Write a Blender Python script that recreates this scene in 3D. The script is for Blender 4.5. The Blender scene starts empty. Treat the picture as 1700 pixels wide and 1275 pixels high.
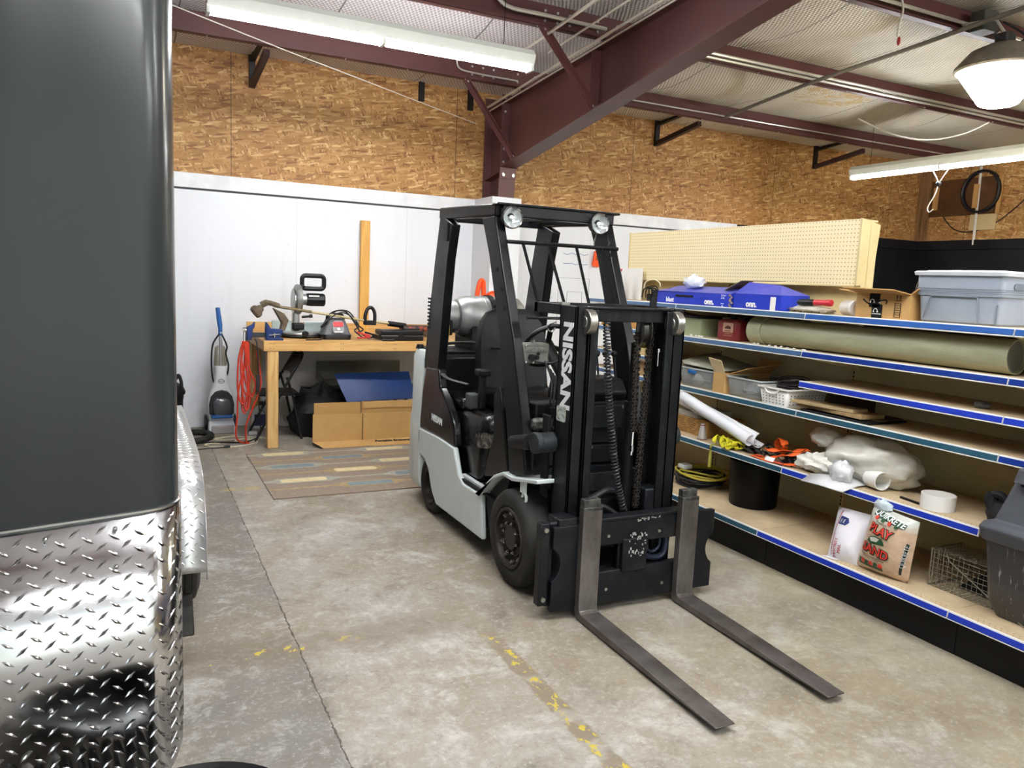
import bpy, bmesh, math, random
from mathutils import Vector as V, Matrix
from math import sin, cos, pi, radians as rad
random.seed(7)
SC = bpy.context.scene
COL = SC.collection
# ---------------------------------------------------------------- camera model (pixel + known plane -> point)
F_PX = 1277.0
CAM_H = 1.65
YAW, PITCH, ROLL = rad(26.42), rad(7.61), rad(2.55)
_f = V((sin(YAW)*cos(PITCH), cos(YAW)*cos(PITCH), -sin(PITCH)))
_r = V((cos(YAW), -sin(YAW), 0.0))
_u = _r.cross(_f)
RT = cos(ROLL)*_r + sin(ROLL)*_u
UP = -sin(ROLL)*_r + cos(ROLL)*_u
FW = _f
EYE = V((0, 0, CAM_H))
def ray(x, y):
    return FW + RT*((x-850)/F_PX) - UP*((y-637.5)/F_PX)
def AX(x, y, v):
    d = ray(x, y); return EYE + d*((v-EYE.x)/d.x)
def AY(x, y, v):
    d = ray(x, y); return EYE + d*((v-EYE.y)/d.y)
def AZ(x, y, v=0.0):
    d = ray(x, y); return EYE + d*((v-EYE.z)/d.z)
cam = bpy.data.cameras.new('camera'); co = bpy.data.objects.new('camera', cam); COL.objects.link(co)
mw = Matrix.Identity(4)
for i, a in enumerate((RT, UP, -FW)):
    for j in range(3): mw[j][i] = a[j]
mw.translation = EYE
co.matrix_world = mw
cam.sensor_fit = 'HORIZONTAL'; cam.sensor_width = 36.0; cam.lens = 36.0*F_PX/1700.0
cam.clip_start = .02
SC.camera = co

# ---------------------------------------------------------------- materials
def lin(h):
    h = h.lstrip('#')
    c = [int(h[i:i+2], 16)/255 for i in (0, 2, 4)]
    return tuple(x/12.92 if x <= .04045 else ((x+.055)/1.055)**2.4 for x in c)+(1.0,)
class G:
    """small node graph builder"""
    def __init__(s, name):
        s.m = bpy.data.materials.new(name); s.m.use_nodes = True
        s.t = s.m.node_tree; s.b = s.t.nodes['Principled BSDF']
    def n(s, kind, ins=None, **props):
        nd = s.t.nodes.new('ShaderNode'+kind)
        for k, v in props.items(): setattr(nd, k, v)
        for k, v in (ins or {}).items(): s.set(nd.inputs[k], v)
        return nd
    def set(s, sock, v):
        if isinstance(v, bpy.types.NodeSocket): s.t.links.new(v, sock)
        elif isinstance(v, bpy.types.Node): s.t.links.new(v.outputs[0], sock)
        else: sock.default_value = v
    def P(s, **kw):
        for k, v in kw.items(): s.set(s.b.inputs[k.replace('_', ' ')], v)
    def obj(s): return s.n('TexCoord').outputs['Object']
    def math(s, op, a, b=0.0, c=None):
        nd = s.n('Math', operation=op); s.set(nd.inputs[0], a); s.set(nd.inputs[1], b)
        if c is not None: s.set(nd.inputs[2], c)
        return nd.outputs[0]
    def noise(s, vec, scale, detail=3, rough=.55, dist=0, col=False):
        nd = s.n('TexNoise', {'Vector': vec, 'Scale': scale, 'Detail': detail, 'Roughness': rough, 'Distortion': dist})
        return nd.outputs['Color' if col else 'Fac']
    def mapr(s, v, a, b, c=0., d=1.):
        nd = s.n('MapRange', {'Value': v, 'From Min': a, 'From Max': b, 'To Min': c, 'To Max': d}); nd.clamp = True
        return nd.outputs[0]
    def ramp(s, fac, stops, interp='LINEAR'):
        nd = s.n('ValToRGB', {'Fac': fac}); e = nd.color_ramp; e.interpolation = interp
        while len(e.elements) < len(stops): e.elements.new(.5)
        for el, (p, c) in zip(e.elements, stops):
            el.position = p; el.color = lin(c) if isinstance(c, str) else c
        return nd.outputs[0]
    def mix(s, fac, a, b, mode='MIX'):
        nd = s.n('Mix', data_type='RGBA', blend_type=mode)
        s.set(nd.inputs[0], fac)
        s.set(nd.inputs[6], lin(a) if isinstance(a, str) else a); s.set(nd.inputs[7], lin(b) if isinstance(b, str) else b)
        return nd.outputs[2]
    def bump(s, h, strength=.3, dist=.01):
        s.P(Normal=s.n('Bump', {'Height': h, 'Strength': strength, 'Distance': dist}).outputs[0])
    def xyz(s, vec):
        nd = s.n('SeparateXYZ', {0: vec}); return nd.outputs
    def vec(s, x, y, z=0.0): return s.n('CombineXYZ', {0: x, 1: y, 2: z}).outputs[0]
    def mapv(s, vec, scale=(1, 1, 1), rot=(0, 0, 0), loc=(0, 0, 0)):
        return s.n('Mapping', {'Vector': vec, 'Scale': scale, 'Rotation': rot, 'Location': loc}).outputs[0]
MATS = {}
def mat(name, col, rough=.5, metal=0., var=None, vs=6., lo=.35, hi=.65, bump=0., bs=60., coat=0., trans=0., alpha=1., emit=None, es=0., spec=.35, aniso=(1, 1, 1), rvar=0., sheen=0.):
    """plain surface with optional worn / mottled second colour and fine bump"""
    if name in MATS: return MATS[name]
    g = G(name)
    g.P(Base_Color=lin(col), Roughness=rough, Metallic=metal, Specular_IOR_Level=spec)
    o = g.mapv(g.obj(), scale=aniso)
    if var:
        nz = g.noise(o, vs, 5, .65)
        f = g.mapr(nz, lo, hi)
        g.P(Base_Color=g.mix(f, col, var))
        if rvar: g.P(Roughness=g.mapr(nz, lo, hi, rough, rough+rvar))
    if bump: g.bump(g.noise(o, bs, 3, .6), bump, .004)
    if coat: g.P(Coat_Weight=coat, Coat_Roughness=.12)
    if trans: g.P(Transmission_Weight=trans, IOR=1.3)
    if alpha < 1: g.P(Alpha=alpha)
    if sheen: g.P(Sheen_Weight=sheen)
    if emit: g.P(Emission_Color=lin(emit), Emission_Strength=es)
    MATS[name] = g.m
    return g.m

# ---------------------------------------------------------------- mesh builder
WPOS = {}
class MB:
    def __init__(s): s.bm = bmesh.new(); s.M = Matrix.Identity(4); s.mi = 0
    def at(s, loc=(0, 0, 0), rz=0., rx=0., ry=0.):
        s.M = Matrix.Translation(V(loc)) @ Matrix.Rotation(rz, 4, 'Z') @ Matrix.Rotation(ry, 4, 'Y') @ Matrix.Rotation(rx, 4, 'X'); return s
    def frame(s, o, x, y, z):
        m = Matrix.Identity(4)
        for i, a in enumerate((x, y, z)):
            for j in range(3): m[j][i] = a[j]
        m.translation = V(o); s.M = m; return s
    def v(s, p): return s.bm.verts.new(s.M @ V(p))
    def f(s, vs):
        try:
            fc = s.bm.faces.new(vs); fc.material_index = s.mi; return fc
        except ValueError: return None
    def poly(s, pts): return s.f([s.v(p) for p in pts])
    def hexa(s, p):
        """8 points: bottom ring 0-3, top ring 4-7"""
        v = [s.v(q) for q in p]
        for a in ((3, 2, 1, 0), (4, 5, 6, 7), (0, 1, 5, 4), (1, 2, 6, 5), (2, 3, 7, 6), (3, 0, 4, 7)): s.f([v[i] for i in a])
        return s
    def box(s, a, b):
        (x0, y0, z0), (x1, y1, z1) = [min(p) for p in zip(a, b)], [max(p) for p in zip(a, b)]
        return s.hexa([(x0, y0, z0), (x1, y0, z0), (x1, y1, z0), (x0, y1, z0), (x0, y0, z1), (x1, y0, z1), (x1, y1, z1), (x0, y1, z1)])
    def bar(s, p, q, w, h, up=(0, 0, 1)):
        """rectangular bar from p to q, w across, h along up"""
        p, q = V(p), V(q); d = (q-p).normalized(); u = V(up)
        sd = d.cross(u)
        if sd.length < 1e-5: sd = d.cross(V((0, 1, 0)))
        sd.normalize(); u = sd.cross(d)
        a = sd*(w/2); b = u*(h/2)
        return s.hexa([p-a-b, p+a-b, q+a-b, q-a-b, p-a+b, p+a+b, q+a+b, q-a+b])
    def prism(s, pts, ax, lo, hi):
        k = {'x': lambda p, t: (t, p[0], p[1]), 'y': lambda p, t: (p[0], t, p[1]), 'z': lambda p, t: (p[0], p[1], t)}[ax]
        return s.loft([[k(p, lo) for p in pts], [k(p, hi) for p in pts]])
    def loft(s, rings, closed=True, caps=True, cap0=None, cap1=None):
        R = [[s.v(p) for p in r] for r in rings]; n = len(R[0])
        for a, b in zip(R, R[1:]):
            for i in range(n if closed else n-1):
                j = (i+1) % n; s.f([a[i], a[j], b[j], b[i]])
        c0 = caps if cap0 is None else cap0; c1 = caps if cap1 is None else cap1
        if closed and c0 and n > 2: s.f(R[0][::-1])
        if closed and c1 and n > 2: s.f(R[-1])
        return s
    def tube(s, path, r, n=8, closed=False, caps=True, flat=None):
        path = [V(p) for p in path]; m = len(path)
        rr = r if isinstance(r, (list, tuple)) else [r]*m
        rings = []; nrm = None
        for i, p in enumerate(path):
            a = path[i-1] if (i > 0 or closed) else p; b = path[(i+1) % m] if (i < m-1 or closed) else p
            t = (b-a)
            t = t.normalized() if t.length > 1e-9 else V((0, 0, 1))
            if nrm is None:
                nrm = t.cross(V((0, 0, 1)))
                if nrm.length < 1e-3: nrm = t.cross(V((0, 1, 0)))
            nrm = (nrm - t*nrm.dot(t)).normalized(); bi = t.cross(nrm)
            fl = flat or 1.
            rings.append([p + nrm*(cos(2*pi*k/n)*rr[i]) + bi*(sin(2*pi*k/n)*rr[i]*fl) for k in range(n)])
        if closed:
            R = [[s.v(p) for p in q] for q in rings]
            for i in range(m):
                a, b = R[i], R[(i+1) % m]
                for k in range(n): s.f([a[k], a[(k+1) % n], b[(k+1) % n], b[k]])
            return s
        return s.loft(rings, True, caps)
    def cyl(s, p, q, r, n=20, r2=None): return s.tube([p, q], [r, r if r2 is None else r2], n)
    def lathe(s, prof, c=(0, 0, 0), ax=(0, 0, 1), n=32, caps=True):
        """prof: (radius, height) along ax"""
        c = V(c); ax = V(ax).normalized(); u = ax.cross(V((0, 0, 1)))
        if u.length < 1e-3: u = V((1, 0, 0))
        u.normalize(); w = ax.cross(u)
        return s.loft([[c+ax*h+u*(cos(2*pi*k/n)*r)+w*(sin(2*pi*k/n)*r) for k in range(n)] for r, h in prof], True, caps)
    def sph(s, c, r, n=12):
        r = V(r) if hasattr(r, '__len__') else V((r, r, r)); c = V(c)
        rings = []
        for i in range(n+1):
            a = -pi/2+pi*i/n; a = max(-pi/2+.05, min(pi/2-.05, a))
            rings.append([c+V((r.x*cos(a)*cos(2*pi*k/(2*n)), r.y*cos(a)*sin(2*pi*k/(2*n)), r.z*sin(a))) for k in range(2*n)])
        return s.loft(rings)
    def rbox(s, a, b, r=.02, ax='z', n=4):
        """box with rounded vertical edges along ax"""
        i = {'x': (1, 2, 0), 'y': (0, 2, 1), 'z': (0, 1, 2)}[ax]
        lo = [min(p) for p in zip(a, b)]; hi = [max(p) for p in zip(a, b)]
        return s.prism(rrect(lo[i[0]], lo[i[1]], hi[i[0]], hi[i[1]], r, n), ax, lo[i[2]], hi[i[2]])
    def build(s, name, m, parent=None, bevel=0., seg=2, smooth=35, sub=0, label=None, solid=0., noise=0., base=None):
        bm = s.bm
        bmesh.ops.recalc_face_normals(bm, faces=bm.faces)
        vs = [v.co for v in bm.verts]
        lo = V((min(c.x for c in vs), min(c.y for c in vs), min(c.z for c in vs))); hi = V((max(c.x for c in vs), max(c.y for c in vs), max(c.z for c in vs)))
        c = V(((lo.x+hi.x)/2, (lo.y+hi.y)/2, lo.z)) if base is None else V(base)
        bmesh.ops.translate(bm, verts=bm.verts, vec=-c)
        me = bpy.data.meshes.new(name); bm.to_mesh(me); bm.free()
        for q in (m if isinstance(m, (list, tuple)) else [m]): me.materials.append(q)
        if smooth:
            me.polygons.foreach_set('use_smooth', [True]*len(me.polygons)); me.set_sharp_from_angle(angle=rad(smooth))
        o = bpy.data.objects.new(name, me); COL.objects.link(o)
        WPOS[o.name] = c
        if parent: o.parent = parent; o.location = c-WPOS[parent.name]
        else: o.location = c
        if solid:
            md = o.modifiers.new('solid', 'SOLIDIFY'); md.thickness = solid; md.offset = 0
        if bevel:
            md = o.modifiers.new('bevel', 'BEVEL'); md.width = bevel; md.segments = seg; md.limit_method = 'ANGLE'; md.angle_limit = rad(35)
        if sub:
            md = o.modifiers.new('sub', 'SUBSURF'); md.levels = sub; md.render_levels = sub
        if label: o['label'] = label
        return o
def rrect(x0, y0, x1, y1, r, n=4):
    r = min(r, (x1-x0)/2-1e-5, (y1-y0)/2-1e-5); out = []
    for cx, cy, a0 in ((x1-r, y0+r, -pi/2), (x1-r, y1-r, 0), (x0+r, y1-r, pi/2), (x0+r, y0+r, pi)):
        for k in range(n+1):
            a = a0+pi/2*k/n; out.append((cx+r*cos(a), cy+r*sin(a)))
    return out
def cr(pts, n=8, closed=False):
    """catmull-rom smoothing of a point list"""
    P = [V(p) for p in pts]; m = len(P); out = []
    for i in range(m if closed else m-1):
        p0 = P[(i-1) % m] if (closed or i > 0) else P[0]; p1 = P[i]; p2 = P[(i+1) % m]
        p3 = P[(i+2) % m] if (closed or i+2 < m) else P[-1]
        for k in range(n):
            t = k/n
            out.append(.5*((2*p1)+(p2-p0)*t+(2*p0-5*p1+4*p2-p3)*t*t+(3*p1-p0-3*p2+p3)*t**3))
    if not closed: out.append(P[-1])
    return out
def tag(o, label, cat, group=None, kind=None):
    o['label'] = label; o['category'] = cat
    if group: o['group'] = group
    if kind: o['kind'] = kind
    return o
def thing(name, label, cat, loc, group=None):
    o = bpy.data.objects.new(name, None); o.empty_display_size = .1; COL.objects.link(o); o.location = V(loc); WPOS[o.name] = V(loc)
    return tag(o, label, cat, group)
def struct(o, label=None, cat=None):
    o['kind'] = 'structure'
    if label: o['label'] = label; o['category'] = cat
    return o
def dup(root, loc, rz=None, label=None, group=None):
    def cp(o, par):
        c = o.copy(); COL.objects.link(c)
        if par: c.parent = par
        for ch in o.children: cp(ch, c)
        return c
    r = cp(root, None); r.location = V(loc); WPOS[r.name] = V(loc)
    if rz is not None: r.rotation_euler = (0, 0, rz)
    if label: r['label'] = label
    if group: r['group'] = group
    return r
def text(s, o, xd, yd, size, m, parent, name='lettering', shear=0., offset=0., sx=1., align='CENTER', ext=.0006, space=1.):
    cu = bpy.data.curves.new('t', 'FONT'); cu.body = s; cu.size = size; cu.align_x = align; cu.align_y = 'CENTER'
    cu.shear = shear; cu.offset = offset; cu.extrude = ext; cu.space_character = space; cu.resolution_u = 3
    to = bpy.data.objects.new('t', cu); COL.objects.link(to)
    dg = bpy.context.evaluated_depsgraph_get(); dg.update()
    me = bpy.data.meshes.new_from_object(to.evaluated_get(dg))
    bpy.data.objects.remove(to); bpy.data.curves.remove(cu)
    xd = V(xd).normalized(); yd = V(yd).normalized(); zd = xd.cross(yd).normalized()
    M = Matrix.Identity(4)
    for i, a in enumerate((xd*sx, yd, zd)):
        for j in range(3): M[j][i] = a[j]
    me.transform(M)
    me.name = name; me.materials.clear(); me.materials.append(m)
    ob = bpy.data.objects.new(name, me); COL.objects.link(ob)
    o = V(o); WPOS[ob.name] = o
    ob.parent = parent; ob.location = o-WPOS[parent.name]
    return ob
TUBE, BAY, SKY, SUN, EXPO = 135.0, 60.0, 4.0, 4.0, 0.22
# ================================================================ the building
WALL_Y, WALL_X = 8.5, 11.45
def roof_z(y): return 3.8+.07*(WALL_Y-y)
def osb_material():
    g = G('oriented_strand_board'); x, y, z = g.xyz(g.obj())[:3]
    uv = g.vec(g.math('ADD', x, y), z)
    uvd = g.n('VectorMath', {0: uv, 1: g.n('VectorMath', {0: g.noise(uv, 14, 2, .5, col=True), 'Scale': .007}, operation='SCALE').outputs[0]}, operation='ADD').outputs[0]
    cur = None
    for k, (ang, sx, sy) in enumerate(((.12, 13, 50), (.75, 15, 56), (-.5, 12, 46), (1.25, 18, 60), (-.15, 11, 52))):
        vo = g.n('TexVoronoi', {'Vector': g.mapv(uvd, (1, 1, 1), (0, 0, ang)), 'Scale': 1.0, 'Randomness': 1.0}, voronoi_dimensions='2D')
        mp = g.mapv(uvd, (sx, sy, 1), (0, 0, 0), (k*3.7, k*1.9, 0))
        rot = g.mapv(g.mapv(uvd, (1, 1, 1), (0, 0, ang)), (sx, sy, 1), (0, 0, 0), (k*3.7, k*1.9, 0))
        g.set(vo.inputs['Vector'], rot)
        sp = g.n('SeparateColor', {0: vo.outputs['Color']})
        c = g.ramp(sp.outputs[0], [(0, '#81532a'), (.2, '#a3753f'), (.55, '#b08249'), (.82, '#bd9058'), (1, '#dab680')])
        msk = g.math('GREATER_THAN', sp.outputs[1], .45)
        cur = c if cur is None else g.mix(msk, cur, c)
    big = g.noise(uv, .9, 3, .6)
    col = g.mix(g.mapr(big, .35, .7, 0, .35), cur, g.mix(1., cur, '#d8b58e', 'MULTIPLY'))
    dk = g.math('GREATER_THAN', g.noise(uvd, 34, 2, .6), .69)
    col = g.mix(g.math('MULTIPLY', dk, .55), col, '#5d3a19')
    # joints between the sheets
    u = g.math('ADD', x, y)
    j = g.math('LESS_THAN', g.math('ABSOLUTE', g.math('SUBTRACT', g.math('FRACT', g.math('DIVIDE', g.math('ADD', u, 1.55), 2.44)), .5)), .0017)
    col = g.mix(g.math('MULTIPLY', j, .75), col, '#3a2413')
    g.P(Base_Color=col, Roughness=.62)
    g.bump(g.noise(uvd, 60, 3), .25, .003)
    return g.m
M_OSB = osb_material()
def paint_wall(name, base, dirt, smudge):
    g = G(name); o = g.obj(); x, y, z = g.xyz(o)[:3]
    st = g.noise(g.mapv(o, (6, 6, .7)), 1.2, 4, .6)
    fine = g.noise(o, 26, 3, .7)
    c = g.mix(g.mapr(st, .5, .85, 0, .4), base, dirt)
    c = g.mix(g.math('MULTIPLY', g.mapr(fine, .7, .74), .5), c, smudge)
    lowdirt = g.math('MULTIPLY', g.mapr(z, .7, 0., 0, .35), g.mapr(g.noise(o, 5, 4, .7), .35, .65))
    c = g.mix(lowdirt, c, smudge)
    seam = g.math('LESS_THAN', g.math('ABSOLUTE', g.math('SUBTRACT', g.math('FRACT', g.math('DIVIDE', g.math('ADD', x, .25), 1.22)), .5)), .0017)
    c = g.mix(g.math('MULTIPLY', seam, .4), c, smudge)
    g.P(Base_Color=c, Roughness=.45); g.bump(g.noise(g.mapv(o, (1, 1, .25)), 40, 3), .12, .003)
    return g.m
M_WHITEW = paint_wall('white_painted_plywood', '#dddfe3', '#cbcdd1', '#8a8a8b')
M_BLACKW = mat('black_painted_panel', '#111113', .5, var='#1c1c21', vs=1.6, spec=.2)
M_DOORP = mat('painted_wall_panel', '#c9c9c5', .6)

def floor_material():
    g = G('stained_concrete'); o = g.obj(); x, y, z = g.xyz(o)[:3]
    big = g.noise(o, .8, 6, .68, .3); mid = g.noise(o, 2.6, 8, .76, .35); fine = g.noise(o, 42, 4, .75); swirl = g.noise(o, 11, 7, .78, .5)
    right = g.mapr(g.math('ADD', x, g.math('MULTIPLY', g.math('SUBTRACT', mid, .5), .12)), .62, .64)
    base = g.mix(right, '#746f69', '#978f85')
    c = g.mix(g.mapr(big, .42, .6, 0, .85), base, '#857866')
    c = g.mix(g.mapr(mid, .52, .68, 0, .9), c, '#b9b6b1')
    c = g.mix(g.mapr(mid, .47, .32, 0, .85), c, '#675d52')
    c = g.mix(g.mapr(swirl, .53, .68, 0, .42), c, '#c2c0bc')
    c = g.mix(g.mapr(swirl, .44, .32, 0, .6), c, '#6c6256')
    # warmer tone towards the shelving
    warm = g.math('MULTIPLY', g.mapr(x, 1.5, 3.2), g.mapr(g.noise(o, 2.1, 4, .65), .3, .62))
    c = g.mix(g.math('MULTIPLY', warm, .55), c, '#ada283')
    c = g.mix(g.mapr(fine, .55, .72, 0, .45), c, '#c8c6c1')
    c = g.mix(g.mapr(fine, .42, .26, 0, .5), c, '#5b534a')
    # brown traffic band across the slab and under the old stripe
    jag = g.math('MULTIPLY', g.math('SUBTRACT', g.noise(o, 7, 5, .7), .5), .12)
    jy = g.math('ADD', y, jag); jx = g.math('ADD', x, g.math('MULTIPLY', jag, .45))
    def band(v, c0, hw, soft): return g.mapr(g.math('ABSOLUTE', g.math('SUBTRACT', v, c0)), hw+soft, hw, 0, 1)
    b1 = g.math('MULTIPLY', band(jy, 3.3, .05, .14), g.mapr(x, 1.55, 1.2))
    c = g.mix(g.math('MULTIPLY', b1, .5), c, '#6a5a46')
    b2 = g.math('MULTIPLY', band(jx, 1.475, .036, .012), g.mapr(y, 3.2, 3.05))
    b2 = g.math('MULTIPLY', b2, g.mapr(g.noise(o, 5, 3, .6), .38, .5))
    c = g.mix(g.math('MULTIPLY', b2, .8), c, '#776a58')
    yn = g.noise(g.mapv(o, (1, .7, 1)), 19, 4, .7)
    y1 = g.math('MULTIPLY', g.math('MULTIPLY', band(jx, 1.475, .034, .008), g.mapr(y, 3.12, 3.06)), g.math('GREATER_THAN', yn, .562))
    y2 = g.math('MULTIPLY', g.math('MULTIPLY', band(jy, 3.28, .03, .012), g.mapr(x, .95, .75)), g.math('GREATER_THAN', g.noise(o, 9, 4, .65), .58))
    c = g.mix(g.math('MULTIPLY', g.math('MAXIMUM', y1, y2), .95), c, '#b7a23a')
    y3 = g.math('MULTIPLY', band(jy, 5.97, .028, .02), g.mapr(x, .95, .9))
    y3 = g.math('MULTIPLY', y3, g.mapr(g.noise(o, 6, 4, .6), .4, .55))
    c = g.mix(g.math('MULTIPLY', g.math('MULTIPLY', y3, g.mapr(x, .55, .62)), .6), c, '#b39a52')
    # the long crack
    ck = g.math('ADD', x, g.math('MULTIPLY', g.math('SUBTRACT', g.noise(o, 6, 8, .8), .5), .05))
    cw = g.mapr(g.noise(o, 13, 3, .7), .38, .7, .001, .0065)
    cr_ = g.math('LESS_THAN', g.math('ABSOLUTE', g.math('SUBTRACT', ck, .632)), cw)
    c = g.mix(g.math('MULTIPLY', cr_, .85), c, '#2b231b')
    sp = g.math('GREATER_THAN', g.noise(o, 70, 2, .5), .76)
    c = g.mix(g.math('MULTIPLY', sp, .7), c, '#3a332c')
    g.P(Base_Color=c, Roughness=g.mapr(mid, .3, .7, .42, .68), Specular_IOR_Level=.35)
    g.bump(g.math('ADD', g.math('MULTIPLY', fine, .4), g.math('MULTIPLY', cr_, -2.)), .25, .004)
    return g.m
fl = MB(); fl.box((-7, -4.2, -.12), (WALL_X+.1, WALL_Y+.1, 0))
struct(fl.build('floor', floor_material(), smooth=0, base=(0, 0, 0)))

def insulation_material():
    g = G('vinyl_faced_insulation'); o = g.obj(); x, y, z = g.xyz(o)[:3]
    a = g.math('SINE', g.math('MULTIPLY', g.math('ADD', x, g.math('MULTIPLY', y, .55)), 2*pi/.036))
    b = g.math('SINE', g.math('MULTIPLY', g.math('SUBTRACT', x, g.math('MULTIPLY', y, .55)), 2*pi/.036))
    h = g.math('MULTIPLY', g.math('ADD', a, b), .25)
    f = g.mapr(h, -.35, .35)
    big = g.noise(g.mapv(o, (1, .6, 1)), 1.1, 5, .65, .5)
    c = g.mix(f, '#a59ea0', '#e6e1e3')
    tan = g.mapr(g.math('ADD', x, g.math('MULTIPLY', big, 2)), 4.6, 7.2, 0, 1)
    c = g.mix(tan, c, g.mix(f, '#a59d8c', '#ded6c3'))
    c = g.mix(g.mapr(big, .52, .75, 0, .5), c, '#8f8578')
    seam = g.math('LESS_THAN', g.math('ABSOLUTE', g.math('SUBTRACT', g.math('FRACT', g.math('DIVIDE', g.math('ADD', x, .2), 1.22)), .5)), .0055)
    c = g.mix(g.math('MULTIPLY', seam, .85), c, '#4a4442')
    # torn patch with the glass fibre showing
    dx = g.math('DIVIDE', g.math('SUBTRACT', x, 7.15), .55); dy = g.math('DIVIDE', g.math('SUBTRACT', y, 6.6), .3)
    d = g.math('SQRT', g.math('ADD', g.math('MULTIPLY', dx, dx), g.math('MULTIPLY', dy, dy)))
    rip = g.math('MULTIPLY', g.math('LESS_THAN', d, 1.), g.math('GREATER_THAN', g.noise(g.mapv(o, (1, 1.7, 1)), 5, 5, .7, .4), .5))
    c = g.mix(rip, c, g.mix(g.noise(o, 24, 4, .7), '#8e7443', '#d8bd86'))
    g.P(Base_Color=c, Roughness=.5); g.bump(g.math('MULTIPLY', h, 1), .55, .012)
    return g.m
PURLINS = (7.6, 6.05, 4.5, 2.95, 1.4, -.15, -1.7, -3.25)
ce = MB(); rows = []
ys = []
edges = [WALL_Y+.05]+list(PURLINS)+[-4.2]
for a, b in zip(edges, edges[1:]):
    for k in range(6): ys.append((a+(b-a)*k/6, sin(pi*k/6)*.075*abs(a-b)/1.55))
ys.append((-4.2, 0))
xs = [-7+k*(WALL_X+.1+7)/60 for k in range(61)]
for yv, sg in ys:
    rows.append([(xv, yv, roof_z(yv)-sg*(1+.35*sin(xv*2.1+yv*3))-.004*sin(xv*9+yv*5)) for xv in xs])
ce.loft(rows, closed=False)
ceil = ce.build('ceiling', insulation_material(), base=(0, 0, 0)); struct(ceil)

# back wall: strand board above, painted plywood below
w = MB(); w.box((-7, WALL_Y, 2.56), (WALL_X+.1, WALL_Y+.1, 4.2))
wb = struct(w.build('wall_back', M_OSB, smooth=0, base=(0, 0, 0)))
w = MB(); w.box((-7, WALL_Y-.02, 0), (7.6, WALL_Y+.05, 2.57)); w.build('painted_panel', M_WHITEW, wb, smooth=0, base=(0, 0, 0))
w = MB(); w.box((7.6, WALL_Y-.02, 0), (WALL_X+.1, WALL_Y+.05, 2.57)); w.build('black_panel', M_BLACKW, wb, smooth=0, base=(0, 0, 0))
w = MB(); w.box((-7, WALL_Y-.045, 2.43), (7.6, WALL_Y-.015, 2.575))
struct(w.build('trim_1', mat('trim_white', '#e9eaec', .4, var='#d2d3d6', vs=3), bevel=.004))
w = MB(); w.box((-7, WALL_Y-.022, 2.412), (7.6, WALL_Y-.012, 2.43)); struct(w.build('trim_shade_strip', mat('painted_shade_line', '#3c3c3f', .6)))  # dark strip laid in as the shadow line under the trim board
w = MB(); w.box((7.6, WALL_Y-.045, 2.43), (WALL_X, WALL_Y-.015, 2.575)); struct(w.build('trim_3', M_BLACKW, bevel=.004))
w = MB(); w.box((WALL_X, -4.2, 2.56), (WALL_X+.1, WALL_Y, 4.9))
wr = struct(w.build('wall_right', M_OSB, smooth=0, base=(0, 0, 0)))
w = MB(); w.box((WALL_X-.02, -4.2, 0), (WALL_X+.05, WALL_Y, 2.57)); w.build('black_panel', M_BLACKW, wr, smooth=0, base=(0, 0, 0))
w = MB(); w.box((WALL_X-.045, -4.2, 2.43), (WALL_X-.015, WALL_Y, 2.575)); struct(w.build('trim_4', M_BLACKW, bevel=.004))
w = MB(); w.box((-7.1, -4.2, 0), (-7, WALL_Y, 4.9)); struct(w.build('wall_left', M_DOORP, smooth=0, base=(0, 0, 0)))
# front wall behind the viewer with two open roll-up bays
w = MB()
for a, b in (((-7, 0), (-4.2, 5)), ((.2, 0), (1.6, 5)), ((6.6, 0), (WALL_X, 5)), ((-4.2, 3.1), (.2, 5)), ((1.6, 3.1), (6.6, 5))):
    w.box((a[0], -4.3, a[1]), (b[0], -4.2, b[1]))
struct(w.build('wall_front', M_DOORP, smooth=0, base=(0, 0, 0)))
# corner studs
M_PINE = mat('bare_pine', '#c79a5f', .55, var='#a87a42', vs=2.2, aniso=(9, 9, .8), lo=.4, hi=.7)
M_STUD = mat('old_pine', '#96714a', .6, var='#6f4f30', vs=2.2, aniso=(9, 9, .8))
w = MB(); w.box((WALL_X-.12, WALL_Y-.04, 2.575), (WALL_X-.01, WALL_Y-.001, 3.75)); w.box((WALL_X-.04, WALL_Y-.16, 2.575), (WALL_X-.002, WALL_Y-.045, 3.75))
struct(w.build('trim_5', M_STUD, bevel=.003))

# steel frame
M_RED = mat('oxide_red_primer', '#5c3634', .42, var='#4a2c2b', vs=1.3, lo=.35, hi=.75, spec=.4)
M_REDD = mat('oxide_red_dark', '#33201f', .5)
M_BOLT = mat('zinc_bolt', '#c9c9c6', .35, .8)
M_CONDUIT = mat('galvanised_conduit', '#d2cfc4', .3, .6)
M_WIREW = mat('white_cable', '#cfc9bd', .5)
M_WIREB = mat('black_cable', '#17161a', .5)
def cee(y, z0, x0, x1, dep=.2, fl=.065):
    m = MB()
    t = .004
    # z-shaped purlin: web, bottom flange towards the viewer, top flange away
    m.box((x0, y-t/2, z0), (x1, y+t/2, z0+dep))
    m.box((x0, y-fl, z0), (x1, y, z0+t)); m.box((x0, y-fl, z0), (x1, y-fl+t, z0+.018))
    m.box((x0, y, z0+dep-t), (x1, y+fl, z0+dep)); m.box((x0, y+fl-t, z0+dep-.018), (x1, y+fl, z0+dep))
    return m
pur_lab = {7.6: 'dark red steel roof purlin nearest the strand board wall', 6.05: 'dark red steel roof purlin second out from the strand board wall',
           4.5: 'dark red steel roof purlin above the dome lamp, third out from the strand board wall'}
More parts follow.
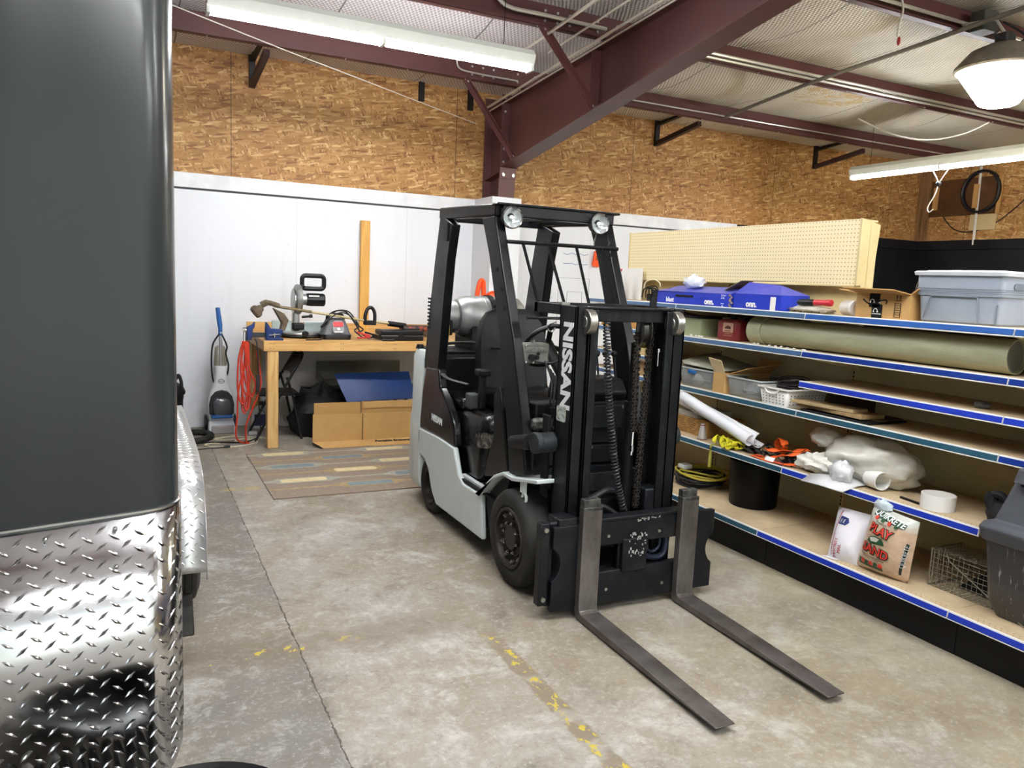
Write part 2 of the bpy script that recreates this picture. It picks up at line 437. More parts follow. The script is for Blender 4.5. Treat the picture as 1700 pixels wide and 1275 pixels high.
for yv in PURLINS:
    o = cee(yv, roof_z(yv)-.205, -6.95, WALL_X-.02).build('purlin', M_RED, smooth=0)
    if yv not in pur_lab and yv < 2: pass
    struct(o, pur_lab.get(yv, 'dark red steel roof purlin above and behind the viewer'), 'roof beam'); o['group'] = 'roof purlins'
    if yv > 4:
        b = MB()
        for xv in [k*.61-1.2 for k in range(20)]: b.cyl((xv, yv-.045, roof_z(yv)-.213), (xv, yv-.045, roof_z(yv)-.2), .008, 6)
        for dx in (-.62, -.5, -.38, -.1, .1, .38, .5):
            for dz in (-.06, -.14): b.cyl((3.78+dx, yv-.012, roof_z(yv)+dz), (3.78+dx, yv-.001, roof_z(yv)+dz), .011, 8)
        b.build('bolt_row', M_BOLT, o)
# column and tapered rafter
RX = 3.8
def taper_i(m, prof_web, x, hw, tf):
    pass
colm = thing('steel_column', 'dark red steel column against the wall, carrying the sloping rafter', 'column', (RX, 8.2, 0)); colm['kind'] = 'structure'
m = MB(); m.box((RX-.1, 8.44, 0), (RX+.1, 8.452, 3.72)); m.build('outer_flange', M_RED, colm)
m = MB(); m.prism([(8.445, 0), (8.445, 3.7), (8.0, 3.66), (8.0, 2.86), (8.12, 0)], 'x', RX-.004, RX+.004); m.build('web', M_RED, colm, smooth=0)
m = MB(); m.bar((RX, 8.12, 0), (RX, 8.0, 2.93), .2, .012, (0, 1, 0)); m.build('inner_flange', M_RED, colm)
m = MB(); m.bar((RX, 8.44, 2.8), (RX, 8.0, 2.86), .18, .01, (0, 0, 1)); m.build('stiffener', M_RED, colm)
raft = thing('steel_rafter', 'deep tapered dark red steel rafter rising from the wall column over the forklift', 'roof beam', (RX, 8, 2.9)); raft['kind'] = 'structure'
y0, y1 = 7.985, -3.4
def rb(y): return 2.905+(7.985-y)*.152 if y > 1.2 else 2.905+(7.985-1.2)*.152
def rtp(y): return 3.72+(7.985-y)*.07-.13 if y < 7.9 else 3.6
m = MB(); m.prism([(y0, rb(y0)), (y0, 3.6), (y1, rtp(y1)), (y1, rb(y1)), (1.2, rb(1.2))], 'x', RX-.004, RX+.004); m.build('web', M_RED, raft, smooth=0)
m = MB(); m.bar((RX, y0+.02, rb(y0)), (RX, 1.2, rb(1.2)), .2, .014); m.bar((RX, 1.2, rb(1.2)), (RX, y1, rb(y1)), .2, .014); m.build('bottom_flange', M_RED, raft)
m = MB(); m.bar((RX, y0+.3, 3.575), (RX, y1, rtp(y1)), .2, .012); m.build('top_flange', M_RED, raft)
m = MB(); m.box((RX-.1, 7.985, 2.78), (RX+.1, 8.003, 3.68)); m.build('splice_plate', M_RED, raft)
b = MB()
for zz in (2.83, 2.96, 3.1, 3.5, 3.64):
    for dx in (-.065, .065): b.cyl((RX+dx, 7.975, zz), (RX+dx, 7.986, zz), .014, 6)
for dx in (-.06, .06): b.cyl((RX+dx, 7.97, 2.82), (RX+dx, 7.99, 2.82), .018, 6)
b.build('splice_bolts', M_BOLT, raft)
for yy in (6.15,):
    m = MB(); m.box((RX-.1, yy-.004, rb(yy)), (RX-.004, yy+.004, rtp(yy))); m.box((RX+.004, yy-.004, rb(yy)), (RX+.1, yy+.004, rtp(yy))); m.build('web_stiffener', M_RED, raft)
# flange braces from purlin to rafter bottom flange
def angle_iron(p, q, w=.05, t=.005):
    p, q = V(p), V(q); d = (q-p).normalized(); u = V((0, -1, 0)) if abs(d.y) < .9 else V((1, 0, 0)); sd = d.cross(u).normalized(); u = sd.cross(d)
    m = MB()
    for a, b in ((sd, u), (u, sd)):
        o = b*(t/2); A = a*w
        m.hexa([p-o, p+A-o, q+A-o, q-o, p+o, p+A+o, q+A+o, q+o])
    return m
def brace(p, q, lab):
    o = angle_iron(p, q).build('flange_brace', M_RED, smooth=0); tag(o, lab, 'steel brace', 'flange braces on the rafter')
    b = MB(); d = (V(q)-V(p)).normalized()
    for e in (V(q)-d*.04, V(p)+d*.04):
        b = MB(); b.cyl(e+V((0, -.012, 0)), e+V((0, .004, 0)), .014, 8); b.build('bolt', M_BOLT, o)
brace((RX-.68, 6.0, roof_z(6.05)-.19), (RX-.03, 6.15, rb(6.15)+.03), 'slanted steel angle brace running to the middle of the rafter beside the strip light end')
brace((RX-.72, 7.55, roof_z(7.6)-.19), (RX-.03, 7.75, rb(7.75)+.03), 'slanted steel angle brace at the column head, nearest the wall')
brace((RX+.68, 6.0, roof_z(6.05)-.19), (RX+.03, 6.15, rb(6.15)+.03), 'slanted steel angle brace on the far side of the rafter')
# wall brackets between strand board and first purlin
M_BLKST = mat('black_steel', '#17130f', .5)
def bracket(xv, lab, zb=3.5, full=True):
    o = thing('wall_bracket', lab, 'steel bracket', (xv, 8.49, zb), 'dark brackets at the top of the strand board wall')
    m = MB(); m.box((xv-.03, 8.46, zb-.03), (xv+.03, 8.499, 3.8)); m.build('upright', M_BLKST, o)
    if full:
        m = MB(); m.bar((xv, 8.46, zb), (xv+.02, 7.66, roof_z(7.6)-.235), .055, .055); m.build('strut', M_REDD, o)
        m = MB(); m.bar((xv, 8.47, 3.74), (xv+.02, 7.7, roof_z(7.6)-.04), .05, .04); m.build('top_arm', M_BLKST, o)
bracket(1.13, 'dark steel wall bracket with strut, above the bench end beside the dark trailer')
bracket(6.15, 'dark steel wall bracket with strut, first one past the rafter over the pegboard')
bracket(8.99, 'dark steel wall bracket with strut, nearest the far corner of the room')
bracket(2.93, 'short dark upright bracket with no strut under the strip light end', 3.62, False)
bracket(3.52, 'short dark upright bracket beside the column head', 3.6, False)

# conduits along rafter
def pipe(name, pts, r, m, lab, cat, group=None, n=8, smoothn=0):
    mb = MB(); mb.tube(cr(pts, smoothn) if smoothn else pts, r, n)
    o = mb.build(name, m); return tag(o, lab, cat, group)
for i, (dx, r, dz, ya, yb, lab) in enumerate(((-.62, .014, -.02, 6.6, 1.2, 'galvanised conduit farthest from the rafter, crossing under the purlins'),
                                        (-.4, .009, -.02, 6.4, 1.2, 'thin galvanised conduit between two thicker ones beside the rafter'),
                                        (-.16, .014, -.01, 8.3, 1.2, 'thicker galvanised conduit running close along the rafter'),
                                        (-.11, .009, -.03, 8.3, 1.2, 'thin galvanised conduit tight beside the rafter top flange'))):
    pipe('conduit', [(RX+dx, ya, roof_z(ya)-.23+dz), (RX+dx, yb, roof_z(yb)-.23+dz)], r, M_CONDUIT, lab, 'conduit', 'conduits along the rafter')
# conduit pair in purlin 2 (bends up at the left), single in purlin 1
zz = roof_z(6.05)-.12
pipe('conduit', [(2.62, 5.98, roof_z(6.05)+.02), (2.66, 5.97, zz+.08), (2.78, 5.965, zz), (3.1, 5.965, zz-.005), (3.72, 5.965, zz-.01)], .017, M_CONDUIT, 'bent galvanised conduit on the second purlin left of the rafter', 'conduit', 'conduits on the purlins', smoothn=6)
pipe('conduit', [(3.9, 5.96, zz-.02), (WALL_X-.1, 5.96, zz-.02)], .017, M_CONDUIT, 'upper of the two conduits along the second purlin right of the rafter', 'conduit', 'conduits on the purlins')
pipe('conduit', [(3.9, 5.955, zz-.06), (WALL_X-.1, 5.955, zz-.06)], .013, M_CONDUIT, 'lower of the two conduits along the second purlin right of the rafter', 'conduit', 'conduits on the purlins')
pipe('conduit', [(3.9, 7.55, roof_z(7.6)-.13), (WALL_X-.1, 7.55, roof_z(7.6)-.13)], .009, M_CONDUIT, 'thin conduit along the first purlin above the pegboard', 'conduit', 'conduits on the purlins')
pipe('conduit', [(2.95, 7.5, roof_z(7.6)-.05), (3.0, 7.53, roof_z(7.6)-.12), (3.2, 7.55, roof_z(7.6)-.135), (3.66, 7.55, roof_z(7.6)-.14)], .009, M_CONDUIT, 'short bent conduit on the first purlin under the strip light', 'conduit', 'conduits on the purlins', smoothn=6)
pipe('conduit', [(4.2, 4.42, roof_z(4.5)-.15), (9, 4.42, roof_z(4.5)-.15)], .014, M_CONDUIT, 'conduit along the purlin beside the dome lamp', 'conduit', 'conduits on the purlins')
# ================================================================ forklift (forks towards the viewer)
M_BLK = mat('forklift_black_paint', '#0b0c0e', .3, var='#16181a', vs=3.5, lo=.45, hi=.75, spec=.22, rvar=.2)
M_BLKG = mat('glossy_black_hood', '#09090b', .16, var='#101113', vs=5, spec=.4, rvar=.15)
M_BLKM = mat('matt_black_steel', '#0b0b0c', .55, var='#161718', vs=6, spec=.18)
M_GREY = mat('pale_grey_paint', '#d3dad8', .33, var='#bcc6c4', vs=2.2, lo=.5, hi=.85)
M_RUB = mat('worn_rubber', '#232221', .75, var='#383634', vs=5, bump=.1, bs=25, spec=.2)
M_RUBS = mat('rubber_sidewall', '#141312', .6, var='#2b2927', vs=6, spec=.2)
M_RIM = mat('dark_rim', '#1f1b19', .5, .2, var='#4a3f38', vs=9, lo=.5, hi=.75)
M_FORK = mat('worn_fork_steel', '#6d6763', .42, .5, var='#443e3a', vs=6, lo=.4, hi=.7, aniso=(1, 1, .5))
M_MAST = mat('worn_mast_steel', '#101214', .38, .15, var='#303336', vs=9, aniso=(3, 3, .6), lo=.52, hi=.85, spec=.25)
M_STEEL = mat('bright_steel', '#a7a59d', .3, .9)
M_CARR = mat('worn_carriage', '#121418', .42, .15, var='#2c2c29', vs=7, lo=.48, hi=.78, spec=.25)
M_SEAT = mat('black_vinyl', '#0e0f12', .45, bump=.08, bs=120, spec=.25)
M_LETW = mat('white_letters', '#eef0f0', .5)
M_PLAS = mat('black_plastic', '#111113', .45, spec=.25)
M_GLASSL = mat('lamp_lens', '#c4caca', .07, .55, spec=.8)
M_CHROME = mat('chrome', '#d8d8d6', .12, 1.)
M_TANK = mat('dull_aluminium_tank', '#a5a6a4', .42, .75, var='#6e6f6e', vs=5, lo=.45, hi=.75)
M_GRYPL = mat('grey_console_plastic', '#5c5d5a', .5, var='#77786f', vs=12)

CX = 2.25
FK = thing('forklift', 'black and pale grey forklift with lowered forks pointing at the viewer', 'forklift', (CX, 4.2, 0))
# ---- wheels
def wheel(xo, y, r, w, side, front):
    """xo: outer face x, side -1 = left"""
    a = V((1, 0, 0))*(-side)
    nm = 'front_wheel' if front else 'rear_wheel'
    t = MB(); q = r*.63
    t.lathe([(q, .012), (q+.012, 0), (r-.045, -.004), (r-.02, .006), (r-.004, .03), (r, .055), (r, w-.05), (r-.01, w-.015), (r-.05, w), (q, w)], (xo, y, r), a, 48, caps=False)
    t.mi = 1; t.lathe([(q, w-.01), (.02, w-.02)], (xo, y, r), a, 40)
    o = t.build(nm, [M_RUB, M_RUBS], FK)
    m = MB()
    m.lathe([(q+.004, .01), (q-.004, -.002), (q-.018, .0), (q-.024, .03), (q-.05, .045), (.105, .05), (.1, .035), (.07, .03), (.065, .012), (.001, .01)] if front else
            [(q+.004, .01), (q-.006, -.002), (q-.02, .01), (q-.03, .085), (.07, .09), (.055, .05), (.03, .045), (.001, .045)], (xo, y, r), a, 40, caps=False)
    m.build('rim', M_RIM, o)
    n = 10 if front else 6
    for ring, rr, dp in (((q-.042, .013, .045), (.085, .0085, .033)) if front else ((.045, .008, .05),)) and (((q-.035, .013, .044), (.083, .0085, .032)) if front else ((.045, .008, .05),)):
        for k in range(n if ring > .09 or not front else 8):
            an = 2*pi*k/(n if ring > .09 or not front else 8)+.2
            b = MB(); c = V((xo, y+ring*cos(an), r+ring*sin(an)))+a*dp
            b.cyl(c, c-a*.022, rr, 6); b.cyl(c-a*.02, c-a*.03, rr*.55, 6)
            b.build('wheel_nut', M_CHROME if ring < .09 else M_STEEL, o)
    return o
wheel(1.805, 3.6, .268, .2, -1, True); wheel(2.7, 3.6, .268, .2, 1, True)
wheel(1.85, 4.96, .208, .15, -1, False); wheel(2.65, 4.96, .208, .15, 1, False)
# ---- body
XL, XR = 1.832, 2.668
def body_profile():
    pts = [(694, 709), (728, 726), (753, 743), (760, 787), (768, 803), (798, 822)]
    top = [AX(px, py, XL) for px, py in pts]
    return [(p.y, p.z) for p in top]
pr = body_profile()
arch = [AX(px, py, XL) for px, py in ((799.6, 897), (723, 838), (716, 816), (710, 778), (704, 762), (694, 750))]
prof = pr+[(p.y, p.z) for p in arch]
for sx, x0, x1 in ((-1, XL, XL+.035), (1, XR-.035, XR)):
    m = MB(); m.prism(prof, 'x', x0, x1); m.build('side_panel', M_GREY, FK, bevel=.012, seg=3)
# counterweight with curved tail
cw = MB()
yc0 = AX(700, 600, XL).y
zt = 1.135
def cw_ring(z, inset=0.):
    pts = []
    yb = 5.62
    for x, y in ((XL+inset, yc0), (XL+inset, 5.33), (XL+.03+inset, 5.44), (XL+.12+inset, 5.56), (CX-.15, yb), (CX+.15, yb), (XR-.12-inset, 5.56), (XR-.03-inset, 5.44), (XR-inset, 5.33), (XR-inset, yc0)):
        pts.append((x, y-inset, z))
    return pts
cw.loft([cw_ring(.14, .02), cw_ring(.2), cw_ring(.62), cw_ring(.66, .008), cw_ring(1.08, .012), cw_ring(zt, .035)])
cwo = cw.build('counterweight', M_GREY, FK, bevel=.01, seg=2)
m = MB(); m.box((XL+.05, 4.7, .16), (XR-.05, 5.05, .4)); m.build('rear_axle', M_BLKM, FK)
m = MB(); m.cyl((1.9, 3.6, .268), (2.6, 3.6, .268), .07, 16); m.build('front_axle', M_BLKM, FK)
# rear wheel arch liner (dark)
m = MB(); m.prism([(4.67, .2), (5.23, .2), (5.2, .42), (5.06, .5), (4.84, .48), (4.7, .38)], 'x', XL+.12, XL+.16); m.build('wheel_arch_liner', M_BLKM, FK)
# inner chassis
m = MB(); m.box((XL+.08, 3.72, .16), (XR-.08, 5.2, .4)); m.build('chassis', M_BLKM, FK)
# step and floor plate
m = MB(); m.box((XL+.01, 3.82, .39), (XR-.01, 4.36, .405))
st = m.build('floor_plate', M_BLKM, FK)
m = MB()
for i in range(5):
    for j in range(7):
        c = V((XL+.045+j*.032, 3.9+i*.075, .407)); m.cyl(c, c+V((0, 0, .004)), .011, 8)
m.build('tread_studs', M_STEEL, st)
# sill under the hood
m = MB(); m.box((XL+.03, 4.0, .4), (XL+.06, 4.42, .42)); m.build('step_edge', M_GREY, FK)
# front fender with its flat top
fa = [AX(px, py, XL) for px, py in ((798, 822), (803, 812), (812, 799), (823, 788), (838, 783), (853, 792), (895, 797))]
for sx, xa, xb in ((-1, XL-.012, XL+.2), (1, XR-.2, XR+.012)):
    top = [(p.y, p.z) for p in fa]; low = [(y, z-.022) for y, z in top][::-1]
    low[-1] = (top[0][0]+.03, top[0][1]-.0)
    m = MB(); m.prism(top+low, 'x', xa, xb); m.build('front_fender', M_GREY, FK, bevel=.005)
    # liner
    lin_ = [(p.y-.02, p.z-.03) for p in fa[:5]]
    m = MB(); m.prism([(3.96, .2)]+lin_+[(3.88, .2)], 'x', xa+.04, xb-.04); m.build('fender_liner', M_BLKM, FK)
# black rear quarter panel carrying the name
q = [AX(px, py, XL) for px, py in ((706, 609), (727, 613), (729, 643), (738, 662), (746, 684), (752, 705), (754, 742), (728, 726), (695, 709), (700, 650))]
for xa, xb in ((XL+.004, XL+.06), (XR-.06, XR-.004)):
    m = MB(); m.prism([(p.y, p.z) for p in q], 'x', xa, xb); qp = m.build('quarter_panel', M_BLKG, FK, bevel=.012, seg=3)
    if xa < CX:
        qpl = qp
c = AX(725, 697, XL+.002)
text('NISSAN', c, AX(736, 704, XL)-AX(714, 691, XL), (0, 0, 1), .062, M_LETW, qpl, shear=.0, offset=.003, sx=1.0, space=.95)
# engine hood: rounded block under the seat
hy0, hy1 = 3.96, 4.98
hd = MB()
def hring(z, ins, yf, r):
    return [(x, y, z) for x, y in rrect(XL+.07+ins, yf, XR-.07-ins, hy1, r, 5)]
hd.loft([hring(.42, .0, 4.22, .05), hring(.55, .0, 4.2, .06), hring(.72, .0, 4.16, .08), hring(.79, .012, 4.16, .09), hring(.825, .04, 4.19, .09), hring(.838, .09, 4.24, .08)])
hood = hd.build('engine_hood', M_BLKG, FK, smooth=50)
m = MB(); m.box((XL+.07, 4.55, .8), (XR-.07, 5.0, .88)); m.build('hood_rear', M_BLKG, FK, bevel=.03, seg=3)
m = MB(); m.box((XL+.05, 4.98, .85), (XR-.05, 5.04, 1.1)); m.build('rear_bulkhead', M_BLKM, FK, bevel=.01)
cc = AX(807, 669, XL+.2)
text('PROPANE', AZ(803, 669, .842), (1, .0, 0), (0, 1, 0), .03, mat('grey_letters', '#a9aaa8', .5), hood)
# clear bag / document pouch on the hood side
m = MB(); 
for k in range(1):
    pts = [AX(px, py, XL+.065) for px, py in ((793, 720), (808, 719), (824, 721), (825, 742), (812, 746), (795, 742))]
    m.loft([[p for p in pts], [p+V((-.012, 0, .004*math.sin(i*2.)))for i, p in enumerate(pts)]])
m.build('document_pouch', mat('crinkled_clear_plastic', '#77786f', .15, var='#1c1c1b', vs=28, lo=.35, hi=.55, bump=.6, bs=40), FK)
# ---- seat
sb = MB()
def sring(y, z, w, h):
    pass
def back_ring(t):
    return 0
# cushion
cu = MB()
for_ring = []
for y, zt_, w in ((4.06, .9, .40), (4.09, .965, .44), (4.2, .985, .47), (4.4, .965, .47), (4.55, .97, .45), (4.58, .93, .42)):
    for_ring.append([(CX-w/2+dx, y, z) for dx, z in ((0, .86), (0, zt_-.02), (.04, zt_), (w*.25, zt_-.012), (w*.5, zt_-.02), (w*.75, zt_-.012), (w-.04, zt_), (w, zt_-.02), (w, .86))])
cu.loft(for_ring); cu.build('seat_cushion', M_SEAT, FK, smooth=60, bevel=.01)
bk = MB(); rings = []
for s, z, w, yo, th in ((0, .93, .42, 4.5, .1), (1, 1.0, .47, 4.515, .12), (2, 1.15, .485, 4.535, .12), (3, 1.28, .47, 4.555, .11), (4, 1.38, .42, 4.575, .1), (5, 1.44, .34, 4.59, .085), (6, 1.468, .22, 4.6, .06)):
    prf = []
    for k in range(9):
        u = k/8; x = CX-w/2+w*u; bow = (2*u-1)**2
        prf.append((x, yo-.025*bow*(1 if s < 5 else 0), z))
    for k in range(8, -1, -1):
        u = k/8; x = CX-w/2+w*u; prf.append((x, yo+th-.05*(2*u-1)**4, z))
    rings.append(prf)
bk.loft(rings); sback = bk.build('seat_back', M_SEAT, FK, smooth=60)
m = MB(); m.tube(cr([(CX-.17, 4.508, 1.22), (CX-.05, 4.535, 1.215), (CX+.05, 4.535, 1.24), (CX+.17, 4.512, 1.3)], 6), .004, 6); m.build('seam_piping', M_PLAS, sback)
# seat-belt buckle and left lever post
m = MB(); m.box((CX-.29, 4.38, .84), (CX-.25, 4.43, 1.06)); m.box((CX-.31, 4.36, 1.05), (CX-.23, 4.45, 1.09)); m.build('belt_retractor_post', M_PLAS, FK, bevel=.008)
m = MB(); m.box((CX-.34, 4.43, .83), (CX-.27, 4.52, .93)); m.build('belt_reel', mat('grey_plastic', '#3d3e40', .5), FK, bevel=.012)
m = MB(); m.tube(cr([(CX-.32, 4.52, .98), (CX-.4, 4.68, 1.0), (CX-.36, 4.9, 1.02)], 6), .018, 6, flat=.3); m.build('hip_guard', mat('grey_plastic', '#3d3e40', .5), FK)
m = MB(); m.tube(cr([(CX-.4, 5.04, 1.14), (CX-.25, 5.02, 1.2), (CX-.05, 4.9, 1.2), (CX+.0, 4.8, 1.1)], 8), .011, 8); m.build('fuel_hose', M_RUBS, FK)
# ---- propane tank on the counterweight, strap and cradle
tc = AY(740, 524, 5.25); 
ty, tz, tr = 5.27, 1.375, .155
tk = MB(); tx0, tx1 = 2.12, 2.7
tk.lathe([(.09, -.0), (.125, .012), (.148, .05), (tr, .1), (tr, .2), (tr+.003, .203), (tr+.003, .215), (tr, .218), (tr, .45), (.148, .5), (.12, .53), (.07, .545), (.001, .55)], (tx0, ty, tz), (1, 0, 0), 36, caps=False)
tank = tk.build('propane_tank', M_TANK, FK)
m = MB(); m.lathe([(.088, .02), (.118, -.012), (.118, -.11), (.11, -.11), (.11, -.0)], (tx0, ty, tz), (1, 0, 0), 30, caps=False)
col_ = m.build('valve_collar', M_TANK, tank)
m = MB(); m.cyl((tx0, ty, tz), (tx0-.05, ty, tz), .022, 12); m.cyl((tx0-.05, ty, tz-.01), (tx0-.09, ty-.03, tz-.03), .018, 10); m.build('valve', mat('brass', '#a8854a', .35, .9), tank)
m = MB(); m.rbox((tx0-.1, ty-.125, tz-.13), (tx0-.06, ty-.115, tz-.02), .01, 'y'); m.build('hand_grip_opening', M_BLKM, col_)
m = MB(); m.rbox((tx0-.098, ty-.128, tz-.13), (tx0-.083, ty-.124, tz-.05), .004, 'y'); m.build('yellow_label', mat('yellow_sticker', '#d9b13a', .5), tank)
m = MB(); m.lathe([(tr+.004, .24), (tr+.009, .242), (tr+.009, .28), (tr+.004, .282)], (tx0, ty, tz), (1, 0, 0), 36, caps=False); m.build('tank_strap', M_BLKM, FK)
m = MB(); m.rbox((tx0+.235, ty-.18, tz+.02), (tx0+.29, ty-.15, tz+.1), .008, 'y'); m.build('strap_buckle', M_BLKM, FK)
m = MB()
for xx in (tx0+.08, tx0+.42): m = MB(); m.prism([(ty-.17, zt), (ty-.16, tz-.06), (ty-.13, tz-.085), (ty, tz-tr), (ty+.13, tz-.085), (ty+.16, tz-.06), (ty+.17, zt)], 'x', xx, xx+.04); m.build('tank_cradle', M_BLKM, FK)
m = MB(); m.box((XL+.06, 5.03, 1.12), (XR-.06, 5.45, 1.142)); m.build('counterweight_lid', M_BLKM, FK, bevel=.006)
m = MB(); m.cyl((XL+.05, 5.32, 1.135), (XL+.05, 5.32, 1.165), .03, 14, .024); m.build('rubber_stop', M_PLAS, FK)
# ---- overhead guard
GX0, GX1 = 1.85, 2.65
def leg(x, pts, w, d, name, m_=M_BLK, n=None):
    mb = MB()
    for (a, b) in zip(pts, pts[1:]): mb.bar((x, a[0], a[1]), (x, b[0], b[1]), w, d, (0, 1, 0))
    return mb.build(name, m_, FK, bevel=.008)
def sweep(x0, x1, pl, pr_, name):
    """flat-sided leg from two outlines of (y,z)"""
    mb = MB(); mb.prism(pl+pr_[::-1], 'x', x0, x1); return mb.build(name, M_BLK, FK, bevel=.008, seg=3)
fl_out = [AX(px, py, GX0) for px, py in ((872, 790), (866, 700), (851, 560), (830, 420), (821, 358))]
fl_in = [AX(px, py, GX0) for px, py in ((845, 790), (840, 700), (829, 560), (811, 420), (800, 362))]
FO = [(p.y, p.z) for p in fl_out]; FI = [(p.y, p.z) for p in fl_in]
for xa, xb in ((GX0, GX0+.06), (GX1-.06, GX1)):
    g = sweep(xa, xb, FO, FI, 'front_post')
    if xa > CX: rpost = g
# slot holes in the front post
m = MB()
for px, py in ((826, 447), (833, 480), (838, 512)):
    c = AX(px, py, GX0); m.cyl(c+V((-.002, 0, 0)), c+V((.004, 0, 0)), .014, 10)
m.build('post_hole', M_BLKM, FK)
ro = [AX(px, py, GX0) for px, py in ((703, 612), (712, 520), (722, 430), (731, 356))]
ri = [AX(px, py, GX0) for px, py in ((727, 614), (735, 520), (743, 430), (751, 372))]
RO = [(p.y, p.z) for p in ro]; RI = [(p.y, p.z) for p in ri]
for xa, xb in ((GX0, GX0+.06), (GX1-.06, GX1)):
    g = sweep(xa, xb, RO, RI, 'rear_post')
    m = MB()
    for k in range(9):
        z = 1.3+k*.025; m.box((xa-.006 if xa < CX else xb, RO[1][0]-.03, z), (xa+.002 if xa < CX else xb+.006, RO[1][0]+.012, z+.012))
    if xa < CX: m.build('post_vent', M_BLKM, g)
    else: m.bm.free()
# tail light on the rear post
c = AX(742, 385, GX0); m = MB(); m.rbox((GX0-.01, c.y-.03, c.z-.06), (GX0+.02, c.y+.03, c.z+.06), .01, 'x'); m.build('marker_lamp', M_PLAS, FK)
roof = MB()
zr = 2.06
roof = thing  # placeholder name not used further
del roof
ga, gb = 4.03, 4.93
za, zb = 2.045, 2.075
for xa in (GX0+.03, GX1-.03):
    m = MB(); m.bar((xa, ga, za), (xa, gb, zb), .06, .075); m.build('roof_side_rail', M_BLK, FK, bevel=.012, seg=3)
m = MB(); m.box((GX0+.03, ga-.035, za-.035), (GX1-.03, ga+.025, za+.038)); m.box((GX0-.01, ga-.05, za+.026), (GX1+.01, ga+.04, za+.04)); m.build('roof_front_header', M_BLK, FK, bevel=.008)
m = MB(); m.box((GX0+.05, gb-.05, zb-.05), (GX1-.05, gb, zb+.035)); m.build('roof_rear_header', M_BLK, FK, bevel=.008)
for k in range(5):
    x = GX0+.14+k*(GX1-GX0-.28)/4; m = MB(); m.bar((x, ga, za+.01), (x, gb-.02, zb+.01), .022, .05); m.build('roof_bar', M_BLK, FK, bevel=.004)
# work lamps
for px, py in ((851, 361), (996, 372)):
    c = AY(px, py, 3.97)
    m = MB(); m.lathe([(.02, .07), (.05, .055), (.062, .02), (.064, -.004), (.058, -.006)], c, (0, 1, 0), 28, caps=False); m.lathe([(.001, .07), (.02, .07)], c, (0, 1, 0), 28, caps=False)
    l = m.build('work_lamp', M_PLAS, FK)
    m = MB(); m.lathe([(.001, .03), (.02, .028), (.04, .016), (.057, -.002)], c, (0, 1, 0), 28, caps=False); m.build('reflector', M_GLASSL, l)
    m = MB(); m.sph(c+V((0, .012, 0)), (.014, .016, .014), 8); m.build('bulb', mat('lamp_bulb', '#f2f3f0', .2), l)
    m = MB(); m.lathe([(.056, -.006), (.06, -.009), (.064, -.004)], c, (0, 1, 0), 28, caps=False); m.build('lens_ring', M_CHROME, l)
    m = MB(); m.box((c.x-.055, c.y+.03, c.z-.012), (c.x+.075, c.y+.05, c.z+.05)); m.build('lamp_bracket', M_BLKM, l, bevel=.004)
m = MB(); c = AY(996, 372, 3.97)
m.tube(cr([c+V((-.02, 0, -.06)), c+V((-.045, -.02, -.12)), c+V((-.02, -.03, -.17)), c+V((.03, -.02, -.155)), c+V((.08, .0, -.1))], 8), .0035, 5); m.build('lamp_wire', M_WIREB, FK)
# front guard screen of thin bars between the posts
ua, ub = AX(828, 400, GX0+.05), None
yu, zu = 3.93, AY(930, 407, 3.93).z
yl, zl = 3.62, AY(900, 528, 3.62).z
m = MB(); m.tube([(GX0+.03, yu, zu), (GX1-.03, yu, zu)], .011, 8)
m.build('screen_rail', M_BLK, FK); m = MB(); m.tube([(GX0+.02, yl, zl), (GX1-.02, yl, zl)], .008, 8); m.build('screen_rail', M_BLK, FK)
for px1, px2 in ((868, 893), (910, 936), (957, 977), (999, 1023)):
    p = AY(px1, 403, yu); q_ = AY(px2, 500, yl+.08); d = (q_-p); t = (zl-zu)/d.z
    m = MB(); m.bar((p.x, yu, zu), p+d*t, .013, .011, (0, 1, 0)); m.build('screen_bar', M_BLK, FK)
# cowl plate at the foot of the left post
cw2 = [AX(px, py, GX0+.02) for px, py in ((822, 655), (832, 642), (838, 700), (846, 790), (806, 790), (812, 760), (822, 720))]
for xa in (GX0+.01, GX1-.05):
    m = MB(); m.prism([(p.y, p.z) for p in cw2], 'x', xa, xa+.035); m.build('cowl_plate', M_BLK, FK, bevel=.006)
# ---- dashboard / front bulkhead
db = MB(); db.box((GX0+.1, 3.62, .45), (GX1-.1, 3.72, 1.0)); db.build('bulkhead', M_BLKM, FK, bevel=.01)
for z0, z1, y in ((.86, .99, 3.56), (.77, .86, 3.59), (.66, .765, 3.58), (.53, .65, 3.57)):
    m = MB(); m.box((GX0+.16, y, z0), (GX1-.18, y+.03, z1-.006)); m.build('bulkhead_panel', mat('satin_black_panel', '#191b1e', .35, .1, var='#24272a', vs=3, spec=.3), FK, bevel=.004)
m = MB()
for px, py in ((980, 742), (1034, 675), (1043, 740), (973, 784)):
    c = AY(px, py, 3.57); m = MB(); m.cyl(c+V((0, .0, 0)), c+V((0, -.012, 0)), .011, 6); m.build('panel_bolt', M_STEEL, FK)
dsh = MB(); dsh.prism([(3.64, .98), (3.6, 1.05), (3.66, 1.12), (3.8, 1.13), (3.84, 1.0)], 'x', GX0+.28, GX1-.12); dsh.build('dashboard', M_PLAS, FK, bevel=.015, seg=3)
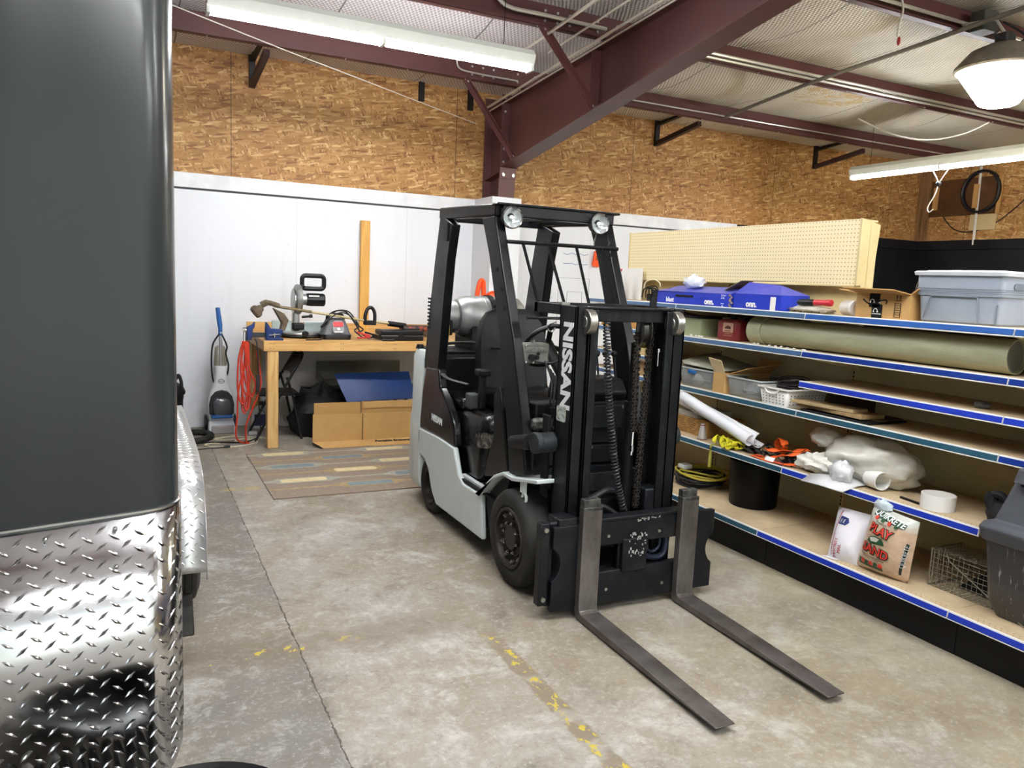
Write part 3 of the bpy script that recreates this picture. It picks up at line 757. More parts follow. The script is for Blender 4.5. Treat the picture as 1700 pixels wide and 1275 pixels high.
# steering column, wheel
sc0 = V((CX-.05, 3.72, 1.08)); sc1 = V((CX-.05, 3.98, 1.28))
m = MB(); m.cyl(sc0, sc1, .035, 14); m.build('steering_column', M_PLAS, FK)
ax = (sc1-sc0).normalized(); u = V((1, 0, 0)); w_ = ax.cross(u)
sw = MB(); sw.tube([sc1+u*(cos(2*pi*k/36)*.155)+w_*(sin(2*pi*k/36)*.155) for k in range(36)], .014, 8, closed=True)
swo = sw.build('steering_wheel', M_PLAS, FK)
m = MB()
for an in (.3, 2.4, 4.5): m.bar(sc1, sc1+u*(cos(an)*.15)+w_*(sin(an)*.15), .03, .012, ax)
m.cyl(sc1-ax*.02, sc1+ax*.02, .04, 16); m.build('spokes', M_PLAS, swo)
# grey control box with dials and a label
bx = AY(884, 586, 3.72)
m = MB(); m.box((1.905, 3.72, 1.205), (2.07, 3.8, 1.318)); cb = m.build('control_box', M_GRYPL, FK, bevel=.012, seg=3)
m = MB(); m.box((1.925, 3.717, 1.272), (2.055, 3.721, 1.298)); m.build('label_strip', mat('silver_label', '#8e8f87', .4, var='#5f605b', vs=70), cb)
m = MB(); m.cyl((1.956, 3.722, 1.24), (1.956, 3.7, 1.24), .018, 16); m.cyl((1.99, 3.722, 1.24), (1.99, 3.704, 1.24), .012, 14); m.cyl((2.0, 3.722, 1.26), (2.0, 3.712, 1.26), .009, 12); m.build('dial', M_PLAS, cb)
m = MB()
for xx, zz in ((1.925, 1.215), (1.945, 1.205), (2.04, 1.212), (1.97, 1.212), (1.92, 1.308)): m.cyl((xx, 3.722, zz), (xx, 3.712, zz), .005, 8)
m.cyl((1.975, 3.75, 1.318), (1.985, 3.74, 1.335), .008, 10); m.build('screw', M_CHROME, cb)
m = MB(); m.cyl((1.9, 3.76, 1.26), (1.885, 3.76, 1.262), .01, 10); m.build('side_knob', M_CHROME, cb)
m = MB(); m.tube(cr([(1.98, 3.71, 1.222), (2.05, 3.66, 1.215), (2.12, 3.62, 1.245), (2.15, 3.6, 1.22)], 8), .006, 6); m.build('control_cable', M_WIREB, FK)
# levers right of the column
for k in range(3):
    x = CX+.16+k*.06; m = MB(); m.cyl((x, 3.72, 1.06), (x, 3.76, 1.24), .006, 8); m.sph((x, 3.765, 1.255), .02, 8); m.build('control_lever', M_PLAS, FK)
# cables and fittings between dash and mast
m = MB()
for k in range(6):
    a0 = V((1.99+.012*k, 3.62-.01*k, 1.23-.02*k)); m.tube(cr([a0, a0+V((.02, -.05, -.1)), a0+V((.0, -.08, -.22)), a0+V((.02, -.02, -.36))], 7), .0055, 5)
m.build('hydraulic_hoses', M_WIREB, FK)
rng = random.Random(3)
m = MB()
for k in range(16):
    c = V((1.99+rng.random()*.12, 3.5+rng.random()*.1, .72+rng.random()*.2)); m.cyl(c, c+V((rng.uniform(-.02, .02), .02, rng.uniform(-.05, .05))), .012, 8)
m.build('valve_bank', M_BLKM, FK)
m = MB(); m.cyl((1.95, 3.6, .74), (1.95, 3.85, .8), .055, 14); m.build('brake_booster', M_BLKM, FK)
m = MB(); m.box((1.9, 3.55, .86), (2.05, 3.6, .93)); m.build('foil_wrapped_harness', mat('crinkled_foil', '#4a4b48', .35, .5, var='#90918b', vs=30, lo=.5, hi=.7, bump=.8, bs=50), FK, bevel=.02)
# ---- mast
def channel(x0, x1, y0, y1, z0, z1, open_dir, t=.016):
    """vertical channel: web on the outer side, flanges front and back"""
    m = MB()
    if open_dir > 0: m.box((x0, y0, z0), (x0+t, y1, z1))
    else: m.box((x1-t, y0, z0), (x1, y1, z1))
    m.box((x0, y0, z0), (x1, y0+t, z1)); m.box((x0, y1-t, z0), (x1, y1, z1))
    return m
my0, my1, mz = 3.2, 3.36, 1.545
OL = channel(1.92, 1.985, my0, my1, .09, mz, 1).build('outer_rail', M_MAST, FK, bevel=.004)
ORr = channel(2.515, 2.58, my0, my1, .09, mz, -1).build('outer_rail', M_MAST, FK, bevel=.004)
channel(1.99, 2.045, my0-.012, my1-.02, .12, mz-.015, 1).build('inner_rail', M_MAST, FK, bevel=.004)
channel(2.455, 2.51, my0-.012, my1-.02, .12, mz-.015, -1).build('inner_rail', M_MAST, FK, bevel=.004)
for xa in (1.9875, 2.5125):
    m = MB(); m.cyl((xa-.022, my0+.0, mz-.075), (xa+.022, my0+.0, mz-.075), .062, 26); m.cyl((xa-.026, my0+.0, mz-.075), (xa+.026, my0, mz-.075), .03, 16); m.build('mast_roller', M_STEEL, FK, bevel=.004)
# top tie bars
m = MB(); m.box((2.045, my0+.02, mz-.075), (2.455, my0+.06, mz-.005)); m.box((2.0, my0-.005, mz-.012), (2.5, my0+.08, mz)); m.build('inner_tie_bar', M_MAST, FK, bevel=.004)
m = MB(); m.box((1.92, my1, mz-.05), (1.94, 3.64, mz+.004)); m.box((2.56, my1, mz-.05), (2.58, 3.64, mz+.004)); m.box((1.92, 3.6, mz-.05), (2.58, 3.64, mz+.004)); m.build('outer_tie_bar', M_MAST, FK, bevel=.004)
m = MB(); m.box((1.93, my1+.0, mz), (1.975, my1+.06, mz+.012)); m.build('tie_plate', M_STEEL, FK)
m = MB(); m.tube(cr([(1.925, my1+.04, mz-.09), (1.9, my1+.05, mz-.1), (1.89, my1+.06, mz-.12), (1.91, my1+.06, mz-.14), (1.925, my1+.05, mz-.12)], 6), .005, 6); m.build('lifting_shackle', M_CHROME, FK)
m = MB(); m.box((2.47, 3.36, mz), (2.51, 3.37, mz+.055)); m.build('stop_tab', M_BLKM, FK)
for zc in (.2, .62): 
    m = MB(); m.box((1.985, my1-.02, zc-.05), (2.515, my1, zc+.05)); m.build('cross_member', M_MAST, FK, bevel=.004)
# name down the left rail
cs = AX(933, 605, 1.917); ce_ = AX(944, 535, 1.917); cf = AX(926, 676, 1.917)
mid = (ce_+cf)/2; L_ = (ce_.z-cf.z)
yw = abs(AX(924, 600, 1.917).y-AX(946, 600, 1.917).y)
t_ = text('NISSAN', (1.9185, my0+.07, mid.z), (0, 0, -1), (0, -1, 0), .125, M_LETW, OL, shear=.0, offset=.0055, sx=1.0, space=1.02)
bb = [v.co.z for v in t_.data.vertices]; k = (L_*1.0)/(max(bb)-min(bb))
for v in t_.data.vertices: v.co.z *= k
# maker plate under the name (plain worn label)
p0 = AX(925, 672, 1.917); p1 = AX(938, 702, 1.917)
m = MB(); m.rbox((1.9155, p1.y, p1.z), (1.919, p0.y, p0.z), .012, 'x'); m.build('worn_label', mat('worn_white_label', '#c9cdc6', .5, var='#6f7a6c', vs=60, lo=.45, hi=.6), OL)
# lift cylinder, chains, pulley, coiled hose
m = MB(); m.cyl((2.35, 3.31, .2), (2.35, 3.31, 1.02), .03, 16); m.cyl((2.35, 3.31, 1.0), (2.35, 3.31, 1.36), .019, 14); m.cyl((2.35, 3.31, 1.0), (2.35, 3.31, 1.05), .036, 16); m.build('lift_cylinder', M_BLKM, FK)
m = MB(); m.lathe([(.02, -.034), (.045, -.03), (.05, -.022), (.066, -.022), (.074, -.03), (.078, -.024), (.062, -.012), (.062, .012), (.078, .024), (.074, .03), (.05, .022), (.045, .03), (.02, .034)], (2.385, 3.285, 1.425), (1, -.45, 0), 30); m.build('chain_pulley', mat('dark_pulley', '#2c2a28', .45, .5), FK)
def chain(pts, name='lift_chain'):
    P = cr(pts, 1); m = MB(); d_ = 0
    a, b = V(pts[0]), V(pts[-1]); L = (b-a).length; n = int(L/.016); d = (b-a)/n
    for i in range(n):
        c = a+d*(i+.5); w = .019 if i % 2 else .011
        m.box((c.x-w, c.y-.008, c.z-.0078), (c.x-w+.005, c.y+.008, c.z+.0078)); m.box((c.x+w-.005, c.y-.008, c.z-.0078), (c.x+w, c.y+.008, c.z+.0078))
        m.cyl((c.x-.021, c.y, c.z+.004), (c.x+.021, c.y, c.z+.004), .0035, 6)
        m.box((c.x-.004, c.y-.006, c.z-.006), (c.x+.004, c.y+.006, c.z+.006))
    return m.build(name, mat('oily_chain', '#1a1716', .42, .3, var='#332e2a', vs=60, spec=.3), FK, smooth=0)
chain([(2.335, 3.27, 1.42), (2.325, 3.24, .9)])
chain([(2.425, 3.28, 1.44), (2.35, 3.215, .5)])
m = MB(); m.cyl((2.325, 3.24, .9), (2.318, 3.235, .78), .006, 8); m.cyl((2.322, 3.237, .83), (2.321, 3.236, .8), .012, 8); m.build('chain_anchor', M_CHROME, FK)
m = MB(); m.cyl((2.42, 3.2, 1.34), (2.42, 3.2, 1.25), .005, 8); m.cyl((2.42, 3.2, 1.34), (2.42, 3.2, 1.322), .01, 8); m.build('hose_clamp_rod', M_CHROME, FK)
def coil(pts, R, r, pitch, name, m_, parent):
    P = cr(pts, 24); L = 0; path = []; 
    lens = [0]
    for a, b in zip(P, P[1:]): L += (b-a).length; lens.append(L)
    n = int(L/pitch*9)
    for i in range(n):
        s = L*i/n; k = max(j for j in range(len(lens)) if lens[j] <= s); k = min(k, len(P)-2)
        t = (s-lens[k])/max(1e-9, lens[k+1]-lens[k]); c = P[k].lerp(P[k+1], t); d = (P[k+1]-P[k]).normalized()
        u = d.cross(V((0, 1, 0))).normalized(); w = d.cross(u); an = 2*pi*s/pitch
        path.append(c+u*cos(an)*R+w*sin(an)*R)
    m = MB(); m.tube(path, r, 5); return m.build(name, m_, parent)
coil([(2.12, 3.24, 1.5), (2.11, 3.2, 1.3), (2.15, 3.2, 1.0), (2.2, 3.19, .7), (2.26, 3.19, .5)], .016, .0048, .0175, 'coiled_hose', mat('grey_black_hose', '#26272a', .4), FK)
m = MB(); m.lathe([(.001, -.012), (.055, -.01), (.062, 0), (.055, .015), (.03, .03), (.001, .032)], AY(977, 545, 3.5), (0, 1, .1), 28); m.build('horn_cover', mat('blue_black_plastic', '#20283c', .35), FK)
# oil filter and hoses low behind the carriage
c = AY(1037, 808, 3.4)
m = MB(); m.lathe([(.001, -.03), (.034, -.028), (.04, -.012), (.04, .03), (.03, .04)], c, (0, 1, 0), 22, caps=False); fo = m.build('oil_filter', mat('dark_chrome', '#55585a', .2, .9), FK)
m = MB()
for k in range(7): m.box((c.x-.034, c.y-.034, c.z-.03+k*.0095), (c.x+.034, c.y-.029, c.z-.027+k*.0095))
m.build('filter_ribs', M_CHROME, fo)
m = MB(); m.tube(cr([(2.05, 3.36, .53), (2.13, 3.33, .53), (2.25, 3.34, .57), (2.33, 3.36, .55)], 8), .018, 8); m.build('hydraulic_pipe', mat('grey_black_hose', '#26272a', .4), FK)
m = MB(); m.cyl((2.05, 3.36, .535), (2.1, 3.345, .525), .022, 12); m.build('pipe_coupling', M_STEEL, FK)
m = MB(); m.tube(cr([(2.14, 3.3, .52), (2.22, 3.28, .49), (2.28, 3.26, .44), (2.3, 3.26, .36)], 8), .014, 8); m.build('lower_hose', mat('grey_black_hose', '#26272a', .4), FK)
m = MB(); m.box((1.95, 3.4, .14), (2.55, 3.6, .5)); m.build('drive_housing', M_BLKM, FK, bevel=.03)
# tilt cylinders at both rails
for s, x in ((-1, 1.92), (1, 2.58)):
    m = MB(); a = V((x+s*.0, 3.36, .845)); m.cyl(a, a+V((s*.11, 0, 0)), .052, 22); m.cyl(a+V((s*.08, 0, 0)), a+V((s*.115, 0, 0)), .055, 22); pv = m.build('tilt_pivot', mat('grey_black_casting', '#1f2224', .45, .1, var='#34383b', vs=14, spec=.25), FK, bevel=.006)
    m = MB(); m.cyl(a+V((s*.07, 0.03, -.005)), a+V((s*.07, .11, -.02)), .016, 12); m.sph(a+V((s*.075, .045, 0)), .025, 8); m.build('tilt_rod_end', M_STEEL, FK)
    m = MB(); m.cyl(a+V((s*.07, .11, -.02)), a+V((s*.05, .34, -.07)), .042, 16); m.build('tilt_cylinder', M_BLKM, FK)
    m = MB(); m.box((x+s*.01, 3.37, .55), (x+s*.03, 3.43, .98)); m.build('mast_bracket', M_BLKM, FK, bevel=.005)
# tie-down hook under the fender tip
c = AX(896, 795, XL+.1)
m = MB(); m.box((c.x-.1, c.y-.02, c.z-.07), (c.x-.085, c.y+.03, c.z+.005)); m.tube([(c.x-.092, c.y-.01+.022*cos(2*pi*k/16), c.z-.095+.024*sin(2*pi*k/16)) for k in range(16)], .008, 6, closed=True); m.build('tie_down_hook', M_GREY, FK)
m = MB(); c2 = AX(890, 770, XL+.1); m.cyl((c2.x-.04, c2.y-.03, c2.z+.16), (c2.x-.04, c2.y-.03, c2.z-.03), .012, 8); m.build('gas_strut', M_PLAS, FK)
# ---- carriage, side shifter and forks
cy0, cy1 = 3.118, 3.165
m = MB(); m.box((1.96, cy0, .352), (2.66, cy1, .492)); m.box((1.96, cy0-.006, .478), (2.66, cy1+.02, .496)); ubar = m.build('carriage_upper_bar', M_CARR, FK, bevel=.004)
m = MB(); m.box((1.96, cy0, .045), (2.66, cy1, .215)); lbar = m.build('carriage_lower_bar', M_CARR, FK, bevel=.004)
m = MB(); m.box((2.215, cy0-.01, .2), (2.37, cy1+.03, .375)); m.box((2.2, cy0+.012, .19), (2.225, cy1, .37)); m.build('shift_cylinder_cover', M_CARR, FK, bevel=.006)
m = MB(); 
rng = random.Random(5)
for k in range(34):
    x = 2.25+rng.random()*.1; z = .27+rng.random()*.13
    m.box((x, cy0-.0115, z), (x+.004+rng.random()*.008, cy0-.0102, z+.004+rng.random()*.012))
for k in range(22):
    x = 2.3+rng.random()*.14; z = .455+rng.random()*.02
    m.box((x, cy0-.0008, z), (x+.004+rng.random()*.01, cy0+.0002, z+.003+rng.random()*.005))
m.build('chipped_paint_marks', mat('chip_grey', '#a9aaa6', .6), ubar)['kind'] = 'stuff'
m = MB()
for px, py in ((1010, 890), (1094, 881), (1005, 978), (1098, 967), (1143, 933)):
    c = AY(px, py, cy0); m = MB(); m.cyl(c+V((0, -.006, 0)), c+V((0, .004, 0)), .009, 8); m.build('carriage_bolt', M_STEEL, FK)
m = MB(); m.tube(cr([(2.36, 3.15, .265), (2.45, 3.15, .24), (2.5, 3.15, .255), (2.515, 3.15, .31), (2.51, 3.15, .37)], 8), .016, 8); m.tube(cr([(2.4, 3.16, .36), (2.405, 3.16, .29), (2.44, 3.16, .27), (2.48, 3.16, .3), (2.48, 3.16, .37)], 8), .009, 8); m.build('shifter_hose', mat('blue_black_hose', '#1a2030', .35), FK)
# end plates with the round bite
def endplate(x0, x1, notch_x, s):
    zc = .29 if s < 0 else .27
    pts = [(x0, .05), (x1, .05), (x1, .48), (x0, .48)]
    arc = [(notch_x-s*.045*max(0., sin(pi*k/10))**.7, zc-.085+.17*k/10) for k in range(11)]
    pts = ([(x1, .05), (x1, .48), (x0, .48)]+arc[::-1]+[(x0, .05)]) if s < 0 else ([(x0, .48), (x0, .05), (x1, .05)]+arc+[(x1, .48)])
    m = MB(); m.prism(pts, 'y', cy0-.01, cy0+.02); return m
endplate(1.806, 1.965, 1.806, -1).build('side_plate', M_CARR, FK, smooth=0, bevel=.003)
endplate(2.64, 2.8, 2.8, 1).build('side_plate', M_CARR, FK, smooth=0, bevel=.003)
m = MB(); m.box((1.742, cy0+.0, .085), (1.79, cy0+.05, .5)); m.box((1.79, cy0+.02, .07), (1.82, cy0+.1, .46)); sp_ = m.build('shifter_end', M_CARR, FK, bevel=.004)
m = MB()
for zz in (.47, .12): m.cyl((1.765, cy0+.002, zz), (1.765, cy0-.012, zz), .012, 8)
m.build('end_bolt', M_STEEL, sp_)
m = MB(); m.cyl((1.8, cy0+.03, .485), (1.86, cy0+.02, .49), .014, 10); m.box((1.835, cy0-.005, .478), (1.94, cy1+.06, .515)); m.build('grease_block', M_CARR, FK, bevel=.004)
# mast foot block seen behind the right fork
m = MB(); m.box((2.4, 3.2, .48), (2.5, 3.3, .6)); m.build('carriage_roller_block', M_CARR, FK, bevel=.01)
for nm, x, tipdx in (('fork', 2.0, -.035), ('fork', 2.6, -.05)):
    hw = .054; t = .036; yf = 3.07
    # side outline (y,z) of shank, heel and tapered blade
    out = [(yf, .56), (yf, .075), (yf-.006, .05), (yf-.022, .04), (2.6, .04), (2.03, .036)]
    inn = [(2.03, .03), (2.5, .014), (2.95, .004), (yf+.015, .006), (yf+.035, .018), (yf+.042, .05), (yf+.042, .56)]
    pts = out+inn; n = len(pts)
    def xx(y, s):
        u = max(0., (3.0-y)/.97); return x+s*hw*(1-.13*u)+tipdx*u
    m = MB(); m.loft([[(xx(y, -1), y, z) for y, z in pts], [(xx(y, 1), y, z) for y, z in pts]])
    fk = m.build(nm, M_FORK, FK, bevel=.004, smooth=30)
    m = MB(); m.box((x-hw, yf+.0, .553), (x+hw, yf+.045, .575)); m.box((x-hw+.006, yf+.012, .56), (x+hw-.006, yf+.05, .612)); m.build('fork_hook', mat('scraped_hook', '#5b5b58', .45, .6, var='#2a2a2a', vs=28), fk, bevel=.004)
# ================================================================ cargo trailer nose with tread plate
M_TBODY = mat('charcoal_trailer_skin', '#2c3031', .24, .0, spec=.3, coat=.15)
def tread_metal():
    g = G('bright_tread_plate'); o = g.obj()
    n = g.noise(o, 7, 3, .6)
    g.P(Base_Color=lin('#d2d3d4'), Metallic=1.0, Roughness=g.mapr(n, .3, .7, .1, .22))
    g.bump(g.noise(o, 5, 2, .5), .08, .004)
    return g.m
M_TREAD = tread_metal()
M_ALU = mat('brushed_aluminium', '#c3c4c4', .25, 1.)
TR = thing('cargo_trailer', 'dark charcoal enclosed trailer with bright tread plate on its rounded nose', 'trailer', (-.8, 3.9, 0))
# plan outline of the right half of the nose, then the long side
half = [(-.8, 1.86), (-.55, 1.895), (-.271, 1.956), (-.158, 1.985), (-.048, 2.011), (.0, 2.024), (.035, 2.036), (.06, 2.05), (.078, 2.068), (.09, 2.092), (.097, 2.12), (.1, 2.16)]
hs = [(p.x, p.y) for p in cr([(x, y, 0) for x, y in half], 3)]
def outline(off=0.):
    R = []
    for i, (x, y) in enumerate(hs):
        a = hs[max(0, i-1)]; b = hs[min(len(hs)-1, i+1)]; t = V((b[0]-a[0], b[1]-a[1])).normalized()
        if i == len(hs)-1: t = V((0, 1))
        R.append((x+t.y*off, y-t.x*off))
    L = [(-1.6-x, y) for x, y in R[:0:-1]]
    return L+R
zb_, zs_, zt2 = .385, 1.05, 2.75
ob = outline()
ring = ob+[(.1, 6.4), (-1.7, 6.4)]
m = MB(); m.loft([[(x, y, .43) for x, y in ring], [(x, y, zt2) for x, y in ring]])
m.build('trailer_body', M_TBODY, TR, smooth=50)
pl = outline(.003)
def low(x): return .31+.075*max(0., (abs(x+.8)-.83)/.07)**1.5
m = MB(); m.loft([[(x, y, low(x)) for x, y in pl], [(x, y, zs_) for x, y in pl]], closed=False)
plo = m.build('tread_plate', M_TREAD, TR, smooth=50, solid=.003)
m = MB(); m.loft([[(x, y, zs_+.0) for x, y in outline(.008)], [(x, y, zs_+.005) for x, y in outline(.008)], [(x, y, zs_+.006) for x, y in outline(.001)]], closed=False); m.build('seam_strip', M_ALU, TR)
# raised diamonds following the nose
def arc_pts(o):
    L = [0]
    for a, b in zip(o, o[1:]): L.append(L[-1]+math.dist(a, b))
    return L
po = outline(.0046); L = arc_pts(po)
def on(s):
    for i in range(len(L)-1):
        if L[i+1] >= s or i == len(L)-2:
            t = (s-L[i])/(L[i+1]-L[i]); a, b = V(po[i]), V(po[i+1]); p = a.lerp(b, t); d = (b-a).normalized(); return p, d
def lens(m, c, u, w, n, ln, wd, h):
    a = c-u*ln; b = c+u*ln; e = c+w*wd; f_ = c-w*wd; r0 = c-u*ln*.45+n*h; r1 = c+u*ln*.45+n*h
    A, B, E, F, P, Q = [m.v(p) for p in (a, b, e, f_, r0, r1)]
    for q in ((A, P, E), (E, P, Q), (E, Q, B), (B, Q, F), (F, Q, P), (F, P, A)): m.f(list(q))
sp = .0335
def diamonds(m, place, s0, s1, z0, z1):
    i = 0; s = s0
    while s < s1:
        j = 0; z = z0+(.0215 if i % 2 else 0)
        while z < z1:
            p, u, n = place(s, z)
            if p.z < low(p.x)+.018: z += .043; continue
            up = V((0, 0, 1))
            a = rad(38 if i % 2 == 0 else -38)
            d = u*cos(a)+up*sin(a); w = u*-sin(a)+up*cos(a)
            lens(m, p, d, w, n, .0165, .0046, .0022)
            z += .043; j += 1
        s += .028; i += 1
def nose(s, z):
    p, d = on(s); return V((p.x, p.y, z)), V((d.x, d.y, 0)), V((d.y, -d.x, 0))
m = MB(); diamonds(m, nose, .35, L[-1]-.005, zb_-.05, zs_-.012)
m.build('tread_diamonds', M_TREAD, plo, smooth=20)
m = MB()
for x, z in ((-.05, 1.02), (-.06, .925), (-.2, 1.02), (-.2, .6), (.02, .6)):
    s = min(range(len(po)), key=lambda i: abs(po[i][0]-x)); c = V((po[s][0], po[s][1], z)); m.sph(c, .006, 6)
m.build('rivets', M_ALU, plo)
m = MB(); m.box((.1, 2.165, .42), (.1065, 2.185, zs_)); m.build('corner_trim', M_ALU, TR)
m = MB(); m.box((-1.6, 2.3, .3), (.04, 6.3, .4)); m.build('frame', M_BLKM, TR)
m = MB(); m.box((.09, 2.25, .37), (.098, 3.6, .42)); m.build('side_skirt', M_BLKM, TR)
# jeep-style fender in tread plate
FX = .283
fpath = [(3.585, .285), (3.62, .45), (3.68, .57), (3.78, .66), (3.93, .71), (4.2, .735), (5.3, .735), (5.6, .7), (5.75, .5), (5.8, .3)]
fp = [(p.y, p.z) for p in cr([(0, y, z) for y, z in fpath], 4)]
m = MB(); m.loft([[(.1, y, z) for y, z in fp], [(FX, y, z) for y, z in fp]], closed=False); m.loft([[(FX, y, z) for y, z in fp], [(FX, y+.02, z-.045) for y, z in fp]], closed=False)
M_TREAD_LIT = mat('dull_lit_tread_plate', '#dfe0e0', .34, .85)  # rougher, brighter tread plate; the ceiling light's reflection is put into its colour
fen = m.build('fender', M_TREAD_LIT, TR, smooth=50, solid=.003)
Lf = [0]
for a, b in zip(fp, fp[1:]): Lf.append(Lf[-1]+math.dist(a, b))
def fplace(s, x):
    for i in range(len(Lf)-1):
        if Lf[i+1] >= s or i == len(Lf)-2:
            t = (s-Lf[i])/(Lf[i+1]-Lf[i]); a, b = V(fp[i]), V(fp[i+1]); p = a.lerp(b, t); d = (b-a).normalized(); return V((x, p.x, p.y)), V((0, d.x, d.y)), V((0, -d.y, d.x))
m = MB(); i = 0; s = .02
while s < 1.9:
    x = .114+(.0215 if i % 2 else 0)
    while x < FX-.005:
        p, u, n = fplace(s, x); a = rad(52 if i % 2 == 0 else -52); up = V((1, 0, 0))
        lens(m, p+n*.0022, u*cos(a)+up*sin(a), u*-sin(a)+up*cos(a), n, .0165, .0046, .0022); x += .043
    s += .028; i += 1
m.build('tread_diamonds', M_TREAD_LIT, fen, smooth=20)
def twheel(y):
    m = MB(); r = .325; m.lathe([(.19, .0), (.2, -.005), (r-.06, -.006), (r-.015, .012), (r, .04), (r, .15), (r-.02, .18), (.19, .18)], (.262, y, r), (-1, 0, 0), 44, caps=False)
    m.lathe([(.19, .03), (.1, .02), (.001, .02)], (.262, y, r), (-1, 0, 0), 30, caps=False)
    t = m.build('wheel', M_RUB, TR)
    m = MB()
    for k in range(4): m.lathe([(r+.001, 0), (r+.003, .002), (r+.001, .004)], (.23-.03*k, y, r), (-1, 0, 0), 40, caps=False)
    m.build('tread_grooves', M_RUBS, t)
twheel(4.02); twheel(4.95)
ch = thing('wheel_chock', 'black rubber wheel chock on the floor in front of the trailer tyre', 'wheel chock', (.2, 3.85, 0))
ch2 = MB(); ch2.prism([(3.56, 0), (3.7, 0), (3.72, .14), (3.68, .15)], 'x', .15, .225); ch2.build('chock', M_RUBS, ch, bevel=.006)
# black tub in the near foreground
c = V((.1, 1.76, 0))
tb = thing('plastic_tub', 'glossy black round tub whose rim shows at the bottom edge beside the trailer', 'tub', c)
m = MB(); m.lathe([(.001, 0), (.2, 0), (.215, .02), (.245, .3), (.25, .335), (.265, .34), (.27, .35), (.262, .358), (.244, .352), (.236, .3), (.2, .03), (.001, .03)], c, n=56); m.build('tub_body', mat('glossy_black_plastic', '#0c0c0d', .18, spec=.6), tb, smooth=40)
m = MB()
for s in (-1, 1): m.tube(cr([c+V((s*.262, -.05, .33)), c+V((s*.3, -.03, .3)), c+V((s*.3, .03, .3)), c+V((s*.262, .05, .33))], 6), .008, 6)
m.build('rope_handle', mat('grey_rope', '#3a3a3a', .7), tb)

# rubbish bin standing in front of the nose, just out of frame: seen as the dark round shape mirrored in the tread plate
tcn = thing('rubbish_bin', 'round topped black bin mirrored in the tread plate of the trailer nose', 'bin', (-.56, .95, 0))
m = MB(); m.lathe([(.001, 0), (.25, 0), (.265, .02), (.3, .42), (.315, .45), (.315, .47), (.295, .51), (.22, .58), (.1, .62), (.001, .63)], (-.57, .95, 0), n=48); m.build('bin_body', mat('glossy_black_plastic', '#0c0c0d', .18), tcn)
# ================================================================ workbench end of the room
TY0, TY1, TZ = 7.28, 8.47, 1.01
def pine(name, col='#d2a868', dk='#b98a4c', ax='x'):
    if name in MATS: return MATS[name]
    g = G(name); o = g.obj()
    sc = {'x': (.9, 12, 12), 'z': (12, 12, .9), 'y': (12, .9, 12)}[ax]
    n = g.noise(g.mapv(o, sc), 2.6, 5, .6, .8)
    c = g.mix(g.mapr(n, .4, .68), col, dk)
    kn = g.n('TexVoronoi', {'Vector': g.mapv(o, {'x': (1.3, 5, 5), 'z': (5, 5, 1.3), 'y': (5, 1.3, 5)}[ax]), 'Scale': 1.6})
    c = g.mix(g.mapr(kn.outputs[0], .075, .03, 0, .8), c, '#6b4322')
    g.P(Base_Color=c, Roughness=.55); g.bump(n, .15, .003); MATS[name] = g.m; return g.m
P_X, P_Z = pine('bench_pine_long'), pine('bench_pine_upright', '#d4ae72', '#bb9050', 'z')
WB = thing('workbench', 'long pine workbench against the white wall, crowded with tools', 'workbench', (2.1, 7.9, 0))
m = MB()
n = 8; bw = (TY1-TY0-.04)/n
for k in range(n): m.box((1.075, TY0+.04+k*bw, TZ-.038), (3.5, TY0+.04+(k+1)*bw-.004, TZ))
m.build('bench_top', P_X, WB, bevel=.003)
m = MB(); m.box((1.072, TY0, TZ-.095), (3.5, TY0+.038, TZ+.001)); ap = m.build('front_apron', P_X, WB, bevel=.003)
m = MB(); m.box((1.07, TY0+.02, TZ-.095), (1.108, TY1, TZ-.001)); m.build('end_apron', pine('bench_pine_end', '#c99e60', '#ad8145', 'y'), WB, bevel=.003)
m = MB()
for xx in (1.13, 1.16, 1.78, 1.8, 2.3, 2.32):
    for zz in (.94, .985): m.cyl((xx, TY0+.001, zz), (xx, TY0-.0012, zz), .004, 8)
m.build('screw_heads', mat('dark_screw', '#3a2e22', .5), ap)
for xa, ya in ((1.105, TY0+.01), (3.35, TY0+.01), (1.105, TY1-.12), (3.35, TY1-.12)):
    m = MB(); m.box((xa, ya, 0), (xa+.1, ya+.1, TZ-.096)); m.build('leg', P_Z, WB, bevel=.005)
m = MB(); m.box((1.07, TY1-.01, TZ-.03), (3.5, TY1+.008, TZ+.098)); m.build('backboard', P_X, WB, bevel=.003)
a = AY(600, 366, 8.42)
m = MB(); m.box((2.258, 8.41, TZ+.0), (2.36, 8.449, 2.235)); tag(m.build('lumber_plank', pine('lumber_pine', '#d9a550', '#c48d3c', 'z'), bevel=.004), 'upright yellow pine plank standing on the bench against the white wall', 'plank')
# boxed-in column below the rafter
w = MB(); w.box((RX-.19, 7.96, 0), (RX+.17, 8.48, 2.575)); struct(w.build('trim_6', M_WHITEW, smooth=0), 'white boxed casing around the foot of the steel column', 'column casing')

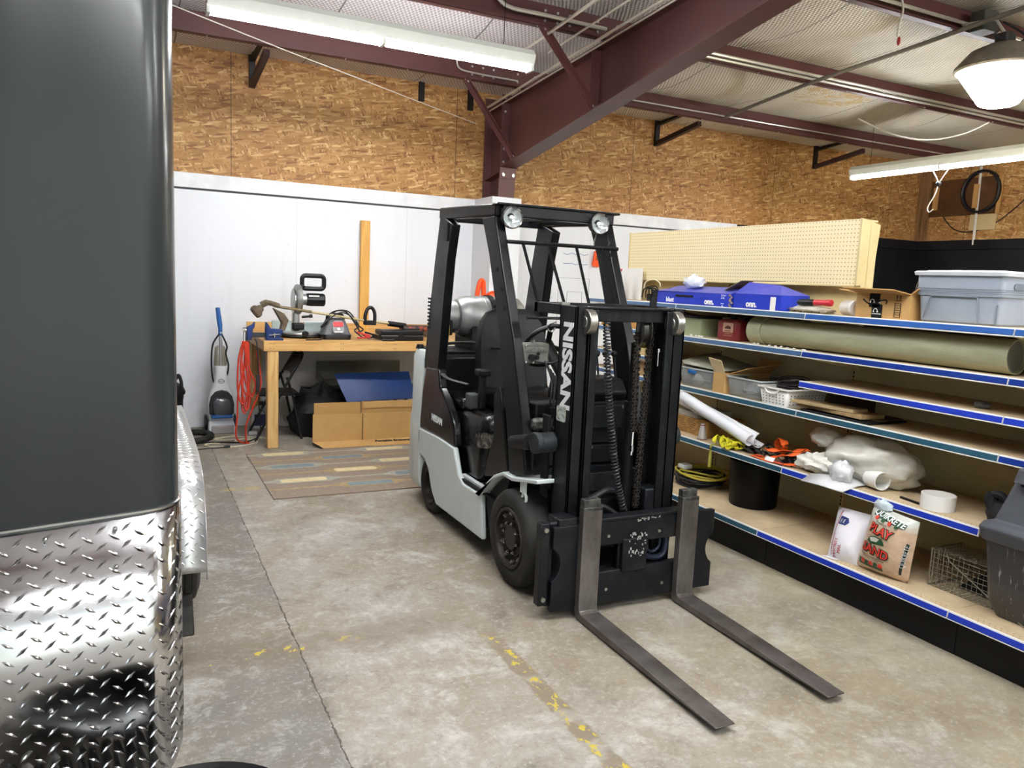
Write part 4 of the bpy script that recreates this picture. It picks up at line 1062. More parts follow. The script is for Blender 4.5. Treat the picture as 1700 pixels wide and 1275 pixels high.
# ---- rug
RG = MB()
rx0, rx1, ry0, ry1, rz_ = .895, 3.0, 5.6, 7.115, .009
RG.box((rx0, ry0, 0.0005), (rx1, ry1, rz_))
def flat(m, pts, z, mi): m.mi = mi; m.poly([(x, y, z) for x, y in pts])
def stadium(cx, cy, L, W, r): return rrect(cx-L/2, cy-W/2, cx+L/2, cy+W/2, r, 5)
for k, yv in enumerate((5.833, 6.062, 6.297, 6.533, 6.757, 7.0)):
    odd = k % 2 == 0; line = 2 if odd else 1
    flat(RG, [(rx0+.005, yv-.019), (rx1-.005, yv-.019), (rx1-.005, yv+.019), (rx0+.005, yv+.019)], rz_+.0006, line)
    for q_, cx in enumerate((1.68, 2.62) if odd else (1.2, 2.14)):
        # pointed ring tapering into its stripe
        ring_ = [(cx-.31, yv-.019), (cx-.24, yv-.04), (cx-.2, yv-.078), (cx+.2, yv-.078), (cx+.24, yv-.04), (cx+.31, yv-.019), (cx+.31, yv+.019), (cx+.24, yv+.04), (cx+.2, yv+.078), (cx-.2, yv+.078), (cx-.24, yv+.04), (cx-.31, yv+.019)]
        flat(RG, ring_, rz_+.0012, line)
        flat(RG, stadium(cx, yv, .36, .105, .03), rz_+.0018, 3 if ((k in (1, 2, 5)) if not q_ else (k in (3, 5))) else 4)
M_RUG = [mat('rug_taupe', '#7d6d5f', .95, var='#8b7b6b', vs=30, bump=.4, bs=160, sheen=.1), mat('rug_grey_band', '#a3a092', .95, var='#8f8c80', vs=25), mat('rug_tan_band', '#a8926f', .95, var='#937f60', vs=25),
         mat('rug_cream', '#d3c39a', .95, var='#c0ae88', vs=20), mat('rug_slate', '#6f7b80', .95, var='#7f8a8c', vs=22)]
tag(RG.build('area_rug', M_RUG, smooth=0), 'brown area rug with rows of cream and slate lozenges, on the floor before the bench', 'rug')

# ---- mitre saw
sx, sy = 1.43, 7.72
SAW = thing('miter_saw', 'silver mitre saw with raised black handled head, on the left end of the bench', 'saw', (sx, sy, TZ))
M_SIL = mat('cast_aluminium', '#b7b9b6', .35, .7, var='#8f918f', vs=9)
m = MB(); m.lathe([(.17, .012), (.18, .02), (.18, .05), (.165, .06), (.001, .062)], (sx+.05, sy, TZ), n=36); m.box((sx-.2, sy-.02, TZ+.01), (sx+.32, sy+.16, TZ+.055)); m.build('turntable_base', M_SIL, SAW, bevel=.006)
m = MB(); m.lathe([(.182, .012), (.19, .016), (.19, .034), (.182, .036)], (sx+.05, sy, TZ), n=36); m.build('degree_scale', mat('scale_dark', '#2b2b2b', .5), SAW)
m = MB(); m.box((sx-.21, sy+.06, TZ+.055), (sx-.02, sy+.085, TZ+.16)); m.box((sx+.1, sy+.06, TZ+.055), (sx+.34, sy+.085, TZ+.15)); m.build('fence', mat('pale_fence', '#b9c6c4', .35, .5), SAW, bevel=.004)
m = MB(); m.box((sx+.28, sy-.02, TZ), (sx+.4, sy+.12, TZ+.11)); m.build('table_extension', M_SIL, SAW, bevel=.008)
m = MB(); m.cyl((sx+.06, sy-.18, TZ+.05), (sx+.06, sy-.24, TZ+.05), .028, 14); m.build('lock_knob', M_PLAS, SAW, bevel=.004)
m = MB(); m.box((sx-.01, sy+.03, TZ+.06), (sx+.05, sy+.12, TZ+.33)); m.build('pivot_arm', M_SIL, SAW, bevel=.012)
m = MB(); m.box((sx-.02, sy, TZ+.07), (sx+.09, sy+.1, TZ+.14)); m.build('pivot_housing', M_PLAS, SAW, bevel=.015)
m = MB(); m.cyl((sx+.06, sy-.02, TZ+.2), (sx+.14, sy-.04, TZ+.21), .012, 10); m.cyl((sx+.13, sy-.04, TZ+.21), (sx+.16, sy-.045, TZ+.215), .018, 10); m.build('bevel_lever', M_PLAS, SAW)
m = MB(); gc = V((sx+.03, sy+.05, TZ+.37)); 
m.lathe([(.12, -.03), (.142, -.02), (.15, 0), (.142, .03), (.12, .035)], gc, (1, 0, 0), 40); m.build('blade_guard', M_SIL, SAW)
m = MB(); m.lathe([(.115, -.045), (.125, -.042), (.125, -.032), (.115, -.03)], gc+V((0, 0, -.02)), (1, 0, 0), 40); m.lathe([(.13, -.0385), (.131, -.0375), (.13, -.0365)], gc+V((0, 0, -.03)), (1, 0, 0), 40); m.build('saw_blade', mat('blade_steel', '#9c9d9a', .25, .95), SAW)
m = MB(); m.cyl(gc+V((.03, 0, .0)), gc+V((.09, 0, 0)), .055, 20); m.build('gear_housing', M_SIL, SAW, bevel=.006)
m = MB(); m.lathe([(.05, .08), (.062, .09), (.066, .12), (.066, .25), (.058, .265), (.001, .266)], gc, (1, 0, 0), 10); mo = m.build('motor', M_PLAS, SAW, smooth=20)
m = MB(); m.box(gc+V((.1, -.071, .03)), gc+V((.2, -.06, .045))); m.build('motor_label', mat('silver_label2', '#d6d6d4', .4), mo)
h0 = gc+V((.12, -.0, .16)); m = MB()
loop = [(p[0], p[1]) for p in rrect(-.075, -.052, .14, .075, .035, 5)]
m.tube([h0+V((x, 0, z)) for x, z in loop], .023, 8, closed=True); m.build('handle', M_PLAS, SAW)
m = MB(); m.cyl(gc+V((.02, 0, .1)), h0+V((-.06, 0, -.02)), .03, 12); m.build('handle_neck', M_PLAS, SAW)

# ---- battery charger with leads
CHG = thing('battery_charger', 'grey battery charger with red front panel, black leads coiled over its handle, on the bench', 'battery charger', (1.785, 7.56, TZ))
c0 = V((1.785, 7.56, TZ)); m = MB()
for_ = []
for z, w, d in ((.0, .13, .1), (.02, .14, .105), (.05, .142, .105), (.06, .135, .1), (.13, .115, .085), (.19, .09, .06), (.205, .08, .05)):
    for_.append([(c0.x+x, c0.y+y, TZ+z) for x, y in rrect(-w, -d, w, d, .04, 5)])
m.loft(for_); m.build('case', mat('charcoal_grey_plastic', '#55565a', .4), CHG, smooth=50)
m = MB(); m.loft([[(c0.x+x, c0.y+y, TZ+z) for x, y in rrect(-w, -d, w, d, .04, 5)] for z, w, d in ((.0, .138, .108), (.045, .146, .111), (.05, .14, .106))]); m.build('base_skirt', M_PLAS, CHG, smooth=50)
m = MB(); m.frame(c0+V((.01, -.092, .12)), V((1, 0, 0)), V((0, .3, .95)).normalized(), V((0, -.95, .3)).normalized())
m.prism(rrect(-.055, -.06, .055, .06, .025, 5), 'z', 0, .008); m.build('front_panel', mat('panel_grey', '#8a8b8e', .35), CHG)
m = MB(); m.frame(c0+V((.01, -.1, .12)), V((1, 0, 0)), V((0, .3, .95)).normalized(), V((0, -.95, .3)).normalized())
m.prism(rrect(-.05, .005, .05, .055, .012, 4), 'z', 0, .004); m.build('red_panel', mat('red_plastic', '#b8373a', .4), CHG)
m = MB(); m.frame(c0+V((.01, -.1, .12)), V((1, 0, 0)), V((0, .3, .95)).normalized(), V((0, -.95, .3)).normalized())
m.cyl((0, -.018, 0), (0, -.018, .012), .014, 18); m.box((-.04, -.048, 0), (.04, -.04, .004)); m.build('dial', M_LETW, CHG)
m = MB(); m.tube(cr([c0+V((-.08, 0, .19)), c0+V((-.06, 0, .235)), c0+V((.06, 0, .24)), c0+V((.085, 0, .19))], 8), .014, 8); m.build('handle', M_PLAS, CHG)
m = MB()
m.tube(cr([c0+V((-.15, -.07, .11)), c0+V((-.1, -.08, .16)), c0+V((-.08, -.09, .24)), c0+V((0, -.07, .28)), c0+V((.09, -.07, .27)), c0+V((.15, -.08, .2)), c0+V((.2, -.1, .12)), c0+V((.24, -.1, .06)), c0+V((.3, -.1, .03))], 8), .007, 6)
m.tube(cr([c0+V((-.12, -.08, .15)), c0+V((-.02, -.07, .27)), c0+V((.1, -.06, .28)), c0+V((.17, -.05, .22)), c0+V((.22, -.06, .13)), c0+V((.17, -.1, .09)), c0+V((.24, -.12, .03))], 8), .007, 6)
m.tube(cr([c0+V((-.16, -.09, .12)), c0+V((-.09, -.1, .19)), c0+V((.02, -.09, .26)), c0+V((.12, -.08, .24)), c0+V((.2, -.07, .15)), c0+V((.26, -.08, .1)), c0+V((.2, -.07, .07))], 8), .007, 6)
m.build('lead', M_WIREB, CHG)
for (x, y, cname, cm) in ((2.05, 7.45, 'red_clamp', mat('red_clamp', '#c23a3e', .4)), (2.13, 7.47, 'black_clamp', M_PLAS)):
    m = MB(); p = V((x, y, TZ+.02))
    m.bar(p+V((-.07, 0, .055)), p+V((.06, 0, .02)), .02, .018); m.bar(p+V((-.07, 0, .0)), p+V((.06, 0, .008)), .02, .016); m.cyl(p+V((.02, -.012, .02)), p+V((.02, .012, .02)), .016, 10)
    m.build(cname, cm, CHG, bevel=.003)
# ---- blue clamp / vise at the left end
M_BLU = mat('navy_cast_iron', '#22356b', .42, .2, var='#1a2850', vs=12)
VZ = thing('bar_clamp', 'blue cast bar clamp overhanging the left end of the bench', 'clamp', (1.06, 7.4, TZ))
m = MB(); m.box((.93, 7.36, TZ+.025), (1.24, 7.385, TZ+.07)); m.build('bar', mat('dark_bar_steel', '#3e3f44', .4, .7), VZ, bevel=.003)
m = MB(); m.prism([(.93, TZ+.0), (.975, TZ+.0), (.985, TZ+.1), (1.0, TZ+.12), (1.005, TZ+.17), (.975, TZ+.14), (.935, TZ+.12)], 'y', 7.34, 7.405); m.build('fixed_jaw', M_BLU, VZ, bevel=.006)
m = MB(); m.prism([(1.1, TZ+.0), (1.2, TZ+.0), (1.25, TZ+.06), (1.25, TZ+.1), (1.14, TZ+.11), (1.12, TZ+.15), (1.1, TZ+.17), (1.095, TZ+.1)], 'y', 7.335, 7.41); m.build('sliding_jaw', M_BLU, VZ, bevel=.006)
m = MB(); m.box((1.1, 7.3, TZ+.0), (1.25, 7.44, TZ+.022)); m.build('foot', M_BLU, VZ, bevel=.005)
m = MB(); m.cyl((1.17, 7.31, TZ+.03), (1.17, 7.31, TZ+.07), .01, 10); m.cyl((1.12, 7.305, TZ+.05), (1.22, 7.305, TZ+.06), .006, 8); m.cyl((.915, 7.37, TZ+.09), (.915, 7.37, TZ-.05), .012, 10); m.cyl((.9, 7.37, TZ+.09), (.93, 7.37, TZ+.095), .022, 10); m.build('screw_handle', M_CHROME, VZ)
# ---- string trimmer lying along the bench
TRM = thing('string_trimmer', 'long shafted string trimmer with mud-brown head, lying across the saw and the bench', 'string trimmer', (1.9, 7.5, TZ))
M_MUD = mat('mud_caked_plastic', '#4b4034', .8, var='#6f6250', vs=14)
A = AY(455, 508, 7.44); B = AY(605, 532, 7.5); D = AY(645, 537, 7.55)
m = MB(); m.tube([A, A.lerp(B, .4)], .014, 10); m.build('lower_shaft', mat('dirty_shaft', '#857350', .5, .3, var='#5d5240', vs=20), TRM)
m = MB(); m.tube([A.lerp(B, .4), B, D], .0125, 10); m.build('shaft', mat('tan_shaft', '#b9ab86', .35, .5), TRM)
hc = AY(430, 512, 7.44)
m = MB(); m.lathe([(.001, 0), (.05, .0), (.062, .02), (.06, .05), (.04, .07), (.03, .1)], hc+V((-.05, 0, -.05)), V((.75, 0, .6)), 8); m.build('trimmer_head', M_MUD, TRM, bevel=.005, smooth=15)
m = MB(); m.tube(cr([hc+V((.02, 0, .03)), hc+V((.08, 0, .055)), A+V((.05, 0, 0))], 6), [.03]*6+[.024]*6+[.018], 8); m.build('gearbox', M_MUD, TRM)
g0 = AY(462, 520, 7.44)
m = MB(); m.loft([[g0+V((-.05, -.04, .05)), g0+V((.05, -.04, .0)), g0+V((.05, .06, .0)), g0+V((-.05, .06, .05))], [g0+V((.03, -.05, -.09)), g0+V((.09, -.05, -.06)), g0+V((.09, .07, -.06)), g0+V((.03, .07, -.09))], [g0+V((.01, -.03, -.17)), g0+V((.06, -.03, -.16)), g0+V((.06, .05, -.16)), g0+V((.01, .05, -.17))]]); m.build('cutting_guard', M_MUD, TRM, bevel=.008)
hl = AY(612, 532, 7.5)
m = MB(); m.tube(cr([hl+V((-.035, 0, -.04)), hl+V((-.035, 0, .05)), hl+V((-.01, 0, .115)), hl+V((.03, 0, .125)), hl+V((.06, 0, .07)), hl+V((.06, 0, -.04))], 7), .018, 8); m.box(hl+V((-.04, -.025, -.045)), hl+V((.07, .025, .0))); m.build('loop_handle', M_PLAS, TRM)
m = MB(); e0 = D; e1 = AY(700, 545, 7.62); m.tube([e0, e0.lerp(e1, .5)], .028, 10); m.build('rear_grip', M_PLAS, TRM)
m = MB(); m.box(e0.lerp(e1, .45)+V((-.02, -.06, -.06)), e1+V((.1, .07, .03))); m.build('engine', mat('grimy_engine', '#2a2522', .6, var='#8a3f2c', vs=16, lo=.52, hi=.6), TRM, bevel=.03, seg=3)
m = MB(); m.lathe([(.03, 0), (.06, .02), (.065, .08), (.05, .1)], e1+V((-.02, -.02, -.03)), (1, 0, 0), 14); m.build('starter_housing', M_MUD, TRM)
# cases at the right of the bench
for (x0, x1, ya, yb, z0, z1, lab, nm) in ((2.2, 2.64, 7.36, 7.62, TZ+.002, TZ+.1, 'black moulded tool case with a silver seam at the right end of the bench', 'tool_case'),):
    t = thing(nm, lab, 'tool case', ((x0+x1)/2, (ya+yb)/2, z0))
    m = MB(); m.box((x0, ya, z0), (x1, yb, z0+.045)); m.build('lower_shell', M_PLAS, t, bevel=.012)
    m = MB(); m.box((x0-.004, ya-.004, z0+.045), (x1+.004, yb+.004, z0+.053)); m.build('seam', M_CHROME, t)
    m = MB(); m.box((x0+.005, ya, z0+.053), (x1, yb, z1)); m.build('lid', M_PLAS, t, bevel=.012)
    m = MB(); m.box((x0+.17, ya-.012, z0+.03), (x0+.22, ya, z0+.075)); m.build('latch', M_PLAS, t, bevel=.004)
m = MB(); m.tube([(2.19, 7.31, TZ+.012), (2.31, 7.295, TZ+.012)], .012, 8); m.tube([(2.19, 7.31, TZ+.012), (2.05, 7.335, TZ+.02)], .0035, 6)
tag(m.build('screwdriver', mat('dark_brown_grip', '#2c211d', .5)), 'long thin screwdriver with dark grip at the front edge of the bench', 'screwdriver')
m = MB(); m.tube(cr([(1.46, 7.33, TZ+.008), (1.6, 7.36, TZ+.01), (1.62, 7.4, TZ+.025)], 6), .012, 6, flat=.5); tag(m.build('saw_cord', M_WIREB), 'short black cord end lying between the mitre saw and the charger', 'cord')
# orange tool beyond the tank
OT = thing('chainsaw', 'orange handled power saw on the far bench end, behind the propane tank', 'power tool', (2.85, 7.7, TZ))
ho = AY(800, 485, 7.7)
M_ORG = mat('orange_plastic', '#f0521a', .4)
m = MB(); m.box((ho.x-.1, 7.6, TZ), (ho.x+.22, 7.8, ho.z-.05)); m.build('saw_body', M_PLAS, OT, bevel=.03)
m = MB(); m.tube(cr([ho+V((-.06, 0, -.13)), ho+V((-.05, 0, 0)), ho+V((-.025, 0, .11)), ho+V((.01, 0, .11)), ho+V((.02, 0, .0)), ho+V((.03, 0, -.13))], 6), .028, 8); m.build('front_handle', M_ORG, OT)
m = MB(); m.sph(ho+V((.14, -.02, -.04)), (.1, .07, .06), 8); m.build('engine_cover', M_ORG, OT)
# ---- orange extension cord hanging from the clamp screw
oc = MB(); rng = random.Random(11)
def hang(x, y, bot, w, ph):
    return cr([(x, y, TZ-.01), (x-w*.8, y+.01, (TZ+bot)/2+.1), (x-w*.9+ph, y, bot+.1), (x+ph, y-.005, bot), (x+w*.8+ph, y+.01, bot+.12), (x+w*.7, y, (TZ+bot)/2), (x+.01, y, TZ-.02)], 8)
for k, (bt, w, ph) in enumerate(((.42, .05, 0), (.36, .035, .02), (.48, .045, .05), (.33, .03, -.02))):
    oc.tube(hang(.9+.012*k, 7.35+.006*k, bt, w, ph), .0085, 6)
oc.tube(cr([(.93, 7.36, .8), (.86, 7.36, .55), (.85, 7.37, .3), (.84, 7.4, .12), (.89, 7.46, .04), (.97, 7.5, .02)], 8), .0085, 6)
oc.tube(cr([(1.02, 7.38, .9), (1.06, 7.38, .6), (.98, 7.38, .36), (.93, 7.4, .2), (.94, 7.44, .03)], 8), .0085, 6)
oc.tube(cr([(.89, 7.36, .6), (.93, 7.36, .5), (1.0, 7.37, .52)], 6), .0085, 6)
tag(oc.build('extension_cord', mat('orange_red_cord', '#c23a26', .5)), 'orange extension cord hanging in loops from the bench end', 'extension cord')
bc = MB(); bc.tube(cr([(1.0, 7.33, TZ+.01), (1.01, 7.27, TZ-.03), (1.02, 7.265, .8), (1.03, 7.27, .6), (1.03, 7.28, .42), (1.05, 7.35, .25), (1.06, 7.45, .1), (.95, 7.55, .02), (.75, 7.62, .012), (.5, 7.66, .012)], 8), .007, 6)
bc.box((1.0, 7.255, .56), (1.035, 7.28, .7))
tag(bc.build('power_cord', M_WIREB), 'black power cord hanging down the bench end beside the orange one', 'power cord')
# ---- carpet cleaner
cx_, cy_ = .785, 8.2
CC = thing('carpet_cleaner', 'upright white and blue carpet cleaner standing against the white wall', 'carpet cleaner', (cx_, cy_, 0))
M_CCW = mat('white_grey_plastic', '#dfe0e2', .35); M_CCB = mat('blue_plastic', '#2a5c9c', .35)
m = MB(); m.loft([[(cx_+x, cy_+y, z) for x, y in rrect(-w, -d, w, .12, .03, 4)] for z, w, d in ((.015, .125, .2), (.06, .125, .2), (.1, .12, .15), (.14, .11, .08))]); m.build('foot', M_CCW, CC, smooth=50)
m = MB(); m.loft([[(cx_+x, cy_-.02+y, z) for x, y in rrect(-w, -d, w, d, .04, 4)] for z, w, d in ((.12, .115, .08), (.3, .125, .09), (.42, .105, .085), (.52, .065, .07), (.62, .055, .06), (.68, .06, .06))]); bod = m.build('body', M_CCW, CC, smooth=50)
m = MB(); m.loft([[(cx_+x, y, z) for x, z in [(-.115, .2), (.115, .2), (.118, .3), (.1, .38), (.06, .43), (0, .445), (-.06, .43), (-.1, .38), (-.118, .3)]] for y in (cy_-.13, cy_-.08)]); m.build('arch', mat('dark_charcoal_plastic', '#232427', .4), bod, bevel=.01)
m = MB(); m.loft([[(cx_+x, y, z) for x, z in rrect(-.088+i, .19+i, .088-i, .37-i, .05, 5)] for y, i in ((cy_-.125, 0), (cy_-.16, .006), (cy_-.172, .03))]); m.build('dirty_water_tank', mat('smoky_clear_plastic', '#4a4c52', .1, spec=.8), bod, smooth=50)
m = MB(); m.box((cx_-.1, cy_-.165, .165), (cx_+.1, cy_-.1, .2)); m.build('blue_band', M_CCB, bod, bevel=.008)
m = MB(); m.box((cx_-.105, cy_-.215, .02), (cx_+.105, cy_-.19, .1)); m.build('nozzle', mat('clear_nozzle', '#9c9596', .12, spec=.8), CC, bevel=.008)
for s in (-1, 1):
    m = MB(); m.cyl((cx_+s*.125, cy_+.06, .085), (cx_+s*.15, cy_+.06, .085), .085, 24); m.build('wheel', M_PLAS, CC, bevel=.006)
m = MB(); m.loft([[(cx_+x, cy_+.01+y, z) for x, y in rrect(-w, -d, w, d, .03, 4)] for z, w, d in ((.64, .06, .05), (.75, .06, .055), (.86, .05, .04), (.88, .03, .03))]); m.build('solution_tank', mat('smoky_tan_plastic', '#7f7a6c', .15, spec=.7), CC, smooth=50)
m = MB(); m.cyl((cx_+.0, cy_-.04, .64), (cx_+.002, cy_-.02, 1.02), .016, 12); m.build('wand', mat('silver_tube', '#c7c7c7', .3, .8), CC)
m = MB(); m.tube(cr([(cx_, cy_-.02, .98), (cx_, cy_-.01, 1.06), (cx_-.012, cy_, 1.17), (cx_-.022, cy_, 1.26)], 5), [.02]*6+[.024]*5+[.022]*4+[.019], 10); m.build('handle', M_CCB, CC)
m = MB(); m.tube(cr([(cx_-.01, cy_-.03, 1.0), (cx_-.07, cy_-.03, .9), (cx_-.085, cy_-.02, .75), (cx_-.08, cy_-.03, .58), (cx_-.06, cy_-.04, .5)], 7), .009, 6); m.tube(cr([(cx_+.01, cy_-.03, 1.0), (cx_+.06, cy_-.03, .88), (cx_+.05, cy_-.03, .8), (cx_+.075, cy_-.02, .68), (cx_+.06, cy_-.03, .58)], 7), .009, 6); m.build('wrapped_cord', M_WIREB, CC)
m = MB(); m.tube([(cx_+.0+.03*cos(2*pi*k/20), cy_-.093, .53+.021*sin(2*pi*k/20)) for k in range(20)], .002, 5, closed=True); lg = m.build('badge_ring', M_PLAS, bod)
text('Hoover', (cx_, cy_-.094, .53), (1, 0, 0), (0, 0, 1), .018, M_PLAS, bod, shear=.3)
# ---- folding chair
FC = thing('folding_chair', 'black steel folding chair tucked under the bench beside its front leg', 'chair', (1.27, 7.86, 0))
M_FCH = mat('black_chair_steel', '#19191a', .42)
x_ = lambda x, y, z: (x, y, z)
m = MB(); m.loft([[(x, y, z) for x, y in rrect(1.075, 7.66, 1.47, 8.06, .06, 5)] for z in (.435, .462)]); m.build('seat', M_FCH, FC, bevel=.006)
for yy in (7.635, 8.085):
    m = MB(); m.tube(cr([(1.045, yy, .0), (1.2, yy, .3), (1.36, yy, .6), (1.475, yy, .8)], 3), .013, 8); m.build('front_leg', M_FCH, FC)
    m = MB(); m.tube([(1.49, yy+(.02 if yy < 8 else -.02), 0), (1.4, yy+(.02 if yy < 8 else -.02), .44), (1.345, yy+(.02 if yy < 8 else -.02), .62)], .012, 8); m.build('rear_leg', M_FCH, FC)
m = MB(); m.tube(cr([(1.475, 7.635, .8), (1.495, 7.67, .845), (1.5, 7.75, .86), (1.5, 7.97, .86), (1.495, 8.05, .845), (1.475, 8.085, .8)], 5), .013, 8); m.build('top_bow', M_FCH, FC)
m = MB(); 
rows = []
for k in range(7):
    y = 7.64+k*.0735; b = .02*(1-((k-3)/3)**2)
    rows.append([(1.378+b, y, .635+b*1.2), (1.43+b, y, .73), (1.49+b, y, .84)])
m.loft(rows, closed=False); m.build('back_panel', M_FCH, FC, solid=.006, smooth=60)
m = MB(); m.tube([(1.17, 7.635, .24), (1.17, 8.085, .24)], .009, 6); m.build('front_stretcher', M_FCH, FC)
m = MB(); m.tube([(1.45, 7.655, .2), (1.45, 8.065, .2)], .009, 6); m.build('rear_stretcher', M_FCH, FC)
# ---- stainless sink table below the bench
SK = thing('steel_sink_table', 'stainless steel sink table with a back splash in the shade under the bench', 'sink table', (2.2, 8.2, 0))
M_SS = mat('stainless_steel', '#77756c', .3, .9, var='#5b594f', vs=3)
m = MB(); m.box((1.78, 8.36, .5), (2.72, 8.38, .7)); m.build('back_splash', M_SS, SK, bevel=.004)
m = MB(); m.prism([(8.36, .5), (8.36, .58), (7.9, .52), (7.88, .47)], 'x', 1.78, 1.8); m.box((1.8, 7.88, .48), (2.72, 8.36, .5)); m.box((1.8, 7.88, .44), (2.72, 7.9, .5)); m.build('basin_top', M_SS, SK, bevel=.004)
for xx in (1.86, 2.66):
    for yy in (7.93, 8.3): m = MB(); m.cyl((xx, yy, 0), (xx, yy, .48), .018, 12); m.build('leg', M_SS, SK)
# ---- blue folded panel, leaning on the box
M_BLP = mat('royal_blue_plastic', '#0b2c60', .45, var='#092450', vs=3, spec=.3)
m = MB(); P = lambda x, y, z: V((x, y, z))
m.loft([[P(1.77, 7.5, .67), P(1.82, 7.42, .52), P(1.86, 7.33, .405)], [P(2.15, 7.52, .675), P(2.15, 7.44, .53), P(2.15, 7.34, .42)], [P(2.55, 7.54, .68), P(2.56, 7.45, .535), P(2.56, 7.35, .43)]], closed=False)
tag(m.build('plastic_sheet', M_BLP, solid=.01, bevel=.002), 'folded royal blue plastic panel leaning behind the cardboard box under the bench', 'plastic panel')
# ---- opened-out cardboard box
CB = thing('cardboard_box', 'flattened open cardboard box standing under the bench with its flaps on the floor', 'cardboard box', (2.05, 7.27, 0))
M_CARD = mat('kraft_cardboard', '#c19a63', .75, var='#b48c56', vs=4, bump=.05, bs=80)
M_CARDD = mat('kraft_inner', '#b28a54', .8)
m = MB(); m.box((1.515, 7.25, .045), (1.99, 7.262, .315)); m.build('left_panel', M_CARD, CB)
m = MB(); m.box((2.0, 7.25, .045), (2.62, 7.262, .31)); m.build('right_panel', M_CARD, CB)
m = MB(); m.box((1.535, 7.3, .05), (1.985, 7.31, .415)); m.build('left_back_panel', M_CARDD, CB)
m = MB(); m.box((1.995, 7.3, .05), (2.62, 7.31, .42)); rbk = m.build('right_back_panel', M_CARDD, CB)
m = MB(); m.box((2.01, 7.292, .355), (2.62, 7.299, .41)); m.build('flap_patch', M_CARD, rbk)
m = MB(); m.hexa([(1.515, 7.25, .05), (1.515, 7.262, .05), (1.995, 7.262, .05), (1.995, 7.25, .05), (1.59, 7.125, .0105), (1.59, 7.13, .0165), (2.04, 7.13, .0165), (2.04, 7.125, .0105)]); m.build('left_floor_flap', M_CARD, CB)
m = MB(); m.hexa([(2.0, 7.25, .05), (2.0, 7.262, .05), (2.62, 7.262, .05), (2.62, 7.25, .05), (2.05, 7.12, .0105), (2.05, 7.125, .0165), (2.66, 7.125, .0165), (2.66, 7.12, .0105)]); rff = m.build('right_floor_flap', M_CARD, CB)
text('Portable Enclosure', (2.3, 7.2, .041), (1, 0, 0), (0, .96, .28), .05, mat('dark_print', '#2a2018', .7), rff, offset=.002)
# ---- black bag and dark bits under the bench
def lump(name, m_, c, r, seed, amp=.18, freq=6, n=14, flat_z=None, label=None, cat=None, sq=1., parent=None, group=None):
    """crumpled soft shape"""
    from mathutils import noise as mn
    m = MB(); r = V(r); c = V(c); rings = []
    for i in range(n+1):
        a = -pi/2+pi*i/n; a = max(-pi/2+.04, min(pi/2-.04, a)); ring = []
        for k in range(2*n):
            b = pi*k/n
            d = V((abs(cos(a))**sq*cos(b), abs(cos(a))**sq*sin(b), sin(a)))
            f = 1+amp*mn.fractal(d*freq*.35+V((seed, seed*1.7, 0)), 1.0, 2.0, 4)
            p = c+V((d.x*r.x*f, d.y*r.y*f, d.z*r.z*f))
            if flat_z is not None and p.z < flat_z: p.z = flat_z+(abs(p.x*7+p.y*3) % 1)*.002
            ring.append(p)
        rings.append(ring)
    m.loft(rings); o = m.build(name, m_, parent, smooth=70)
    if label: tag(o, label, cat, group)
    return o
lump('black_bag', mat('black_nylon', '#0f0f11', .7, bump=.3, bs=30), (1.72, 7.78, .2), (.3, .2, .29), 3, .35, 7, 16, .002, 'black nylon bag slumped on the floor under the sink table', 'bag')
BT = thing('detergent_bottle', 'white bottle with purple label on the floor behind the folding chair', 'bottle', (1.2, 8.33, 0))
m = MB(); m.loft([[(1.2+x, 8.33+y, z) for x, y in rrect(-w, -.05, w, .05, .025, 4)] for z, w in ((0, .09), (.02, .095), (.16, .09), (.21, .06), (.24, .03))]); m.build('bottle_body', mat('milky_white_plastic', '#d5d6d8', .4), BT, smooth=50)
m = MB(); m.box((1.125, 8.276, .03), (1.26, 8.281, .15)); m.build('purple_label', mat('purple_label', '#34305c', .5), BT)
m = MB(); m.cyl((1.2, 8.33, .24), (1.2, 8.33, .28), .025, 14); m.build('cap', mat('brown_cap', '#5a3f30', .5), BT)
lump('white_sack', mat('white_sack', '#d6d4cc', .7), (1.42, 8.34, .16), (.12, .09, .17), 8, .25, 6, 12, .002, 'crumpled white plastic sack against the wall behind the chair legs', 'sack')
# ---- shop vacuum and hose at the left
VC = thing('shop_vacuum', 'black shop vacuum mostly hidden behind the dark trailer, hose on the floor', 'vacuum', (.25, 7.75, 0))
m = MB(); m.lathe([(.15, .06), (.165, .09), (.17, .42), (.175, .44), (.175, .47), (.16, .48), (.001, .48)], (.24, 7.7, 0), n=32); m.build('drum', M_PLAS, VC)
m = MB(); m.lathe([(.185, .475), (.19, .485), (.19, .505), (.17, .55), (.1, .6), (.001, .61)], (.24, 7.7, 0), n=32); m.build('motor_head', M_PLAS, VC)
m = MB(); m.tube(cr([(.3, 7.62, .54), (.35, 7.6, .64), (.37, 7.6, .66), (.39, 7.6, .6), (.39, 7.6, .54)], 6), .016, 8); m.build('carry_handle', M_PLAS, VC)
m = MB()
for k in range(4): m.box((.235+.165*cos(.4*k-1.8), 7.7+.168*sin(.4*k-1.8)-.006, .1), (.245+.165*cos(.4*k-1.8), 7.7+.168*sin(.4*k-1.8)+.006, .44))
m.build('drum_ribs', M_PLAS, VC)
m = MB()
for k in range(5):
    a = 2*pi*k/5; m.cyl((.24+.17*cos(a), 7.7+.17*sin(a), .03), (.24+.17*cos(a)+.02, 7.7+.17*sin(a), .03), .03, 12)
m.build('casters', M_PLAS, VC)
m = MB(); hp = cr([(.32, 7.56, .2), (.4, 7.5, .08), (.48, 7.62, .035), (.58, 7.7, .032), (.665, 7.85, .032), (.62, 8.02, .032), (.48, 8.06, .032), (.36, 7.98, .032)], 14)
